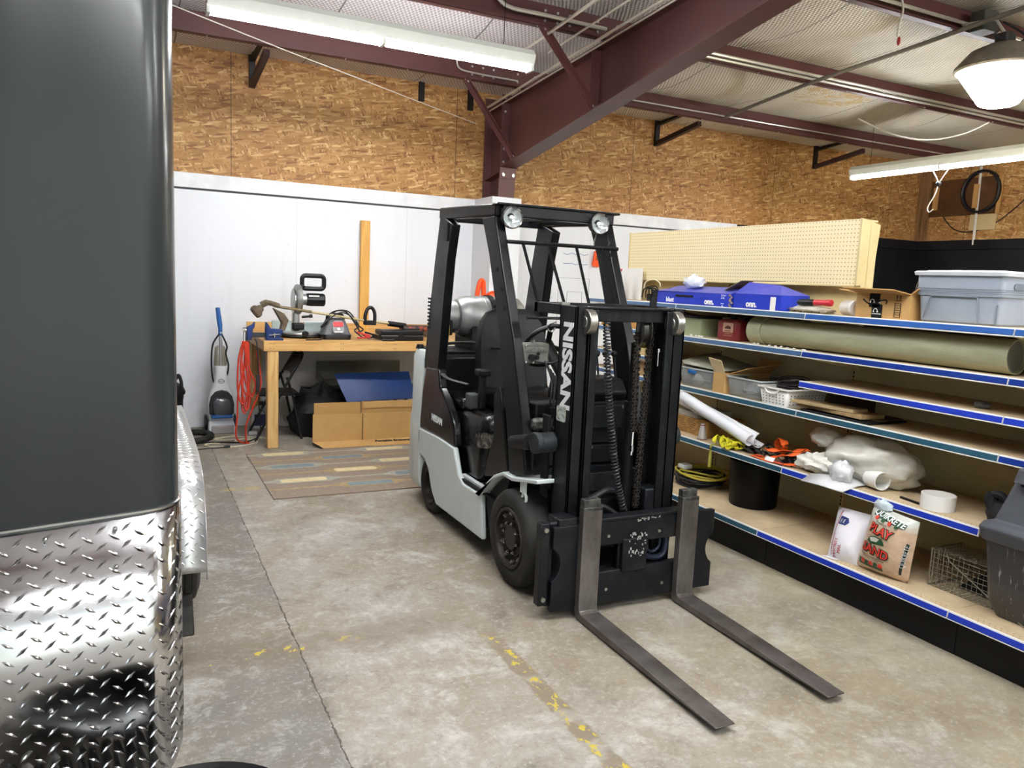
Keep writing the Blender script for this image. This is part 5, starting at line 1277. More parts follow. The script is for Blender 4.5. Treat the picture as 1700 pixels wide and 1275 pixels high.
m.tube(hp, [.028 if i % 2 else .032 for i in range(len(hp))], 10); m.build('hose', M_RUBS, VC)
# ---- white rope, black cord with plug, bits on the floor
rp = MB(); rp.tube(cr([(.66, 7.98, .006), (.8, 8.02, .006), (.9, 7.96, .006), (.78, 7.86, .006), (.68, 7.8, .006), (.8, 7.74, .006), (1.0, 7.76, .006), (1.08, 7.68, .006), (.96, 7.6, .008), (.86, 7.66, .006), (.94, 7.74, .008), (1.06, 7.6, .006), (.95, 7.48, .006), (.78, 7.42, .006), (.66, 7.46, .006), (.58, 7.56, .006), (.64, 7.62, .006), (.72, 7.6, .006)], 8), .006, 6)
rp.tube(cr([(.7, 7.84, .008), (.84, 7.9, .006), (.96, 7.84, .01), (1.1, 7.8, .006), (1.16, 7.72, .006)], 8), .006, 6)
tag(rp.build('rope', mat('cream_rope', '#d8cfb4', .7)), 'cream rope lying in loose loops on the floor in front of the carpet cleaner', 'rope')
pc = MB(); pc.tube(cr([(.3, 7.36, .006), (.5, 7.39, .006), (.7, 7.42, .006), (.75, 7.42, .008)], 6), .006, 6); pc.cyl((.74, 7.42, .012), (.79, 7.425, .012), .013, 8)
tag(pc.build('plug_cord', M_WIREB), 'black cord end with plug lying on the floor nearest the trailer fender', 'cord')
m = MB(); m.rbox((1.03, 7.97, .001), (1.11, 8.01, .03), .012); tag(m.build('paper_scrap', M_LETW), 'small white scrap on the floor by the left front chair leg', 'scrap')
# ---- things on the wall
# ================================================================ gondola shelving
M_CREAM = mat('cream_shelf_paint', '#d8c795', .45, var='#c9b785', vs=3)
M_BACK = mat('beige_back_panel', '#d2c59c', .55, var='#c4b68d', vs=2)
M_DECK = mat('tan_hardboard_deck', '#cbb694', .6, var='#b49e7d', vs=5, bump=.05)
M_KICK = mat('black_kick_plate', '#100f10', .45, var='#181718', vs=3, spec=.2)
M_EDGE = mat('white_rail_edge', '#e6e6e2', .35)
M_HARDB = mat('brown_hardboard', '#5e3c20', .6, var='#4c3019', vs=3)
RAILS = {'steel': mat('steel_blue_rail', '#3f5d80', .25, coat=.4), 'navy': mat('navy_rail', '#18317c', .22, coat=.4), 'royal': mat('royal_blue_rail', '#2338a6', .25, coat=.4), 'teal': mat('teal_rail', '#2b5062', .25, coat=.4), 'sky': mat('mid_blue_rail', '#2c569a', .22, coat=.4)}
XB = 4.06
SH = thing('gondola_shelving', 'long cream retail shelving unit with blue price rails along the right side', 'shelving unit', (3.7, 3.3, 0))
JY = [-.315, .905, 2.125, 3.345, 4.565, 5.785]
def rail(par, x, y0, y1, zl, col, h=.043):
    """price rail: cream backing, coloured insert, two light edges"""
    m = MB(); m.prism([(x+.012, zl), (x, zl+.004), (x+.006, zl+h), (x+.018, zl+h)], 'y', y0+.002, y1-.002); r = m.build('price_rail', M_EDGE, par, smooth=0)
    m = MB(); m.prism([(x+.0, zl+.009), (x-.001, zl+.012), (x+.0035, zl+h-.006), (x+.008, zl+h-.006)], 'y', y0+.004, y1-.004); m.build('rail_insert', RAILS[col], r, smooth=0)
def deck_holes(y0, y1, x, z, par, n=2):
    m = MB(); y = y0+.03
    while y < y1-.02:
        for k in range(n):
            c = V((x+.03+k*.022, y+(.012 if k % 2 else 0), z)); m.poly([c+V((.003*cos(a), .003*sin(a), .0008)) for a in (0, 1.05, 2.1, 3.14, 4.19, 5.24)])
        y += .026
    m.build('peg_holes', mat('hole_dark', '#4b3e2c', .8), par, smooth=0)
def shelf(x, y0, y1, zl, col, th=.03, holes=False):
    zt_ = zl+.04
    m = MB(); m.box((x+.012, y0+.002, zt_-th), (XB-.004, y1-.002, zt_)); s = m.build('shelf', [M_DECK], SH, bevel=.002)
    rail(s, x, y0, y1, zl, col)
    if holes: deck_holes(y0, y1, x, zt_, s)
    for yy in (y0+.03, y1-.03):
        m = MB(); m.prism([(XB-.01, zt_-th), (XB-.4, zt_-th), (XB-.4, zt_-th-.015), (XB-.01, zt_-th-.09)], 'y', yy-.003, yy+.003); m.build('shelf_bracket', M_CREAM, s, smooth=0)
XU, XL5, XB0 = 3.58, 3.506, 3.352
LV = dict(T=(1.497, ['sky', 'sky', 'sky', 'steel', 'steel']), S2=(1.272, ['navy', 'navy', 'navy', 'steel', 'steel']), S3=(1.092, ['royal', 'royal', 'royal', None, 'steel']), S4=(.912, ['navy', 'navy', 'teal', 'teal', 'steel']))
for k, (zl, cols) in LV.items():
    for i, c in enumerate(cols):
        if c: shelf(XU, JY[i], JY[i+1], zl+(-.018 if (k == 'S3' and i == 4) else 0), c)
for i, c in enumerate([None, None, 'royal', 'teal', 'teal']): c and shelf(XL5, JY[i], JY[i+1], .566, c, holes=i in (2, 3))
for i, c in enumerate(['royal', 'royal', 'royal', 'teal', 'teal']):
    y0, y1 = JY[i], JY[i+1]
    m = MB(); m.box((XB0+.012, y0+.0015, .19), (XB, y1-.0015, .23)); s = m.build('base_deck', M_DECK, SH, bevel=.002)
    rail(s, XB0, y0, y1, .188, c)
    deck_holes(y0, y1, XB0, .23, s)
    m = MB(); m.box((3.44, y0+.002, 0), (3.46, y1-.002, .19)); m.build('kick_plate', M_KICK, SH)
for i in range(5):
    y0, y1 = JY[i], JY[i+1]
    for k, (z0, z1) in enumerate(((.2, .6), (.6, .95), (.95, 1.28))):
        m = MB(); m.box((XB, y0+.02, z0), (XB+.012, y1-.02, z1-.003)); m.build('back_panel', M_BACK, SH)
for i in (0, 1, 2):
    m = MB(); m.box((XB+.002, JY[i]+.02, 1.28), (XB+.014, JY[i+1]-.02, 1.50)); m.build('hardboard_panel', M_HARDB, SH)
for i in (3, 4):
    m = MB(); m.box((XB, JY[i]+.02, 1.5), (XB+.012, JY[i+1]-.02, 1.75)); m.build('back_panel', M_CREAM, SH)
    m = MB(); m.box((XB+.002, JY[i]+.02, 1.28), (XB+.014, JY[i+1]-.02, 1.50)); m.build('hardboard_panel', M_HARDB, SH)
for i, yv in enumerate(JY):
    tall = yv > 3
    m = MB(); m.box((XB-.012, yv-.02, 0), (XB+.05, yv+.02, 2.09 if tall else 1.5)); u = m.build('upright', M_CREAM, SH, bevel=.002)
    if i in (2, 3, 4):
        m = MB(); z = .22
        while z < 1.5: m.box((XB-.0135, yv-.004, z), (XB-.012, yv+.004, z+.016)); z += .025
        m.build('slots', mat('slot_dark', '#1a1814', .8), u, smooth=0)
# pegboard header with side wings
PGX, PZ0, PZ1 = 3.975, 1.716, 2.118
def pegboard_material():
    g = G('cream_pegboard'); o = g.obj(); x, y, z = g.xyz(o)[:3]
    fy = g.math('SUBTRACT', g.math('FRACT', g.math('DIVIDE', y, .0254)), .5); fz = g.math('SUBTRACT', g.math('FRACT', g.math('DIVIDE', z, .0254)), .5)
    d = g.math('SQRT', g.math('ADD', g.math('MULTIPLY', fy, fy), g.math('MULTIPLY', fz, fz)))
    hole = g.math('LESS_THAN', d, .13)
    n = g.noise(g.mapv(o, (1, 1, 1.4)), 9, 5, .75)
    c = g.mix(g.mapr(n, .66, .74, 0, .7), '#eddcb0', '#b59e6c')
    g.P(Base_Color=g.mix(hole, c, '#6d5a38'), Roughness=.5); return g.m
m = MB(); m.box((PGX, 3.35, PZ0), (PGX+.006, 5.78, PZ1)); pg = m.build('pegboard', pegboard_material(), SH, smooth=0)
for yy in (3.345, 5.775):
    m = MB(); cut = [(XB-.045+.05*(1-cos(pi/2*k/6)), PZ0-.05*sin(pi/2*k/6)) for k in range(7)]
    m.prism([(PGX-.004, PZ1+.004), (PGX-.004, PZ0)]+[(PGX+.02, PZ0)]+[(XB-.02-.03*cos(pi/2*k/6), PZ0-.06*sin(pi/2*k/6)) for k in range(7)]+[(XB-.02, 1.54), (XB+.03, 1.54), (XB+.075, 2.09)], 'y', yy-.012, yy+.003); m.build('header_wing', M_CREAM, SH, smooth=0)
m = MB(); m.box((PGX-.004, 3.345, PZ0-.008), (XB+.05, 5.78, PZ0)); m.build('header_underside', M_CREAM, SH)
m = MB(); m.box((PGX+.006, 3.35, PZ1-.012), (XB+.07, 5.78, PZ1)); m.build('header_top', M_CREAM, SH)
# ================================================================ things on the shelves
T, S2, S3, S4, S5, B0 = 1.5375, 1.3125, 1.1325, .9525, .6065, .2305
G_TOP, G_2, G_3, G_4, G_5, G_B = ('things on the top shelf', 'things on the second shelf', 'x', 'things on the middle shelf', 'things on the lower shelf', 'things on the bottom deck')
M_BOXB = mat('royal_blue_carton', '#2138b4', .4, var='#1c30a0', vs=4)
M_BOXL = mat('carton_worn_top', '#5358b8', .4, var='#454bae', vs=6)
def obox(name, a, b, m_, label, cat, group=None, bevel=.003, parent=None):
    m = MB(); m.box(a, b); o = m.build(name, m_, parent, bevel=bevel)
    if label: tag(o, label, cat, group)
    return o
# blue carton A with its lettering on the aisle side
A_ = thing('blue_carton', 'long royal blue carton with torn right end and white lettering, on the top shelf', 'carton', (3.78, 4.46, T))
m = MB(); m.loft([[(3.66, 4.06, T), (3.87, 4.06, T), (3.87, 4.9, T), (3.66, 4.9, T)], [(3.655, 4.08, T+.09), (3.87, 4.06, T+.135), (3.87, 4.88, T+.135), (3.665, 4.9, T+.09)]], cap1=False); cbody = m.build('carton_body', M_BOXB, A_, smooth=0)
m = MB(); m.loft([[(3.655+.215*u, y, T+.091+.045*u+.006*sin(y*17+u*6)*sin(u*3.1)) for u in (0, .25, .5, .75, 1)] for y in [4.08+k*.082 for k in range(11)]], closed=False); m.build('carton_top', M_BOXL, A_, smooth=60)
NX = 3.656
def tx(s, px, py, size, par, x=NX, **kw): return text(s, AX(px, py, x), (0, -1, 0), (0, 0, 1), size, M_LETW, par, **kw)
tx('blast', 1112, 497, .05, cbody, 3.657, offset=.001); tx('onn.', 1177, 501, .056, cbody, 3.656, offset=.002); tx('32"', 1201, 493, .04, cbody)
for py, s in ((504, 'Sound'), (508, 'Bar'), (513, 'White')): tx(s, 1199, py, .012, cbody)
m = MB(); 
for k in range(7):
    z0 = T+.0+k*.0125; y = 4.075+.012*sin(k*2.3); m.box((3.6535, y-.012+.006*sin(k*1.7), z0), (3.656, y+.008, z0+.0125))
m.build('torn_edge', mat('torn_card', '#8c7a63', .8), cbody, smooth=0)
m = MB(); m.box((3.6525, 4.47, T+.055), (3.656, 4.67, T+.068)); m.build('black_stripe', M_PLAS, cbody)
# carton B with raised flaps
B_ = thing('blue_carton', 'shorter royal blue carton with lifted top flaps, right of the long one', 'carton', (3.78, 3.8, T))
m = MB(); m.loft([[(3.66, 3.62, T), (3.9, 3.62, T), (3.9, 4.045, T), (3.66, 4.045, T)], [(3.66, 3.62, T+.095), (3.9, 3.62, T+.1), (3.9, 4.045, T+.115), (3.66, 4.045, T+.095)]], cap1=False); bb_ = m.build('carton_body', M_BOXB, B_, smooth=0, solid=.004)
m = MB(); m.poly([(3.66, 4.04, T+.096), (3.66, 3.63, T+.096), (3.77, 3.74, T+.16), (3.77, 4.03, T+.175)]); m.poly([(3.66, 3.63, T+.096), (3.9, 3.62, T+.1), (3.77, 3.74, T+.16)]); m.build('lifted_flap', M_BOXL, B_, smooth=0, solid=.004)
tx('onn.', 1247, 505, .056, bb_, 3.656, offset=.002)
p = AX(1283, 505, 3.657); m = MB(); m.rbox((3.655, p.y-.022, p.z-.045), (3.6585, p.y+.022, p.z+.045), .003, 'x'); m.build('white_label', mat('white_label', '#dcdcd8', .5), bb_)
f1 = MB(); f1.loft([[(3.74, 4.24, T+.115), (3.86, 4.24, T+.12)], [(3.78, 4.12, T+.185), (3.9, 4.12, T+.19)], [(3.8, 3.85, T+.185), (3.92, 3.85, T+.19)]], closed=False); tag(f1.build('bent_card', mat('dark_card', '#4a4038', .7, var='#8d7a62', vs=8), solid=.004, smooth=0), 'bent brown card flap poking up behind the blue cartons', 'card', G_TOP)
lump('plastic_wad', mat('white_film', '#e4e7e8', .25, bump=.4, bs=30), (3.79, 4.63, T+.163), (.055, .1, .052), 12, .35, 9, 12, None, 'crumpled wad of white plastic film on top of the long blue carton', 'plastic film')
# camera bag clutter with cream loop
CL = thing('cable_tangle', 'tangle of black gadgets and a cream cable loop, left of the long blue carton', 'cables', (3.75, 5.05, T))
m = MB(); rng = random.Random(4)
for k in range(7):
    c = V((3.68+rng.random()*.12, 4.94+rng.random()*.2, T+.005)); m.box(c, c+V((.05, .06, .04+rng.random()*.06)))
m.build('gadgets', M_PLAS, CL, bevel=.006)
m = MB(); m.tube(cr([(3.72, 5.16, T+.08), (3.72, 5.15, T+.15), (3.74, 5.07, T+.175), (3.74, 4.99, T+.15), (3.74, 4.98, T+.12)], 8), .006, 6); m.build('cream_cable', mat('cream_cable', '#d9cfae', .5), CL)
m = MB()
for k in range(4): m.tube(cr([(3.7+.01*k, 5.16-.04*k, T+.03), (3.68, 5.1-.03*k, T+.1), (3.7, 4.98, T+.12-.02*k), (3.72, 4.94, T+.04)], 6), .005, 5)
m.build('black_cables', M_WIREB, CL)
# spray bottles and a sheet of card
for (px, y, lab) in ((1012, 5.72, 'clear spray bottle of blue liquid with red trigger, in front of the white card'), (1022, 5.6, 'second spray bottle of blue liquid, beside the red triggered one')):
    sb_ = thing('spray_bottle', lab, 'spray bottle', (3.75, y, T))
    m = MB(); m.lathe([(.001, .002), (.036, .004), (.038, .02), (.038, .105), (.001, .106)], (3.75, y, T), n=20); m.build('blue_liquid', mat('blue_liquid', '#2176b8', .15, spec=.7), sb_)
    m = MB(); m.lathe([(.0385, .104), (.0385, .14), (.03, .17), (.014, .19), (.014, .2), (.001, .2)], (3.75, y, T), n=20, caps=False); m.build('clear_shoulder', mat('clear_plastic_pale', '#c9d3d4', .15, alpha=.55), sb_)
    m = MB(); m.cyl((3.75, y, T+.195), (3.75, y, T+.225), .015, 12); m.prism([(y-.03, T+.225), (y+.03, T+.225), (y+.04, T+.25), (y+.02, T+.262), (y-.05, T+.258)], 'x', 3.738, 3.762); m.prism([(y-.03, T+.225), (y-.022, T+.225), (y-.035, T+.19), (y-.043, T+.192)], 'x', 3.744, 3.756); m.build('trigger_head', mat('red_trigger', '#c0303a', .4, var='#e8e6e2', vs=22, lo=.48, hi=.52), sb_)
m = MB(); m.box((3.93, 5.5, T), (3.94, 5.76, T+.27)); tag(m.build('white_card', mat('white_card', '#e6e4de', .6)), 'tall sheet of white card standing behind the spray bottles', 'card')
# plastic bag of parts with red and black torch
lump('parts_bag', mat('clear_film_bag', '#b3a99a', .2, var='#e0dccf', vs=18, bump=.5, bs=40), (3.72, 3.42, T+.018), (.06, .17, .026), 5, .3, 9, 10, T+.001, 'flat clear plastic bag of small parts at the top shelf edge', 'plastic bag')
TC = thing('torch', 'black and red cordless torch lying on the plastic parts bag', 'torch', (3.7, 3.36, T+.05))
m = MB(); m.lathe([(.001, 0), (.014, .004), (.02, .03), (.02, .11), (.016, .13)], (3.7, 3.52, T+.062), (0, -1, .02), 12); m.build('black_head', M_PLAS, TC)
m = MB(); m.lathe([(.017, .13), (.019, .15), (.017, .2), (.02, .22), (.02, .255), (.012, .26)], (3.7, 3.52, T+.062), (0, -1, .02), 12); m.build('red_grip', mat('red_grip', '#c02c36', .4), TC)
rng = random.Random(8); m = MB()
for k in range(10):
    c = V((3.62+rng.random()*.05, 3.3+rng.random()*.2, T+.001)); m.box(c, c+V((.015, .02+.02*rng.random(), .012)))
tag(m.build('loose_hardware', mat('brass_bits', '#8d7d55', .4, .6, var='#2a2622', vs=40)), 'small loose metal hardware at the rail under the torch', 'hardware', kind='stuff')
JR = thing('plastic_jar', 'frosted white jar lying on its side left of the printed cardboard box', 'jar', (3.72, 3.14, T))
m = MB(); m.lathe([(.035, 0), (.044, .01), (.044, .08), (.04, .1)], (3.74, 3.2, T+.046), (-.3, -.95, 0), 20); m.build('jar_body', mat('frosted_plastic', '#d8d2c6', .35), JR)
m = MB(); m.lathe([(.046, .1), (.046, .125), (.03, .128), (.028, .122), (.001, .122)], (3.74, 3.2, T+.046), (-.3, -.95, 0), 20); m.build('lid', mat('white_lid', '#ecebe8', .4), JR)
# open cardboard box with dark tape
KB = thing('cardboard_box', 'open cardboard box with black printed tape, on the top shelf beside the grey tote', 'cardboard box', (3.8, 2.85, T))
x0, x1, y0, y1, zt1 = 3.63, 3.93, 2.7, 3.03, T+.135
m = MB(); m.loft([[(x0, y0, T), (x1, y0, T), (x1, y1, T), (x0, y1, T)], [(x0, y0, zt1), (x1, y0, zt1), (x1, y1, zt1), (x0, y1, zt1)]], cap1=False); kb = m.build('box_body', M_CARD, KB, smooth=0, solid=.005)
m = MB(); m.poly([(x0, y0, zt1), (x0, y1, zt1), (x0-.1, y1+.02, zt1+.025), (x0-.1, y0+.03, zt1+.02)]); m.build('front_flap', M_CARDD, KB, smooth=0, solid=.005)
m = MB(); m.poly([(x0, y1, zt1), (x1, y1, zt1), (x1, y1+.11, zt1+.02), (x0, y1+.13, zt1+.015)]); m.build('left_flap', M_CARDD, KB, smooth=0, solid=.005)
m = MB(); m.poly([(x0, y0, zt1), (x1, y0, zt1), (x1, y0-.05, zt1+.03), (x0, y0-.04, zt1+.03)]); m.build('right_flap', M_CARDD, KB, smooth=0, solid=.005)
m = MB(); m.box((x0-.0045, 2.86, T+.001), (x0-.0025, 2.925, T+.075)); m.box((x0-.0045, 2.88, T+.06), (x0-.0025, 2.945, T+.135)); tp = m.build('printed_tape', M_PLAS, kb)
m = MB()
for yy, zz in ((2.925, T+.09), (2.9, T+.04)):
    m.tube([(x0-.0055, yy+.012*cos(a), zz+.012*sin(a)) for a in [pi*k/8 for k in range(9)]], .0018, 5); m.cyl((x0-.006, yy-.012, zz-.004), (x0-.0045, yy-.012, zz-.004), .0045, 8); m.cyl((x0-.006, yy+.012, zz-.004), (x0-.0045, yy+.012, zz-.004), .0045, 8)
m.box((x0-.0055, 2.865, T+.022), (x0-.0045, 2.92, T+.026)); m.box((x0-.0055, 2.86+.01, T+.082), (x0-.0045, 2.885, T+.086)); m.build('tape_print', M_LETW, tp)
m = MB()
m.tube(cr([(x0-.004, 2.945, T+.075), (x0-.004, 2.965, T+.085), (x0-.004, 2.985, T+.1)], 4), .004, 5); m.tube(cr([(x0-.004, 2.88, T+.095), (x0-.004, 2.85, T+.1), (x0-.004, 2.835, T+.095), (x0-.004, 2.84, T+.08)], 4), .0035, 5); m.build('printed_swirl', M_PLAS, kb)
m = MB()
for yy in (2.755, 2.775): m.box((x0-.0045, yy-.002, T+.105), (x0-.003, yy+.002, T+.128)); m.box((x0-.0045, yy-.006, T+.12), (x0-.003, yy+.006, T+.123))
m.box((x0-.0045, 2.745, T+.098), (x0-.003, 2.785, T+.101))
for k in range(7): m.box((x0-.0045, 2.75, T+.012+k*.012), (x0-.003, 2.785, T+.0145+k*.012))
for yy in (2.75, 2.785): m.box((x0-.0045, yy-.0015, T+.012), (x0-.003, yy+.0015, T+.086))
m.build('box_symbols', mat('dark_print', '#2a2018', .7), kb, smooth=0)
m = MB(); m.tube(cr([(3.86, 2.82, T+.1), (3.86, 2.83, T+.18), (3.86, 2.79, T+.245), (3.87, 2.72, T+.26), (3.9, 2.58, T+.26), (3.95, 2.46, T+.22)], 8), [.018]*41, 8, flat=.5); tag(m.build('curved_handle', mat('black_gloss_handle', '#3a3a3d', .25, spec=.8)), 'curved black handle sticking up out of the printed cardboard box', 'handle')
# grey tote
GT = thing('storage_tote', 'large grey plastic tote with lid at the right end of the top shelf', 'storage tote', (3.9, 2.47, T))
M_TOTE = mat('grey_tote_plastic', '#98a0ac', .38, var='#8e96a2', vs=3); M_TOTD = mat('tote_groove', '#6d7480', .45)
def tr(z, i): return [(x, y, z) for x, y in rrect(3.64+i, 2.235+i, 4.25-i, 2.69-i, .03, 4)]
m = MB(); m.loft([tr(T, .03), tr(T+.01, .022), tr(T+.135, .012), tr(T+.138, .004), tr(T+.17, .002), tr(T+.24, 0)]); tb_ = m.build('tote_body', M_TOTE, GT, smooth=30)
m = MB()
for zz in (T+.15, T+.16, T+.17): m.loft([tr(zz, -.0015), tr(zz+.003, -.0015)], caps=False)
m.build('rib_lines', M_TOTD, tb_)
m = MB(); m.tube([(3.6445, 2.63, T+.02), (3.644, 2.6, T+.13), (3.644, 2.595, T+.134), (3.644, 2.36, T+.134), (3.644, 2.355, T+.13), (3.645, 2.34, T+.005)], .003, 5); m.build('panel_outline', M_TOTD, tb_)
m = MB(); m.box((3.655, 2.26, T+.0), (3.66, 2.265, T+.1)); m.rbox((3.72, 2.232, T+.175), (3.92, 2.238, T+.205), .014, 'y'); m.build('hand_hold', M_TOTD, tb_)
m = MB(); m.loft([tr(T+.236, -.012), tr(T+.252, -.016), tr(T+.258, -.008), tr(T+.258, .02), tr(T+.263, .03)]); m.build('lid', mat('pale_grey_lid', '#c9ced5', .35), GT, smooth=40)
# ---------------- second shelf
GB = thing('bin', 'pale green bin with black lid on the second shelf, just right of the forklift mast', 'bin', (3.75, 4.46, S2))
m = MB(); m.loft([[(x, y, z) for x, y in rrect(3.67-i, 4.38-i, 3.87+i, 4.56+i, .015)] for z, i in ((S2, 0), (S2+.13, .012))]); m.build('bin_body', mat('pale_green_plastic', '#9aa584', .45), GB, smooth=40)
m = MB(); m.rbox((3.65, 4.36, S2+.13), (3.89, 4.58, S2+.148), .02); m.build('lid', M_PLAS, GB)
obox('white_carton', (3.85, 4.25, S2+.1), (4.03, 4.4, S2+.145), mat('white_carton', '#ded9ce', .6), 'small white carton on a dark box, left of the red jug', 'carton', G_2)
obox('dark_box', (3.84, 4.2, S2), (4.04, 4.42, S2+.1), mat('dark_brown_box', '#3a2a1c', .6), 'dark brown box under the small white carton on the second shelf', 'box')
RJ = thing('oil_jug', 'dark red square jug with a picture label on the second shelf', 'jug', (3.74, 4.1, S2))
M_RJ = mat('dark_red_plastic', '#7c2a2e', .35, var='#6a2226', vs=5)
m = MB(); m.loft([[(x, y, z) for x, y in rrect(3.67+i, 3.99+i, 3.83-i, 4.21-i, .025)] for z, i in ((S2, .005), (S2+.02, 0), (S2+.125, .0), (S2+.14, .012), (S2+.145, .03))]); rj = m.build('jug_body', M_RJ, RJ, smooth=40)
m = MB(); m.cyl((3.75, 4.13, S2+.14), (3.75, 4.13, S2+.17), .022, 14); m.box((3.73, 4.0, S2+.14), (3.77, 4.06, S2+.16)); m.build('cap', M_PLAS, RJ)
m = MB(); m.rbox((3.667, 4.04, S2+.055), (3.6695, 4.14, S2+.12), .006, 'x'); lb_ = m.build('picture_label', mat('faded_label', '#b9917c', .5), rj)
m = MB(); m.prism([(4.06, S2+.078), (4.065, S2+.095), (4.085, S2+.1), (4.1, S2+.1), (4.118, S2+.09), (4.12, S2+.078)], 'x', 3.6655, 3.667); m.box((3.6655, 4.06, S2+.062), (3.667, 4.12, S2+.067)); m.build('label_print', mat('label_brown', '#4a2622', .6), lb_)
m = MB(); m.box((3.667, 4.05, S2+.03), (3.669, 4.13, S2+.034)); m.box((3.667, 4.04, S2+.044), (3.669, 4.12, S2+.047)); m.build('label_lines', mat('label_tan', '#a97f6c', .6), rj)
for (ya, yb, xa, za, zb2, lab) in ((3.62, 3.98, 3.98, .02, .16, 'wide white carton behind the red jug under the top shelf'), (3.46, 3.62, 3.9, .085, .155, 'white card box leaning above the big pipe')):
    obox('white_carton', (xa, ya, S2+za), (xa+.05, yb, S2+zb2), mat('white_carton', '#ded9ce', .6), lab, 'carton', G_2)
HT = thing('welding_cap', 'dark grey cap resting behind the end of the big pipe', 'cap', (3.9, 3.83, S2))
m = MB(); m.loft([[(3.86+.09*u, 3.83+w*cos(a), S2+.07+h*max(0, sin(a))) for a in [pi*k/12 for k in range(13)]] for u, w, h in ((0, .12, .06), (.5, .13, .075), (1, .12, .06))], closed=False); m.loft([[(3.86, 3.83+.12*cos(a), S2+.07+.06*max(0, sin(a))) for a in [pi*k/12 for k in range(13)]], [(3.85, 3.83+.03*cos(a), S2+.068) for a in [pi*k/12 for k in range(13)]]], closed=False)
m.build('cap_shell', mat('charcoal_cloth', '#38393b', .6), HT, solid=.003)
m = MB(); m.box((3.846, 3.79, S2+.078), (3.858, 3.85, S2+.105)); m.build('cap_emblem', mat('dull_orange', '#8d5a3c', .6), HT)
lump('black_glove', mat('black_fabric', '#111113', .8, bump=.2, bs=60, var='#d9d9d9', vs=60, lo=.72, hi=.74), (3.86, 3.66, S2+.11), (.05, .05, .06), 4, .25, 8, 10, None, 'black patterned pouch leaning between the cap and the white card box', 'pouch')
obox('black_case', (3.93, 3.37, S2), (4.04, 3.6, S2+.15), M_PLAS, 'black plastic case behind the big pipe, by the slotted upright', 'case')
m = MB(); m.tube(cr([(3.92, 3.52, S2+.06), (3.91, 3.5, S2+.11), (3.91, 3.45, S2+.125), (3.91, 3.4, S2+.11), (3.92, 3.385, S2+.06)], 6), .006, 6); tag(m.build('wire_ring', M_STEEL), 'bright curved wire handle in front of the black case', 'wire')
PP = thing('drain_pipe', 'long pale grey-green plastic drain pipe lying along the second shelf', 'pipe', (3.72, 3.05, S2))
pr_ = .084; pcx = 3.725
m = MB(); m.lathe([(pr_-.006, 0), (pr_, 0), (pr_, 1.66), (pr_-.006, 1.66), (pr_-.006, 0)], (pcx, 2.18, S2+pr_+.004), (0, 1, 0), 40, caps=False); m.build('pipe_barrel', mat('pale_green_pvc', '#a4a487', .4, var='#8f8f74', vs=3, aniso=(4, .7, 4)), PP, smooth=50)
m = MB(); m.lathe([(pr_+.0, 1.58), (pr_+.007, 1.58), (pr_+.007, 1.7), (pr_+.001, 1.7), (pr_-.006, 1.69), (pr_-.006, 1.6)], (pcx, 2.18, S2+pr_+.004), (0, 1, 0), 40, caps=False); m.build('socket_end', mat('pale_green_pvc', '#a4a487', .4), PP, smooth=50)
m = MB(); m.lathe([(pr_-.007, .02), (.001, .02)], (pcx, 2.18, S2+pr_+.004), (0, 1, 0), 36, caps=False); m.build('end_disc', mat('pipe_inside', '#6d7066', .6), PP)
rng = random.Random(2); m = MB()
for k in range(9):
    c = V((3.6+rng.random()*.05, 3.3+rng.random()*.5, S2+.0005)); m.sph(c+V((0, 0, .004)), (.008, .012, .005), 4)
for k in range(8):
    c = V((3.62+rng.random()*.03, 4.3+rng.random()*.14, S2+.0005)); m.sph(c+V((0, 0, .006)), (.006, .014, .007), 4)
tag(m.build('plaster_crumbs', mat('white_crumbs', '#d9d7d0', .7)), 'white crumbs and small metal bits along the second shelf edge', 'crumbs', kind='stuff')
# section behind the mast
obox('tan_carton', (3.65, 5.07, S2), (3.95, 5.34, S2+.14), mat('tan_carton', '#b78b50', .7, var='#a97d45', vs=4), 'tan carton on the second shelf seen between the mast rails', 'carton')
obox('tan_carton', (3.65, 5.36, S2), (3.95, 5.66, S2+.14), mat('tan_carton2', '#c19a62', .7, var='#b08850', vs=4), 'paler tan carton left of the other one behind the mast', 'carton')
z3 = 1.1145
obox('paper_stack', (3.64, 5.0, z3), (3.9, 5.3, z3+.05), mat('manila', '#cdb483', .7), 'stack of manila folders on the narrow shelf behind the mast', 'papers')
m = MB(); m.loft([[(3.6, 5.56, z3+.03), (3.6, 5.4, z3+.06), (3.62, 5.2, z3+.1), (3.62, 5.02, z3+.1)], [(3.9, 5.58, z3+.04), (3.9, 5.4, z3+.07), (3.9, 5.2, z3+.11), (3.9, 5.0, z3+.11)]], closed=False); tag(m.build('paper_sheets', M_LETW, solid=.006, smooth=60), 'curling white papers on top of the manila folders', 'papers')
WBX = thing('small_carton', 'brown carton with open flaps on the middle shelf between mast rails', 'carton', (3.75, 5.0, S4))
m = MB(); m.loft([[(3.63, 4.74, S4), (3.9, 4.74, S4), (3.9, 5.24, S4), (3.63, 5.24, S4)], [(3.63, 4.74, S4+.11), (3.9, 4.74, S4+.11), (3.9, 5.24, S4+.11), (3.63, 5.24, S4+.11)]], cap1=False); m.build('carton_body', mat('brown_carton', '#a98a63', .7), WBX, smooth=0, solid=.004)
m = MB(); m.poly([(3.63, 5.24, S4+.11), (3.9, 5.24, S4+.11), (3.88, 5.1, S4+.13), (3.62, 5.12, S4+.135)]); m.poly([(3.63, 4.76, S4+.11), (3.63, 5.0, S4+.11), (3.57, 5.0, S4+.14), (3.57, 4.78, S4+.135)]); m.build('flaps', mat('tan_carton2', '#c19a62', .7), WBX, smooth=0, solid=.003)
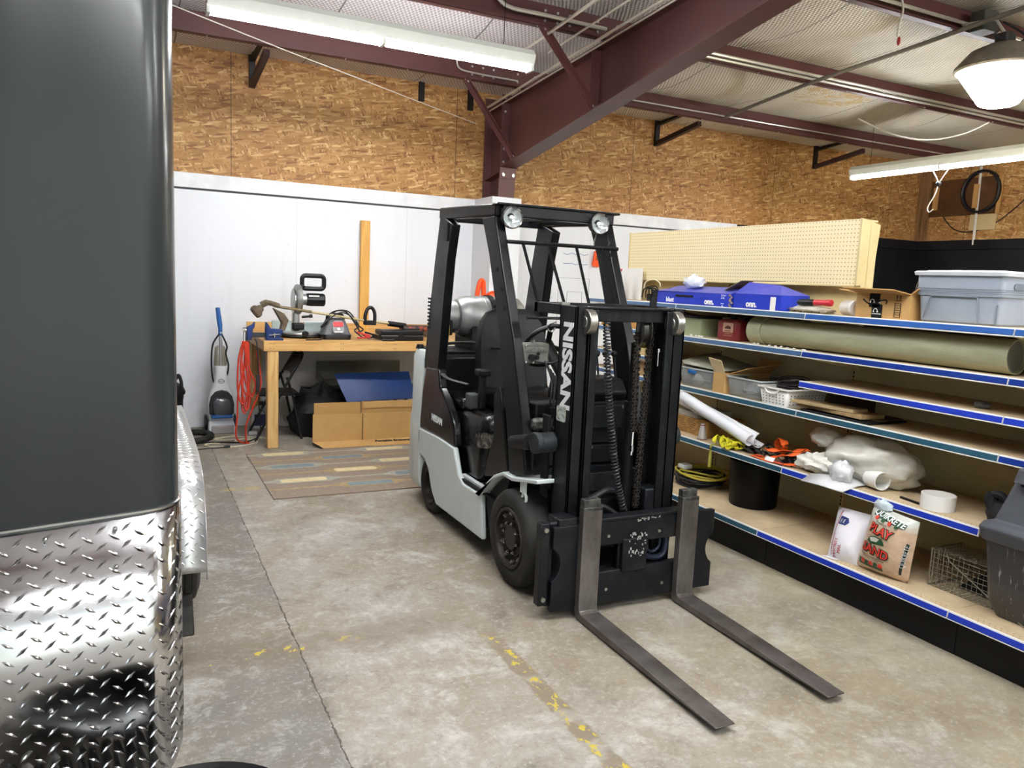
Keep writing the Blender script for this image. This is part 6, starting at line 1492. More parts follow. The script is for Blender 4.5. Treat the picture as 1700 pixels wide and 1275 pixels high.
# ---------------- middle shelf
M_CLR = mat('clear_bin_plastic', '#aeb2b0', .18, var='#8f9392', vs=7, alpha=.42, spec=.7)
M_CLRE = mat('clear_bin_rim', '#c4c8c6', .2, alpha=.75, spec=.7)
def clear_bin(x0, x1, y0, y1, z, h, lab, latch=None):
    o = thing('clear_bin', lab, 'storage bin', ((x0+x1)/2, (y0+y1)/2, z), 'clear bins on the middle shelf')
    R = lambda zz, i: [(x, y, zz) for x, y in rrect(x0+i, y0+i, x1-i, y1-i, .02, 3)]
    m = MB(); m.loft([R(z+.001, .018), R(z+.01, .014), R(z+h, 0)], cap1=False); m.build('bin_wall', M_CLR, o, smooth=40, solid=.002)
    m = MB(); m.loft([R(z+h-.004, -.006), R(z+h+.006, -.006), R(z+h+.006, .004), R(z+h-.004, .004), R(z+h-.004, -.006)], caps=False); m.build('rim', M_CLRE, o, smooth=30)
    m = MB(); m.tube([(x0+.005, y0+.03, z+h-.002), (x0+.008, y0+.03, z+h-.07), (x0+.008, y0+.15, z+h-.07), (x0+.005, y0+.15, z+h-.002)], .0018, 4); m.build('moulded_panel', M_CLRE, o)
    if latch:
        m = MB(); m.rbox((x0-.02, latch-.04, z+h-.035), (x0-.004, latch+.04, z+h-.008), .005, 'x'); m.build('latch', mat('blue_latch', '#1f5f9c', .35), o, bevel=.003)
    return o
b1 = clear_bin(3.62, 3.98, 4.15, 4.52, S4, .13, 'clear bin with blue latch, farthest left on the middle shelf', 4.36)
lump('foam_scrap', mat('white_foam', '#d9d7d2', .6), (3.7, 4.4, S4+.045), (.04, .05, .04), 2, .2, 5, 8, None, 'white scraps inside the blue latched clear bin', 'scraps')
lump('tin_can', mat('dull_tin', '#77787a', .3, .7), (3.8, 4.28, S4+.05), (.06, .08, .045), 7, .3, 7, 8, None, 'grey metal scraps inside the blue latched clear bin', 'scraps')
m = MB(); m.loft([[(3.66, 4.12, S4+.142), (3.66, 4.52, S4+.15), (3.66, 4.54, S4+.17)], [(3.86, 4.1, S4+.15), (3.86, 4.5, S4+.2), (3.86, 4.54, S4+.215)], [(4.0, 4.1, S4+.16), (4.0, 4.5, S4+.21), (4.0, 4.54, S4+.225)]], closed=False); tag(m.build('bin_cover', mat('dusty_clear_lid', '#8d8d7c', .3, var='#a6a592', vs=6), solid=.008, smooth=30), 'loose cloudy bin lids lying on the blue latched clear bin', 'lid')
OBX = thing('cardboard_box', 'narrow open cardboard box with raised flaps between the two clear bins', 'cardboard box', (3.8, 4.06, S4))
m = MB(); m.loft([[(3.61, 4.02, S4), (3.98, 3.98, S4), (3.98, 4.12, S4), (3.61, 4.13, S4)], [(3.61, 4.02, S4+.14), (3.98, 3.98, S4+.14), (3.98, 4.12, S4+.14), (3.61, 4.13, S4+.14)]], cap1=False); m.build('box_body', M_CARD, OBX, smooth=0, solid=.005)
m = MB(); m.poly([(3.61, 4.02, S4+.14), (3.61, 4.13, S4+.14), (3.58, 4.16, S4+.235), (3.58, 4.03, S4+.225)]); m.build('printed_flap', mat('printed_flap', '#cbb48d', .7, var='#8f7a58', vs=30, lo=.6, hi=.65), OBX, smooth=0, solid=.005)
m = MB(); m.poly([(3.64, 4.0, S4+.14), (3.98, 3.98, S4+.14), (3.98, 3.88, S4+.215), (3.66, 3.86, S4+.19)]); m.poly([(3.98, 3.98, S4+.14), (3.98, 4.12, S4+.14), (4.02, 4.12, S4+.23), (4.02, 3.9, S4+.23)]); m.build('side_flap', M_CARDD, OBX, smooth=0, solid=.005)
clear_bin(3.61, 4.0, 3.68, 4.0, S4, .125, 'clear open bin in the middle of the middle shelf beside the white basket')
lump('dark_parts', mat('dark_grey_parts', '#5b5d5e', .5, var='#8b8d8c', vs=14), (3.8, 3.84, S4+.04), (.13, .12, .04), 9, .3, 8, 10, S4+.008, 'grey parts heaped inside the clear open bin', 'parts')
def basket():
    o = thing('plastic_basket', 'white perforated plastic basket with a cable coil in it, on the middle shelf', 'basket', (3.75, 3.58, S4))
    x0, x1, y0, y1, h = 3.575, 3.93, 3.42, 3.66, .105
    m = MB(); R = lambda z, i: [(x, y, z) for x, y in rrect(x0+i, y0+i, x1-i, y1-i, .02, 3)]
    m.loft([R(S4, .016), R(S4+h, 0)], cap1=False); w = m.build('basket_wall', mat('white_basket', '#e3e1da', .45), o, smooth=40, solid=.003)
    m = MB(); m.loft([R(S4+h, .004), R(S4+h, -.012), R(S4+h+.008, -.012), R(S4+h+.008, .004), R(S4+h, .004)], caps=False); m.tube(cr([(x0-.008, 3.6, S4+h), (x0-.01, 3.57, S4+h-.025), (x0-.01, 3.51, S4+h-.025), (x0-.008, 3.48, S4+h)], 5), .005, 6); m.build('basket_rim', mat('white_basket', '#e3e1da', .45), o)
    m = MB()
    for i in range(7):
        for j in range(4):
            y = y0+.035+i*.028; z = S4+.018+j*.018; u = (z-S4)/h; m.poly([(x0+.016*(1-u)-.0022, y+.0045*cos(a), z+.0045*sin(a)) for a in (.5, 1.57, 2.6, 3.6, 4.71, 5.8)])
    for i in range(10):
        for j in range(4):
            x = x0+.04+i*.03; z = S4+.018+j*.018; u = (z-S4)/h; m.poly([(x+.0045*cos(a), y0+.016*(1-u)-.0022, z+.0045*sin(a)) for a in (.5, 1.57, 2.6, 3.6, 4.71, 5.8)])
    m.build('perforations', mat('hole_grey', '#3d3a36', .8), w, smooth=0)
basket()
rng = random.Random(6); m = MB()
for k in range(7):
    a0 = rng.random()*6; r0 = .07+rng.random()*.03; tz = rng.uniform(-.35, .35); tx_ = rng.uniform(-.35, .35)
    m.tube([(3.74+r0*1.0*cos(a0+2*pi*q/24), 3.535+r0*1.05*sin(a0+2*pi*q/24), S4+.135+r0*(tz*cos(2*pi*q/24)+tx_*sin(2*pi*q/24))+.008*k-.03) for q in range(24)], .0045, 5, closed=True)
tag(m.build('cable_coil', mat('dark_brown_cable', '#231a1c', .5)), 'coil of dark brown cable sitting in the white basket', 'cable')
PL = [((3.6, 2.98, S4+.045), (3.74, 3.4, S4+.062), 'top pale wood offcut on the stack right of the white basket'), ((3.62, 2.9, S4+.022), (3.8, 3.38, S4+.044), 'second wood offcut in the stack right of the white basket'), ((3.68, 2.86, S4+.014), (3.9, 3.22, S4+.021), 'thin dark wood offcut near the bottom of the stack')]
for i, (a, b, lab) in enumerate(PL):
    m = MB(); m.at(((a[0]+b[0])/2, (a[1]+b[1])/2, 0), rz=(.12, -.05, .1)[i]); hx, hy = (b[0]-a[0])/2, (b[1]-a[1])/2
    m.box((-hx, -hy, a[2]), (hx, hy, b[2])); tag(m.build('wood_offcut', mat('offcut_%d' % i, ('#b7a07a', '#a98d63', '#5a4430')[i], .7, var=('#9a835f', '#8a6f4a', '#46341f')[i], vs=8), bevel=.002), lab, 'wood offcut', 'wood offcuts on the middle shelf')
obox('black_board', (3.6, 2.85, S4+.0005), (3.92, 3.33, S4+.0135), M_PLAS, 'black board under the wood offcuts on the middle shelf', 'board')
obox('dark_carton', (3.9, 3.15, S4+.0), (4.03, 3.4, S4+.09), mat('dark_brown_box', '#3a2a1c', .6), 'dark carton behind the wood offcuts by the upright', 'carton')
lump('rag', mat('grey_rag', '#4b4a4b', .8, var='#6b6a69', vs=30), (3.74, 2.33, S3+.014), (.03, .04, .016), 15, .5, 10, 8, S3+.0005, 'small grey crumpled rag alone on the short upper shelf', 'rag')
# ---------------- lower shelf
PC = thing('patterned_carton', 'tan carton printed with dark dashes, at the left of the lower shelf behind the mast', 'carton', (3.8, 4.36, S5))
m = MB(); m.box((3.63, 4.17, S5), (3.98, 4.56, S5+.118)); pcb = m.build('carton_body', mat('tan_carton', '#b78b50', .7, var='#a97d45', vs=4), PC, bevel=.002)
m = MB(); rng = random.Random(9)
for j in range(8):
    y = 4.18+rng.random()*.05
    while y < 4.53: l = .05+rng.random()*.06; m.box((3.6285, y, S5+.012+j*.0135), (3.63, min(4.555, y+l), S5+.0145+j*.0135)); y += l+.03
    x = 3.64+rng.random()*.03
    while x < 3.95: l = .05+rng.random()*.05; m.box((x, 4.1685, S5+.012+j*.0135), (min(3.975, x+l), 4.17, S5+.0145+j*.0135)); x += l+.03
m.build('printed_dashes', mat('dark_print', '#2a2018', .7), pcb, smooth=0)
obox('paper_stack', (3.64, 4.3, S5+.1185), (3.96, 4.56, S5+.16), mat('newsprint', '#c9c3b4', .7, var='#a7a193', vs=18, aniso=(1, 1, 8)), 'stack of papers on top of the dash patterned carton', 'papers')
CN = thing('glue_bottle', 'small silver cone shaped bottle in front of the dash patterned carton', 'bottle', (3.58, 4.16, S5))
m = MB(); m.lathe([(.001, 0), (.034, .001), (.034, .012), (.031, .014), (.016, .105), (.014, .112)], (3.575, 4.16, S5), n=20); m.build('cone', mat('silver_label3', '#b3aca6', .4, .3), CN)
m = MB(); m.lathe([(.0345, .004), (.0345, .009)], (3.575, 4.16, S5), n=20, caps=False); m.lathe([(.0175, .1), (.0165, .106)], (3.575, 4.16, S5), n=20, caps=False); m.build('red_bands', mat('maroon_band', '#6d2a30', .5), CN)
# rolled plan sheets: two curled lengths of white film
def sheet_roll(a, b, r, open_a, lab, seed):
    a, b = V(a), V(b); d = (b-a).normalized(); u = d.cross(V((0, 0, 1))).normalized(); w = u.cross(d)
    m = MB(); R = []
    for p in [a.lerp(b, k/6) for k in range(7)]:
        R.append([p+u*cos(open_a[0]+(open_a[1]-open_a[0])*k/16)*r*(1+.25*k/16)+w*sin(open_a[0]+(open_a[1]-open_a[0])*k/16)*r*(1+.25*k/16) for k in range(17)])
    m.loft(R, closed=False); tag(m.build('rolled_sheet', mat('white_plan_film', '#dedfe2', .45), solid=.003, smooth=70), lab, 'rolled sheet', 'rolled white sheets on the lower shelf')
sheet_roll(AX(1128, 655, 3.58), AX(1246, 732, 3.58), .034, (-2.2, 2.6), 'front curled white plastic sheet leaning down across the lower shelf', 1)
sheet_roll(AX(1136, 662, 3.66), AX(1262, 732, 3.64), .045, (-2.6, 1.2), 'rear curled white plastic sheet leaning behind the first one', 2)
# straps
def strap(path, w, m_, name, lab, cat, group=None, parent=None, n=6, tw=0.):
    P = cr(path, n); m = MB(); R = []
    for i, p in enumerate(P):
        t = (P[min(i+1, len(P)-1)]-P[max(i-1, 0)]).normalized(); s = t.cross(V((0, 0, 1)))
        s = s.normalized() if s.length > .05 else V((1, 0, 0)); q = s.cross(t); a = tw*sin(i*.7); s2 = s*cos(a)+q*sin(a)
        R.append([p-s2*w/2, p+s2*w/2])
    m.loft(R, closed=False); o = m.build(name, m_, parent, solid=.003, smooth=60)
    if lab: tag(o, lab, cat, group)
    return o
M_YST = mat('yellow_webbing', '#cfc62a', .7); M_OST = mat('orange_webbing', '#f0621e', .65); M_BST = mat('black_webbing', '#1a1517', .7)
YS = thing('ratchet_strap', 'bundle of bright yellow webbing strap on the lower shelf', 'strap', (3.57, 3.9, S5))
rng = random.Random(21)
for k in range(9):
    c = V((3.57+rng.uniform(-.03, .04), 3.9+rng.uniform(-.08, .08), S5+.03)); a0 = rng.random()*6
    strap([c+V((.05*cos(a0+t), .06*sin(a0+t), .025*sin(2*t+k)+.01)) for t in (0, 1, 2, 3, 4, 5)], .03, M_YST, 'webbing_loop', None, None, parent=YS, tw=.8)
m = MB(); m.box((3.56, 3.86, S5+.002), (3.6, 3.92, S5+.04)); m.build('ratchet', M_BST, YS, bevel=.006)
strap([(3.56, 3.96, S5+.008), (3.498, 3.97, S5+.004), (3.494, 3.97, S5-.05), (3.497, 3.975, S5-.15)], .02, mat('faded_yellow_webbing', '#9a9440', .7), 'webbing_tail', None, None, parent=YS)
OS = thing('ratchet_strap', 'orange webbing strap tangled with black webbing and a white tag on the lower shelf', 'strap', (3.62, 3.52, S5))
strap([(3.75, 3.62, S5+.02), (3.72, 3.6, S5+.1), (3.7, 3.54, S5+.12), (3.68, 3.5, S5+.09), (3.7, 3.53, S5+.03)], .045, M_OST, 'orange_loop', None, None, parent=OS, tw=.3)
strap([(3.54, 3.62, S5+.012), (3.58, 3.5, S5+.02), (3.6, 3.42, S5+.05), (3.64, 3.34, S5+.08), (3.7, 3.33, S5+.1), (3.68, 3.4, S5+.08), (3.63, 3.5, S5+.06), (3.6, 3.58, S5+.06)], .04, M_OST, 'orange_band', None, None, parent=OS, tw=.5)
strap([(3.54, 3.64, S5+.006), (3.53, 3.5, S5+.01), (3.54, 3.4, S5+.01), (3.58, 3.3, S5+.02)], .035, M_OST, 'orange_tail', None, None, parent=OS, tw=.2)
for k in range(12):
    c = V((3.66+rng.uniform(-.06, .08), 3.55+rng.uniform(-.26, .24), S5+.02)); a0 = rng.random()*6
    strap([c+V((.05*cos(a0+t), .08*sin(a0+t), .02*sin(2*t+k)+.008)) for t in (0, 1, 2, 3, 4)], .025, M_BST, 'black_webbing', None, None, parent=OS, tw=.8)
m = MB(); m.frame(AZ(1278, 762, S5+.05), V((0, -1, 0)), V((.5, 0, .85)).normalized(), V((-.85, 0, .5)).normalized()); m.box((-.035, -.013, 0), (.035, .013, .002)); m.build('white_tag', M_LETW, OS)
m = MB(); m.tube(cr([(3.53, 3.46, S5+.008), (3.55, 3.4, S5+.01), (3.535, 3.36, S5+.008)], 5), .007, 6); m.build('hook', mat('red_hook', '#9a3a34', .5), OS)
# bags
M_FILM = mat('milky_plastic_bag', '#e2dfd4', .25, bump=1., bs=13, var='#cbc7b9', vs=4, alpha=.9)
BG = thing('plastic_bag', 'big milky plastic bag filled with things, on the lower shelf', 'plastic bag', (3.75, 3.0, S5))
lump('bag_body', M_FILM, (3.76, 2.93, S5+.122), (.16, .29, .135), 31, .2, 5, 24, S5+.003, parent=BG, sq=.75)
lump('bag_knot', M_FILM, (3.75, 3.24, S5+.19), (.07, .11, .055), 33, .3, 6, 14, parent=BG)
m = MB(); m.lathe([(.05, 0), (.052, .002), (.05, .1), (.046, .1), (.046, .004)], (3.655, 2.84, S5+.056), (-.25, -.97, 0), 26, caps=False); m.build('roll_in_bag', mat('white_roll', '#e3e2de', .5), BG)
lump('white_pouch', mat('white_poly_pouch', '#dcd9cf', .3, bump=.5, bs=22), (3.62, 3.18, S5+.055), (.08, .13, .055), 41, .35, 8, 16, S5+.002, 'folded white pouch on the lower shelf between the orange strap and the big bag', 'pouch')
ML = thing('poly_mailer', 'silvery white mailer hanging over the lower shelf edge beside the big bag', 'mailer', (3.53, 2.97, S5))
m = MB(); m.loft([[(3.66, 3.1, S5+.01), (3.52, 3.13, S5+.012), (3.42, 3.11, S5-.015)], [(3.68, 3.0, S5+.03), (3.53, 3.0, S5+.03), (3.41, 2.98, S5-.005)], [(3.68, 2.85, S5+.008), (3.56, 2.84, S5+.012), (3.44, 2.84, S5-.012)]], closed=False); m.build('mailer_sheet', mat('silver_white_film', '#d3d3d5', .3), ML, solid=.006, smooth=30)
lump('mailer_fold', mat('silver_white_film', '#d3d3d5', .3), (3.54, 2.94, S5+.068), (.05, .075, .06), 51, .35, 7, 12, parent=ML)
m = MB(); m.lathe([(.075, 0), (.08, 0), (.08, .075), (.075, .075), (.075, 0)], (3.63, 2.42, S5+.001), n=36, caps=False); tag(m.build('tape_roll', mat('white_tape_roll', '#e6e5e1', .45), smooth=40), 'wide white plastic ring standing on the lower shelf behind the sand bag', 'tape roll')
m = MB(); m.bar((3.62, 2.62, S5+.006), (3.6, 2.49, S5+.006), .012, .01); tag(m.build('marker_pen', M_PLAS), 'dark pen lying on the lower shelf left of the white ring', 'pen')
MT = thing('work_glove', 'black glove standing against the grey case on the lower shelf', 'glove', (3.64, 2.14, S5))
lump('glove_body', mat('black_fabric', '#111113', .8, bump=.2, bs=60), (3.64, 2.12, S5+.055), (.04, .06, .06), 61, .2, 6, 12, S5+.001, parent=MT)
m = MB(); m.tube(cr([(3.64, 2.14, S5+.07), (3.64, 2.165, S5+.11), (3.645, 2.16, S5+.14), (3.65, 2.13, S5+.145), (3.66, 2.1, S5+.12)], 5), [.03]*10+[.02]*11, 8); m.build('glove_cuff', mat('black_fabric', '#111113', .8), MT)
# ---------------- bottom deck
CO = thing('cable_coil', 'coil of black and yellow cable lying on the bottom deck left of the black drum', 'cable', (3.75, 4.3, B0))
rng = random.Random(14)
for nm, mm, k0, n in (('grey_loop', mat('grey_cable', '#8a8474', .5), 0, 1), ('black_loop', M_WIREB, 1, 8), ('yellow_loop', mat('yellow_cable', '#b5a63a', .5), 9, 3)):
    for k in range(n):
        r0 = .13+rng.random()*.06; c = V((3.72+rng.uniform(-.02, .02), 4.32+rng.uniform(-.03, .03), B0+.01+.0085*(k0+k))); ph = rng.random()*6
        m = MB(); m.tube([c+V((r0*cos(a), r0*1.1*sin(a), .012*sin(2*a+ph))) for a in [2*pi*q/30 for q in range(30)]], .0075, 6, closed=True); m.build(nm, mm, CO)
m = MB(); m.box((3.62, 4.38, B0+.1), (3.7, 4.46, B0+.135)); m.build('plug', M_LETW, CO, bevel=.01)
m = MB(); c = (3.735, 3.79, B0); m.lathe([(.001, .0), (.15, 0), (.155, .01), (.165, .28), (.168, .3), (.16, .305), (.155, .3), (.145, .012), (.001, .012)], c, n=48); tag(m.build('black_drum', mat('matt_black_drum', '#0c0b0c', .5, spec=.15), smooth=40), 'round matt black drum standing on the bottom deck', 'drum')
# priority mail bag
PM = thing('mail_bag', 'white mailing bag with red line and blue badge on the bottom deck', 'mailing bag', (3.48, 2.76, B0))
def soft_bag(m, p00, p10, p01, p11, depth, nu=10, nv=12, bulge=1., pinch=.9, wr=.004, sd=1.):
    """front given by four corners (bottom-left/right, top-left/right as seen), bulging both ways"""
    p00, p10, p01, p11 = map(V, (p00, p10, p01, p11)); nrm = (p10-p00).cross(p01-p00).normalized()
    F_, Bk = [], []
    for j in range(nv+1):
        v = j/nv; rf, rb_ = [], []
        for i in range(nu+1):
            u = i/nu; p = (p00*(1-u)+p10*u)*(1-v)+(p01*(1-u)+p11*u)*v
            e = (max(0., 1-abs(2*u-1)**3.2))*(max(0., 1-abs(2*v-1)**(4 if v < .5 else 2.2)))**.8
            w = wr*sin(9*u+sd)*sin(13*v+sd*2)+wr*.7*sin(23*v+7*u*sd)
            rf.append(p+nrm*(depth*.5*e*bulge+w*e)); rb_.append(p-nrm*(depth*.5*e))
        F_.append(rf); Bk.append(rb_)
    m.loft(F_, closed=False); m.loft(Bk, closed=False)
    return F_, nrm
m = MB(); FP, npm = soft_bag(m, (3.40, 2.86, B0), (3.44, 2.68, B0), (3.55, 2.94, B0+.245), (3.58, 2.72, B0+.25), .12, sd=2.2); pmb = m.build('bag_body', mat('white_poly_mailer', '#e0dde2', .4, bump=.35, bs=24), PM, smooth=70)
def on_bag(FP, u, v):
    nv = len(FP)-1; nu = len(FP[0])-1; i = min(nu-1, int(u*nu)); j = min(nv-1, int(v*nv)); a, b = u*nu-i, v*nv-j
    return (FP[j][i]*(1-a)+FP[j][i+1]*a)*(1-b)+(FP[j+1][i]*(1-a)+FP[j+1][i+1]*a)*b
def decal(FP, n, poly, m_, par, name, off=.0025, sub=6):
    """coloured print laid on the bag surface"""
    m = MB(); P = []
    for (a, b) in zip(poly, poly[1:]+poly[:1]):
        for k in range(sub): P.append((a[0]+(b[0]-a[0])*k/sub, a[1]+(b[1]-a[1])*k/sub))
    c = (sum(p[0] for p in P)/len(P), sum(p[1] for p in P)/len(P)); cen = m.v(on_bag(FP, *c)+n*off)
    prev = None
    for t in (.17, .34, .5, .67, .84, 1.):
        cur = [m.v(on_bag(FP, c[0]+(p[0]-c[0])*t, c[1]+(p[1]-c[1])*t)+n*off) for p in P]
        for k in range(len(P)):
            q = (k+1) % len(P)
            if prev is None: m.f([cen, cur[k], cur[q]])
            else: m.f([prev[k], cur[k], cur[q], prev[q]])
        prev = cur
    return m.build(name, m_, par, smooth=60)
M_REDP = mat('red_print', '#a8283a', .5); M_NAVP = mat('navy_print', '#1b2a63', .5)
decal(FP, npm, [(.12, .04), (.145, .04), (.2, .93), (.175, .93)], M_REDP, pmb, 'red_line', sub=8)
decal(FP, npm, [(.2, .62), (.42, .6), (.5, .68), (.44, .77), (.22, .8)], M_NAVP, pmb, 'blue_badge')
def bag_text(s, FP, n, u, v, du, dv, size, m_, par, name='lettering', off=.004, **kw):
    """lettering wrapped onto the bag: du, dv = direction of reading in bag coordinates"""
    a = on_bag(FP, u, v); xd = (on_bag(FP, u+du, v+dv)-on_bag(FP, u-du, v-dv)).normalized(); yd = n.cross(xd).normalized()
    t = text(s, a+n*off, xd, yd, size, m_, par, name, **kw)
    # press onto the surface
    U = (FP[0][-1]-FP[0][0]); W = (FP[-1][0]-FP[0][0]); 
    for vt in t.data.vertices:
        p = a+n*off+vt.co
        best = None
        uu, vv = u, v
        for _ in range(6):
            s0 = on_bag(FP, min(1, max(0, uu)), min(1, max(0, vv))); e = p-s0; e = e-n*e.dot(n)
            su = on_bag(FP, min(1, max(0, uu+.02)), min(1, max(0, vv)))-s0; sv = on_bag(FP, min(1, max(0, uu)), min(1, max(0, vv+.02)))-s0
            su -= n*su.dot(n); sv -= n*sv.dot(n); A11, A12, A22 = su.dot(su), su.dot(sv), sv.dot(sv); b1_, b2_ = e.dot(su), e.dot(sv); D_ = A11*A22-A12*A12
            if abs(D_) < 1e-14: break
            uu += .02*(b1_*A22-b2_*A12)/D_; vv += .02*(b2_*A11-b1_*A12)/D_; uu = min(1, max(0, uu)); vv = min(1, max(0, vv))
        s0 = on_bag(FP, uu, vv); vt.co = vt.co+n*((s0-p).dot(n)+off)
    return t
bag_text('PRIORITY', FP, npm, .26, .18, .02, .2, .026, M_REDP, pmb); bag_text('MAIL', FP, npm, .4, .16, .02, .2, .026, M_REDP, pmb)
for k, s in enumerate(('PRIO', 'MAIL')): bag_text(s, FP, npm, .28+.08*k, .69, .0, .1, .013, M_LETW, pmb, off=.005)
m = MB(); m.loft([[FP[0][i]+V((0, 0, .002)) for i in range(0, 5)], [FP[0][i]+V((-.03, .015, .003)) for i in range(0, 5)]], closed=False); m.build('bag_corner', mat('white_poly_mailer', '#e0dde2', .4), PM, solid=.003)
# play sand bag
PS = thing('sand_bag', 'clear bag of tan play sand with red and green print, on the bottom deck', 'sand bag', (3.5, 2.5, B0))
m = MB(); FS, nps = soft_bag(m, (3.44, 2.71, B0), (3.47, 2.42, B0), (3.47, 2.655, B0+.345), (3.482, 2.4, B0+.325), .15, 14, 18, 1., wr=.003, sd=1.3)
g = G('sand_in_clear_film'); o_ = g.obj(); z_ = g.xyz(o_)[2]; n_ = g.noise(o_, 16, 4, .6)
zf_ = g.mapr(g.math('ADD', z_, g.math('MULTIPLY', n_, .06)), .29, .33)
g.P(Base_Color=g.mix(zf_, g.mix(g.mapr(n_, .35, .65), '#c9ad92', '#b3967a'), '#c9cac0'), Roughness=.32, Coat_Weight=.4, Coat_Roughness=.15); g.bump(g.noise(g.mapv(o_, (1, 1, 3)), 20, 4, .6), .35, .006)
psb = m.build('bag_body', g.m, PS, smooth=70)
M_PGRN = mat('green_print', '#24492f', .5); M_PRED = mat('orange_red_print', '#d23a2c', .5); M_PDK = mat('dark_outline_print', '#1e2a24', .5)
decal(FS, nps, [(.14, .965), (.3, .955), (.84, .9), (.82, .83), (.6, .85), (.12, .885)], M_PGRN, psb, 'banner', off=.006)
for k in range(4): decal(FS, nps, [(.19+.15*k, .9-.013*k), (.26+.15*k, .895-.013*k), (.26+.15*k, .845-.013*k), (.225+.15*k, .835-.013*k), (.19+.15*k, .85-.013*k)], M_PRED if k % 2 == 0 else M_PGRN, psb, 'scallop', off=.008)
bag_text('QUIKRETE', FS, nps, .47, .915, .2, -.02, .04, M_LETW, psb, off=.01, shear=.2, offset=.001)
bag_text('Premium', FS, nps, .37, .8, .2, -.02, .018, M_PGRN, psb, off=.004, shear=.3)
bag_text('PLAY', FS, nps, .42, .69, .2, -.02, .06, M_PDK, psb, off=.006, offset=.005, sx=.95); bag_text('PLAY', FS, nps, .42, .695, .2, -.02, .06, M_PRED, psb, off=.0085, offset=.001, sx=.95)
decal(FS, nps, [(.25, .57), (.35, .6), (.5, .59), (.58, .5), (.3, .47), (.22, .5)], M_PGRN, psb, 'picture')
decal(FS, nps, [(.26, .56), (.36, .585), (.46, .575), (.42, .52), (.3, .51)], mat('pale_print', '#c8c4b4', .5), psb, 'picture_highlight', off=.004)
bag_text('SAND', FS, nps, .43, .375, .2, -.02, .062, M_PDK, psb, off=.006, offset=.005, sx=.95); bag_text('SAND', FS, nps, .43, .38, .2, -.02, .062, M_PRED, psb, off=.0085, offset=.001, sx=.95)
for k in range(2): bag_text('Washed Screened & Dried' if k == 0 else 'Premium Quality', FS, nps, .38, .275-.025*k, .2, -.02, .013, M_PDK, psb, off=.004)
decal(FS, nps, [(.1, .1), (.62, .085), (.62, .13), (.1, .15)], M_PGRN, psb, 'lower_band')
for k in range(6): decal(FS, nps, [(.1+.088*k, .135), (.175+.088*k, .133), (.175+.088*k, .19), (.138+.088*k, .205), (.1+.088*k, .192)], M_PRED if k % 2 else M_PGRN, psb, 'lower_scallop', off=.004)
decal(FS, nps, [(.88, .12), (.915, .12), (.95, .62), (.915, .64)], M_PDK, psb, 'side_strip', off=.006)
bag_text('QUIKRETE', FS, nps, .925, .42, .01, .2, .026, M_LETW, psb, off=.009)
m = MB(); lump('bag_neck', mat('clear_film_neck', '#c6d3da', .15, bump=.5, bs=30), (3.468, 2.6, B0+.352), (.02, .05, .032), 71, .4, 9, 10, parent=PS)
# wire cage trap
WC = thing('wire_cage', 'long rectangular wire mesh animal trap on the bottom deck beside the sand bag', 'wire cage', (3.68, 2.2, B0))
wx0, wx1, wy0, wy1, wh = 3.57, 3.8, 2.06, 2.38, .19
M_WIRE = mat('galvanised_wire', '#8f8a7c', .4, .8)
m = MB(); st_ = .0255; r = .0013
def wire(a, b): m.tube([a, b], r, 4, caps=False)
y = wy0
while y <= wy1+.001:
    wire((wx0, y, B0+.002), (wx0, y, B0+wh)); wire((wx1, y, B0+.002), (wx1, y, B0+wh)); wire((wx0, y, B0+wh), (wx1, y, B0+wh)); wire((wx0, y, B0+.002), (wx1, y, B0+.002)); y += st_
k = 0.
while k <= wh+.001:
    for xx in (wx0, wx1): wire((xx, wy0, B0+.002+k), (xx, wy1, B0+.002+k))
    wire((wx0, wy1, B0+.002+k), (wx1, wy1, B0+.002+k)); k += st_*.95
x = wx0
while x <= wx1+.001:
    wire((x, wy0, B0+wh), (x, wy1, B0+wh)); wire((x, wy0, B0+.002), (x, wy1, B0+.002)); wire((x, wy1, B0), (x, wy1, B0+wh)); x += st_
m.build('mesh', M_WIRE, WC, smooth=0)
m = MB(); m.tube([(wx0, wy1, B0+.002), (wx0, wy1, B0+wh), (wx1, wy1, B0+wh), (wx1, wy1, B0+.002)], .004, 6, closed=True); m.build('end_frame', M_WIRE, WC)
m = MB(); m.tube([(wx0-.004, wy1-.08, B0+wh), (wx0-.012, wy1-.1, B0+wh-.03), (wx0-.01, 2.02, B0+.03), (3.5, 1.86, B0+.004)], .003, 6); m.build('trigger_rod', mat('bright_rod', '#b9b29d', .35, .8), WC)
m = MB(); m.prism([(2.1, B0+.004), (2.3, B0+.004), (2.17, B0+.12)], 'x', 3.68, 3.682); m.build('bait_door', M_BLKM, WC)
# grey case standing at the right
GC = thing('tool_chest', 'tall grey plastic case wrapped in dark film at the right edge of the shelves', 'plastic case', (3.5, 1.75, B0))
M_GC = mat('slate_grey_plastic', '#4b4d54', .45, var='#43454b', vs=4)
def cring(z, xf, yl, xb=3.9, yr=1.42): return [(x, y, z) for x, y in rrect(xf, yr, xb, yl, .03, 3)]
g = G('dark_stretch_film'); o_ = g.obj(); n_ = g.noise(g.mapv(o_, (9, 9, .8), (0, .12, 0)), 9, 4, .7)
g.P(Base_Color=g.mix(g.mapr(n_, .6, .72), '#24262b', '#8d9092'), Roughness=.28, Coat_Weight=.3); g.bump(n_, .4, .004)
m = MB(); m.loft([cring(B0+.001, 3.52, 2.02), cring(.3, 3.49, 2.045), cring(.6, 3.45, 2.07)]); m.build('wrapped_base', g.m, GC, smooth=40)
m = MB(); m.loft([cring(.585, 3.44, 2.08), cring(.645, 3.42, 2.09), cring(.67, 3.43, 2.075), cring(.685, 3.46, 2.045), cring(.86, 3.5, 2.0)]); m.build('lid_skirt', M_GC, GC, bevel=.006, smooth=40)
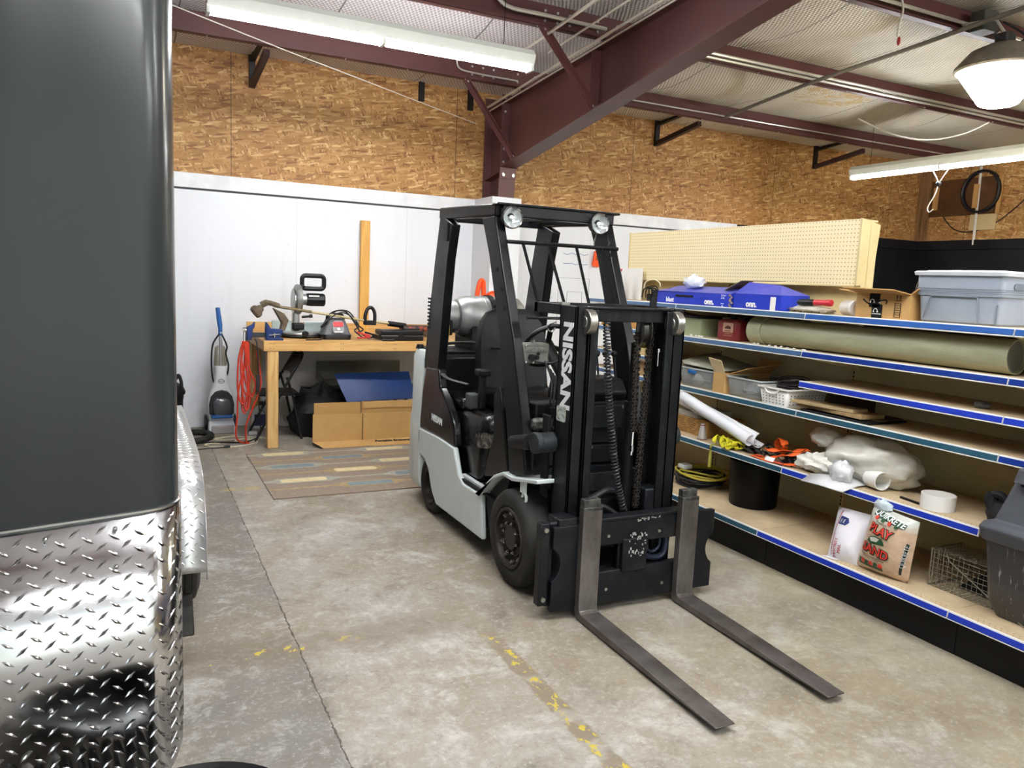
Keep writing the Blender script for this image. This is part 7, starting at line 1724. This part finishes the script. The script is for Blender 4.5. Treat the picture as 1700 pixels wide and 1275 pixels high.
m = MB(); m.loft([cring(.86, 3.46, 1.955, 3.56), cring(.875, 3.46, 1.955, 3.56)]); m.build('groove', M_BLKM, GC)
m = MB(); m.loft([cring(.875, 3.44, 1.973, 3.572), cring(.935, 3.45, 1.964, 3.572), cring(.95, 3.47, 1.922, 3.57), cring(1.0, 3.48, 1.905, 3.568), cring(1.025, 3.495, 1.87, 3.56)]); m.build('lid_top', M_GC, GC, bevel=.006, smooth=40)
m = MB(); m.rbox((3.5, 1.55, 1.02), (3.56, 1.86, 1.045), .02); m.build('pale_pad', mat('pale_grey_pad', '#9a9796', .5), GC, bevel=.01)
# ================================================================ things on the walls
m = MB(); c = AY(990, 430, 8.46); m.frame(c, V((1, 0, -.15)).normalized(), V((.15, 0, 1)).normalized(), V((0, -1, 0))); m.prism(rrect(-.05, -.1, .05, .1, .02, 4), 'z', 0, .02); m.mi = 1; m.prism(rrect(-.018, -.02, .018, .06, .012, 4), 'z', .02, .026)
tag(m.build('orange_sticker', [M_ORG, mat('burnt_orange', '#a5471a', .5)]), 'small orange plastic holder on the white wall seen through the forklift cab', 'wall holder')
m = MB(); z0, x0 = 1.72, 4.62
WD = thing('pencil_drawing', 'faint rectangles drawn on the white wall behind the forklift cab', 'wall marks', (5.0, 8.475, 1.4))
for (a, b, c, d) in ((4.8, 1.1, 5.25, 1.72), (4.93, 1.2, 5.15, 1.55)):
    m = MB()
    for p, q in (((a, b), (c, b)), ((c, b), (c, d)), ((c, d), (a, d)), ((a, d), (a, b))): m.bar((p[0], 8.4785, p[1]), (q[0], 8.4785, q[1]), .004, .004, (0, 1, 0))
    m.build('outline', mat('pencil_grey', '#8d8d90', .7), WD)
m = MB(); rng = random.Random(17)
for k in range(2): m.tube(cr([(4.85+.06*i, 8.4785, 2.02-.12*k+.012*((-1)**i)*rng.random()) for i in range(7)], 3), .003, 4)
m.build('scribble', mat('pencil_blue', '#6d78a8', .7), WD)
PW = thing('wall_panel_box', 'plywood box frame hung on the strand board wall above the black panel, far right', 'wall box', (11.4, 7.9, 3.1))
m = MB(); m.box((WALL_X-.03, 7.3, 2.95), (WALL_X-.001, 8.35, 3.5)); m.build('backing', mat('brown_hardboard', '#5e3c20', .6), PW)
for a, b, zz in ((8.2, 8.28, (3.05, 3.4)), (7.55, 7.63, (3.05, 3.4)), (7.2, 7.26, (2.95, 3.5))): m = MB(); m.box((WALL_X-.055, a, zz[0]), (WALL_X-.03, b, zz[1])); m.build('batten', M_PINE, PW)
m = MB(); m.box((WALL_X-.03, 7.25, 2.72), (WALL_X-.002, 7.65, 2.95)); m.build('lower_board', mat('manila', '#cdb483', .7), PW)
pipe('wall_conduit', [(WALL_X-.03, 7.55, 2.5), (WALL_X-.03, 7.57, 3.9)], .02, mat('white_pipe', '#d9d2c6', .5), 'thin white vertical pipe on the strand board of the right wall', 'pipe')
m = MB()
for k in range(3): m.tube([(WALL_X-.05-.02*k, 7.5+.28*sin(a), 3.28+.3*cos(a)) for a in [2*pi*q/28 for q in range(28)]], .02, 6, closed=True)
tag(m.build('cable_loop', M_WIREB), 'black cable coiled in a loop behind the white wall pipe', 'cable')
pipe('wall_wire', [(WALL_X-.02, 8.1, 2.95), (WALL_X-.02, 7.9, 2.75), (WALL_X-.02, 7.6, 2.7), (WALL_X-.02, 7.2, 2.85), (WALL_X-.02, 6.8, 3.2)], .008, M_WIREB, 'thin dark wire sagging across the strand board of the right wall', 'wire', smoothn=8)
pk = AX(1558, 305, 8.2)
PCD = thing('pull_cord', 'white pull cord with dark knob hanging under the far right strip light', 'pull cord', pk)
m = MB(); m.tube(cr([pk+V((0, .12, .2)), pk+V((0, .02, .05)), pk], 4), .006, 5); m.tube(cr([pk+V((0, -.14, .2)), pk+V((0, -.03, .05)), pk], 4), .006, 5); m.tube(cr([pk, pk+V((0, .03, -.12)), pk+V((0, .1, -.25)), pk+V((0, .08, -.31)), pk+V((0, .03, -.28))], 6), .007, 5); m.build('cord', M_WIREW, PCD)
m = MB(); m.sph(pk, (.03, .03, .03), 8); m.build('knob', M_PLAS, PCD)
# wires under the roof
def sag(a, b, dip, n=9):
    a, b = V(a), V(b); return [a.lerp(b, k/n)+V((0, 0, -dip*4*(k/n)*(1-k/n))) for k in range(n+1)]
pipe('roof_cable', [AY(280, 6, 7.1), AY(480, 86, 7.42), AY(590, 128, 7.48), AY(680, 163, 7.95), AY(792, 206, 8.42)], .005, M_WIREW, 'thin pale cable strung across the strand board towards the column head', 'cable')
pipe('roof_cable', [AY(1205, 194, 7.5), AY(1345, 138, 5.94), AY(1500, 84, 5.0), AY(1600, 48, 4.4), AY(1720, 6, 3.8)], .02, mat('grey_cable2', '#77736b', .5), 'long grey cable slanting across both purlins towards the dome lamp', 'cable', smoothn=6)
pipe('roof_cable', [AY(1425, 197, 6.9), AY(1480, 222, 6.75), AY(1540, 232, 6.5), AY(1600, 222, 6.3), AY(1642, 203, 6.0)], .01, M_WIREW, 'white cable sagging below the insulation near the torn patch', 'cable', smoothn=4)
pipe('roof_cable', cr([(5.4, 4.42, 4.05), (5.45, 4.4, 3.9), (5.4, 4.38, 3.75), (5.42, 4.4, 3.68)], 6), .008, M_WIREW, 'short loose white cable dangling from the purlin left of the dome lamp', 'cable')
m = MB(); m.sph((5.44, 4.4, 3.65), (.014, .014, .035), 6); tag(m.build('wire_nut', mat('red_wire_nut', '#a03030', .5)), 'red wire nut on the end of the loose white cable', 'wire nut')

m = MB(); m.rbox((6.28, 4.28, 3.86), (6.46, 4.42, 4.02), .02); jb = m.build('junction_box', mat('grey_box', '#45453f', .6), bevel=.006); tag(jb, 'grey electrical box fixed beside the purlin above the dome lamp', 'junction box')
# ================================================================ lights
M_TUBE = mat('fluorescent_tube', '#ffffff', .3, emit='#fbfdff', es=TUBE)
M_FIX = mat('white_enamel_fixture', '#d8dbd2', .35)
def strip_light(p, q, lab, name='strip_light'):
    """two lamps end to end under a channel housing"""
    p, q = V(p), V(q); d = (q-p).normalized(); L = (q-p).length; s = d.cross(V((0, 0, 1)))
    o = thing(name, lab, 'ceiling light', (p+q)/2, 'strip lights under the roof')
    m = MB(); m.frame(p, d, s, d.cross(s)*-1)
    pr = [(-.055, 0), (.055, 0), (.075, .07), (.035, .115), (-.035, .115), (-.075, .07)]
    m.loft([[(0, a, b) for a, b in pr], [(L, a, b) for a, b in pr]]); m.build('housing', M_FIX, o, smooth=20)
    for k in range(2):
        a = .02+k*L/2; b = a+L/2-.05
        for sd in (-.035, .035):
            m = MB(); m.frame(p, d, s, V((0, 0, 1))); m.tube([(a, sd, -.022), (b, sd, -.022)], .017, 10); m.build('tube', M_TUBE, o)
    for a in (.008, L/2-.012, L-.012):
        m = MB(); m.frame(p, d, s, V((0, 0, 1))); m.box((a-.012, -.05, -.045), (a+.012, .05, .01)); m.build('lamp_holder', M_FIX, o)
    for a in (.25, L-.25):
        c = p+d*a; m = MB(); m.tube([c+V((0, 0, .1)), (c.x, c.y, roof_z(c.y)-.17)], .003, 5); m.build('chain', M_WIREB, o)
    return o
FY = 5.75
a = AY(343, 14, FY); b = AY(882, 108, FY)
zf = (a.z+b.z)/2
strip_light((a.x, FY, zf), (b.x, FY, zf), 'long white strip light hung in front of the strand board wall, left of the rafter')
a = AX(1415, 293, 8.2)
strip_light((8.2, a.y, a.z), (8.2, a.y-2.44, a.z), 'long white strip light at the far right corner above the black wall panel')
for xv, yv in ((2.2, 1.2), (6.2, .2), (2.6, -1.6), (.9, 2.5), (6.4, -2.2)):  # unseen strip lights, added to even out and brighten the room
    strip_light((xv-1.22, yv, 3.6), (xv+1.22, yv, 3.6), 'unseen strip light added over the front of the room for even light')
# dome lamp
c = V((6.22, 4.05, 3.465)); K = 1.2
hb = thing('dome_lamp', 'round dome lamp with a glowing glass bowl, hanging at the upper right', 'ceiling light', c)
S = lambda pr: [(r*K, h*K) for r, h in pr]
m = MB(); m.lathe(S([(.27, 0), (.285, .01), (.28, .03), (.2, .125), (.1, .17), (.05, .175), (.001, .175)]), c, n=36, caps=False); m.build('hood', mat('dusty_lamp_hood', '#6e675c', .5, .3, var='#8b8376', vs=9), hb)
m = MB(); m.lathe(S([(.001, -.215), (.1, -.215), (.12, -.205), (.262, .0), (.25, .002)]), c, n=36, caps=False); m.build('glass_bowl', mat('glowing_refractor', '#ffffff', .3, emit='#fff4dc', es=BAY), hb)
m = MB(); m.rbox((c.x-.06, c.y-.05, c.z+.2), (c.x+.06, c.y+.06, c.z+.29), .02); m.build('ballast_box', mat('grey_ballast', '#3a3a37', .45, .3), hb, bevel=.008)
m = MB(); m.tube([c+V((0, 0, .28)), (c.x, c.y+.1, roof_z(4.4)-.2), (c.x, c.y+.38, roof_z(4.4)-.17)], .012, 8); m.build('hanger', M_CONDUIT, hb)
m = MB(); m.tube(cr([c+V((-.09, 0, .3)), c+V((-.17, -.02, .24)), c+V((-.08, -.06, .21)), c+V((.06, -.08, .215)), c+V((.16, -.04, .3)), c+V((.1, .1, .42))], 8), .009, 6); m.build('lamp_cord', M_WIREB, hb)
# daylight through the open bays behind the viewer
wd = bpy.data.worlds.new('world'); SC.world = wd; wd.use_nodes = True
bg = wd.node_tree.nodes['Background']; bg.inputs[1].default_value = SKY
_t = wd.node_tree; _tc = _t.nodes.new('ShaderNodeTexCoord'); _sx = _t.nodes.new('ShaderNodeSeparateXYZ'); _nz = _t.nodes.new('ShaderNodeTexNoise'); _nz.inputs['Scale'].default_value = 9; _nz.inputs['Detail'].default_value = 5
_ad = _t.nodes.new('ShaderNodeMath'); _ad.operation = 'MULTIPLY_ADD'; _ad.inputs[1].default_value = .3; _rp = _t.nodes.new('ShaderNodeValToRGB')
_t.links.new(_tc.outputs['Generated'], _sx.inputs[0]); _t.links.new(_tc.outputs['Generated'], _nz.inputs['Vector']); _t.links.new(_nz.outputs['Fac'], _ad.inputs[0]); _t.links.new(_sx.outputs['Z'], _ad.inputs[2])
# trees up to some 15 degrees, bright sky above
_e = _rp.color_ramp.elements; _e[0].position = .36; _e[0].color = lin('#a3aaa6'); _e[1].position = .42; _e[1].color = lin('#e2ecf6')
_t.links.new(_ad.outputs[0], _rp.inputs[0]); _t.links.new(_rp.outputs[0], bg.inputs[0])
for (xa, xb) in ((-4.2, .2), (1.6, 6.6)):
    l = bpy.data.lights.new('bay_portal', 'AREA'); l.shape = 'RECTANGLE'; l.size = xb-xa; l.size_y = 3.1; l.cycles.is_portal = True
    lo = bpy.data.objects.new('bay_portal', l); COL.objects.link(lo); lo.location = ((xa+xb)/2, -4.25, 1.55); lo.rotation_euler = (rad(90), 0, 0)
# ground outside the bays
g = MB(); g.box((-30, -40, -.2), (40, -4.3, -.02)); struct(g.build('ground_outside', mat('pale_gravel', '#a8a49a', .9), smooth=0))
sl = bpy.data.lights.new('sun', 'SUN'); sl.energy = SUN; sl.angle = .01; so = bpy.data.objects.new('sun', sl); COL.objects.link(so); so.rotation_euler = (rad(-38), rad(8), 0)
SC.view_settings.view_transform = 'Standard'; SC.view_settings.look = 'None'; SC.view_settings.exposure = EXPO; SC.view_settings.gamma = 1.0
SC.view_settings.use_curve_mapping = False
try:
    SC.cycles.use_denoising = True; SC.cycles.max_bounces = 8; SC.cycles.diffuse_bounces = 4; SC.cycles.caustics_reflective = False; SC.cycles.caustics_refractive = False; SC.cycles.sample_clamp_indirect = 6
except Exception: pass
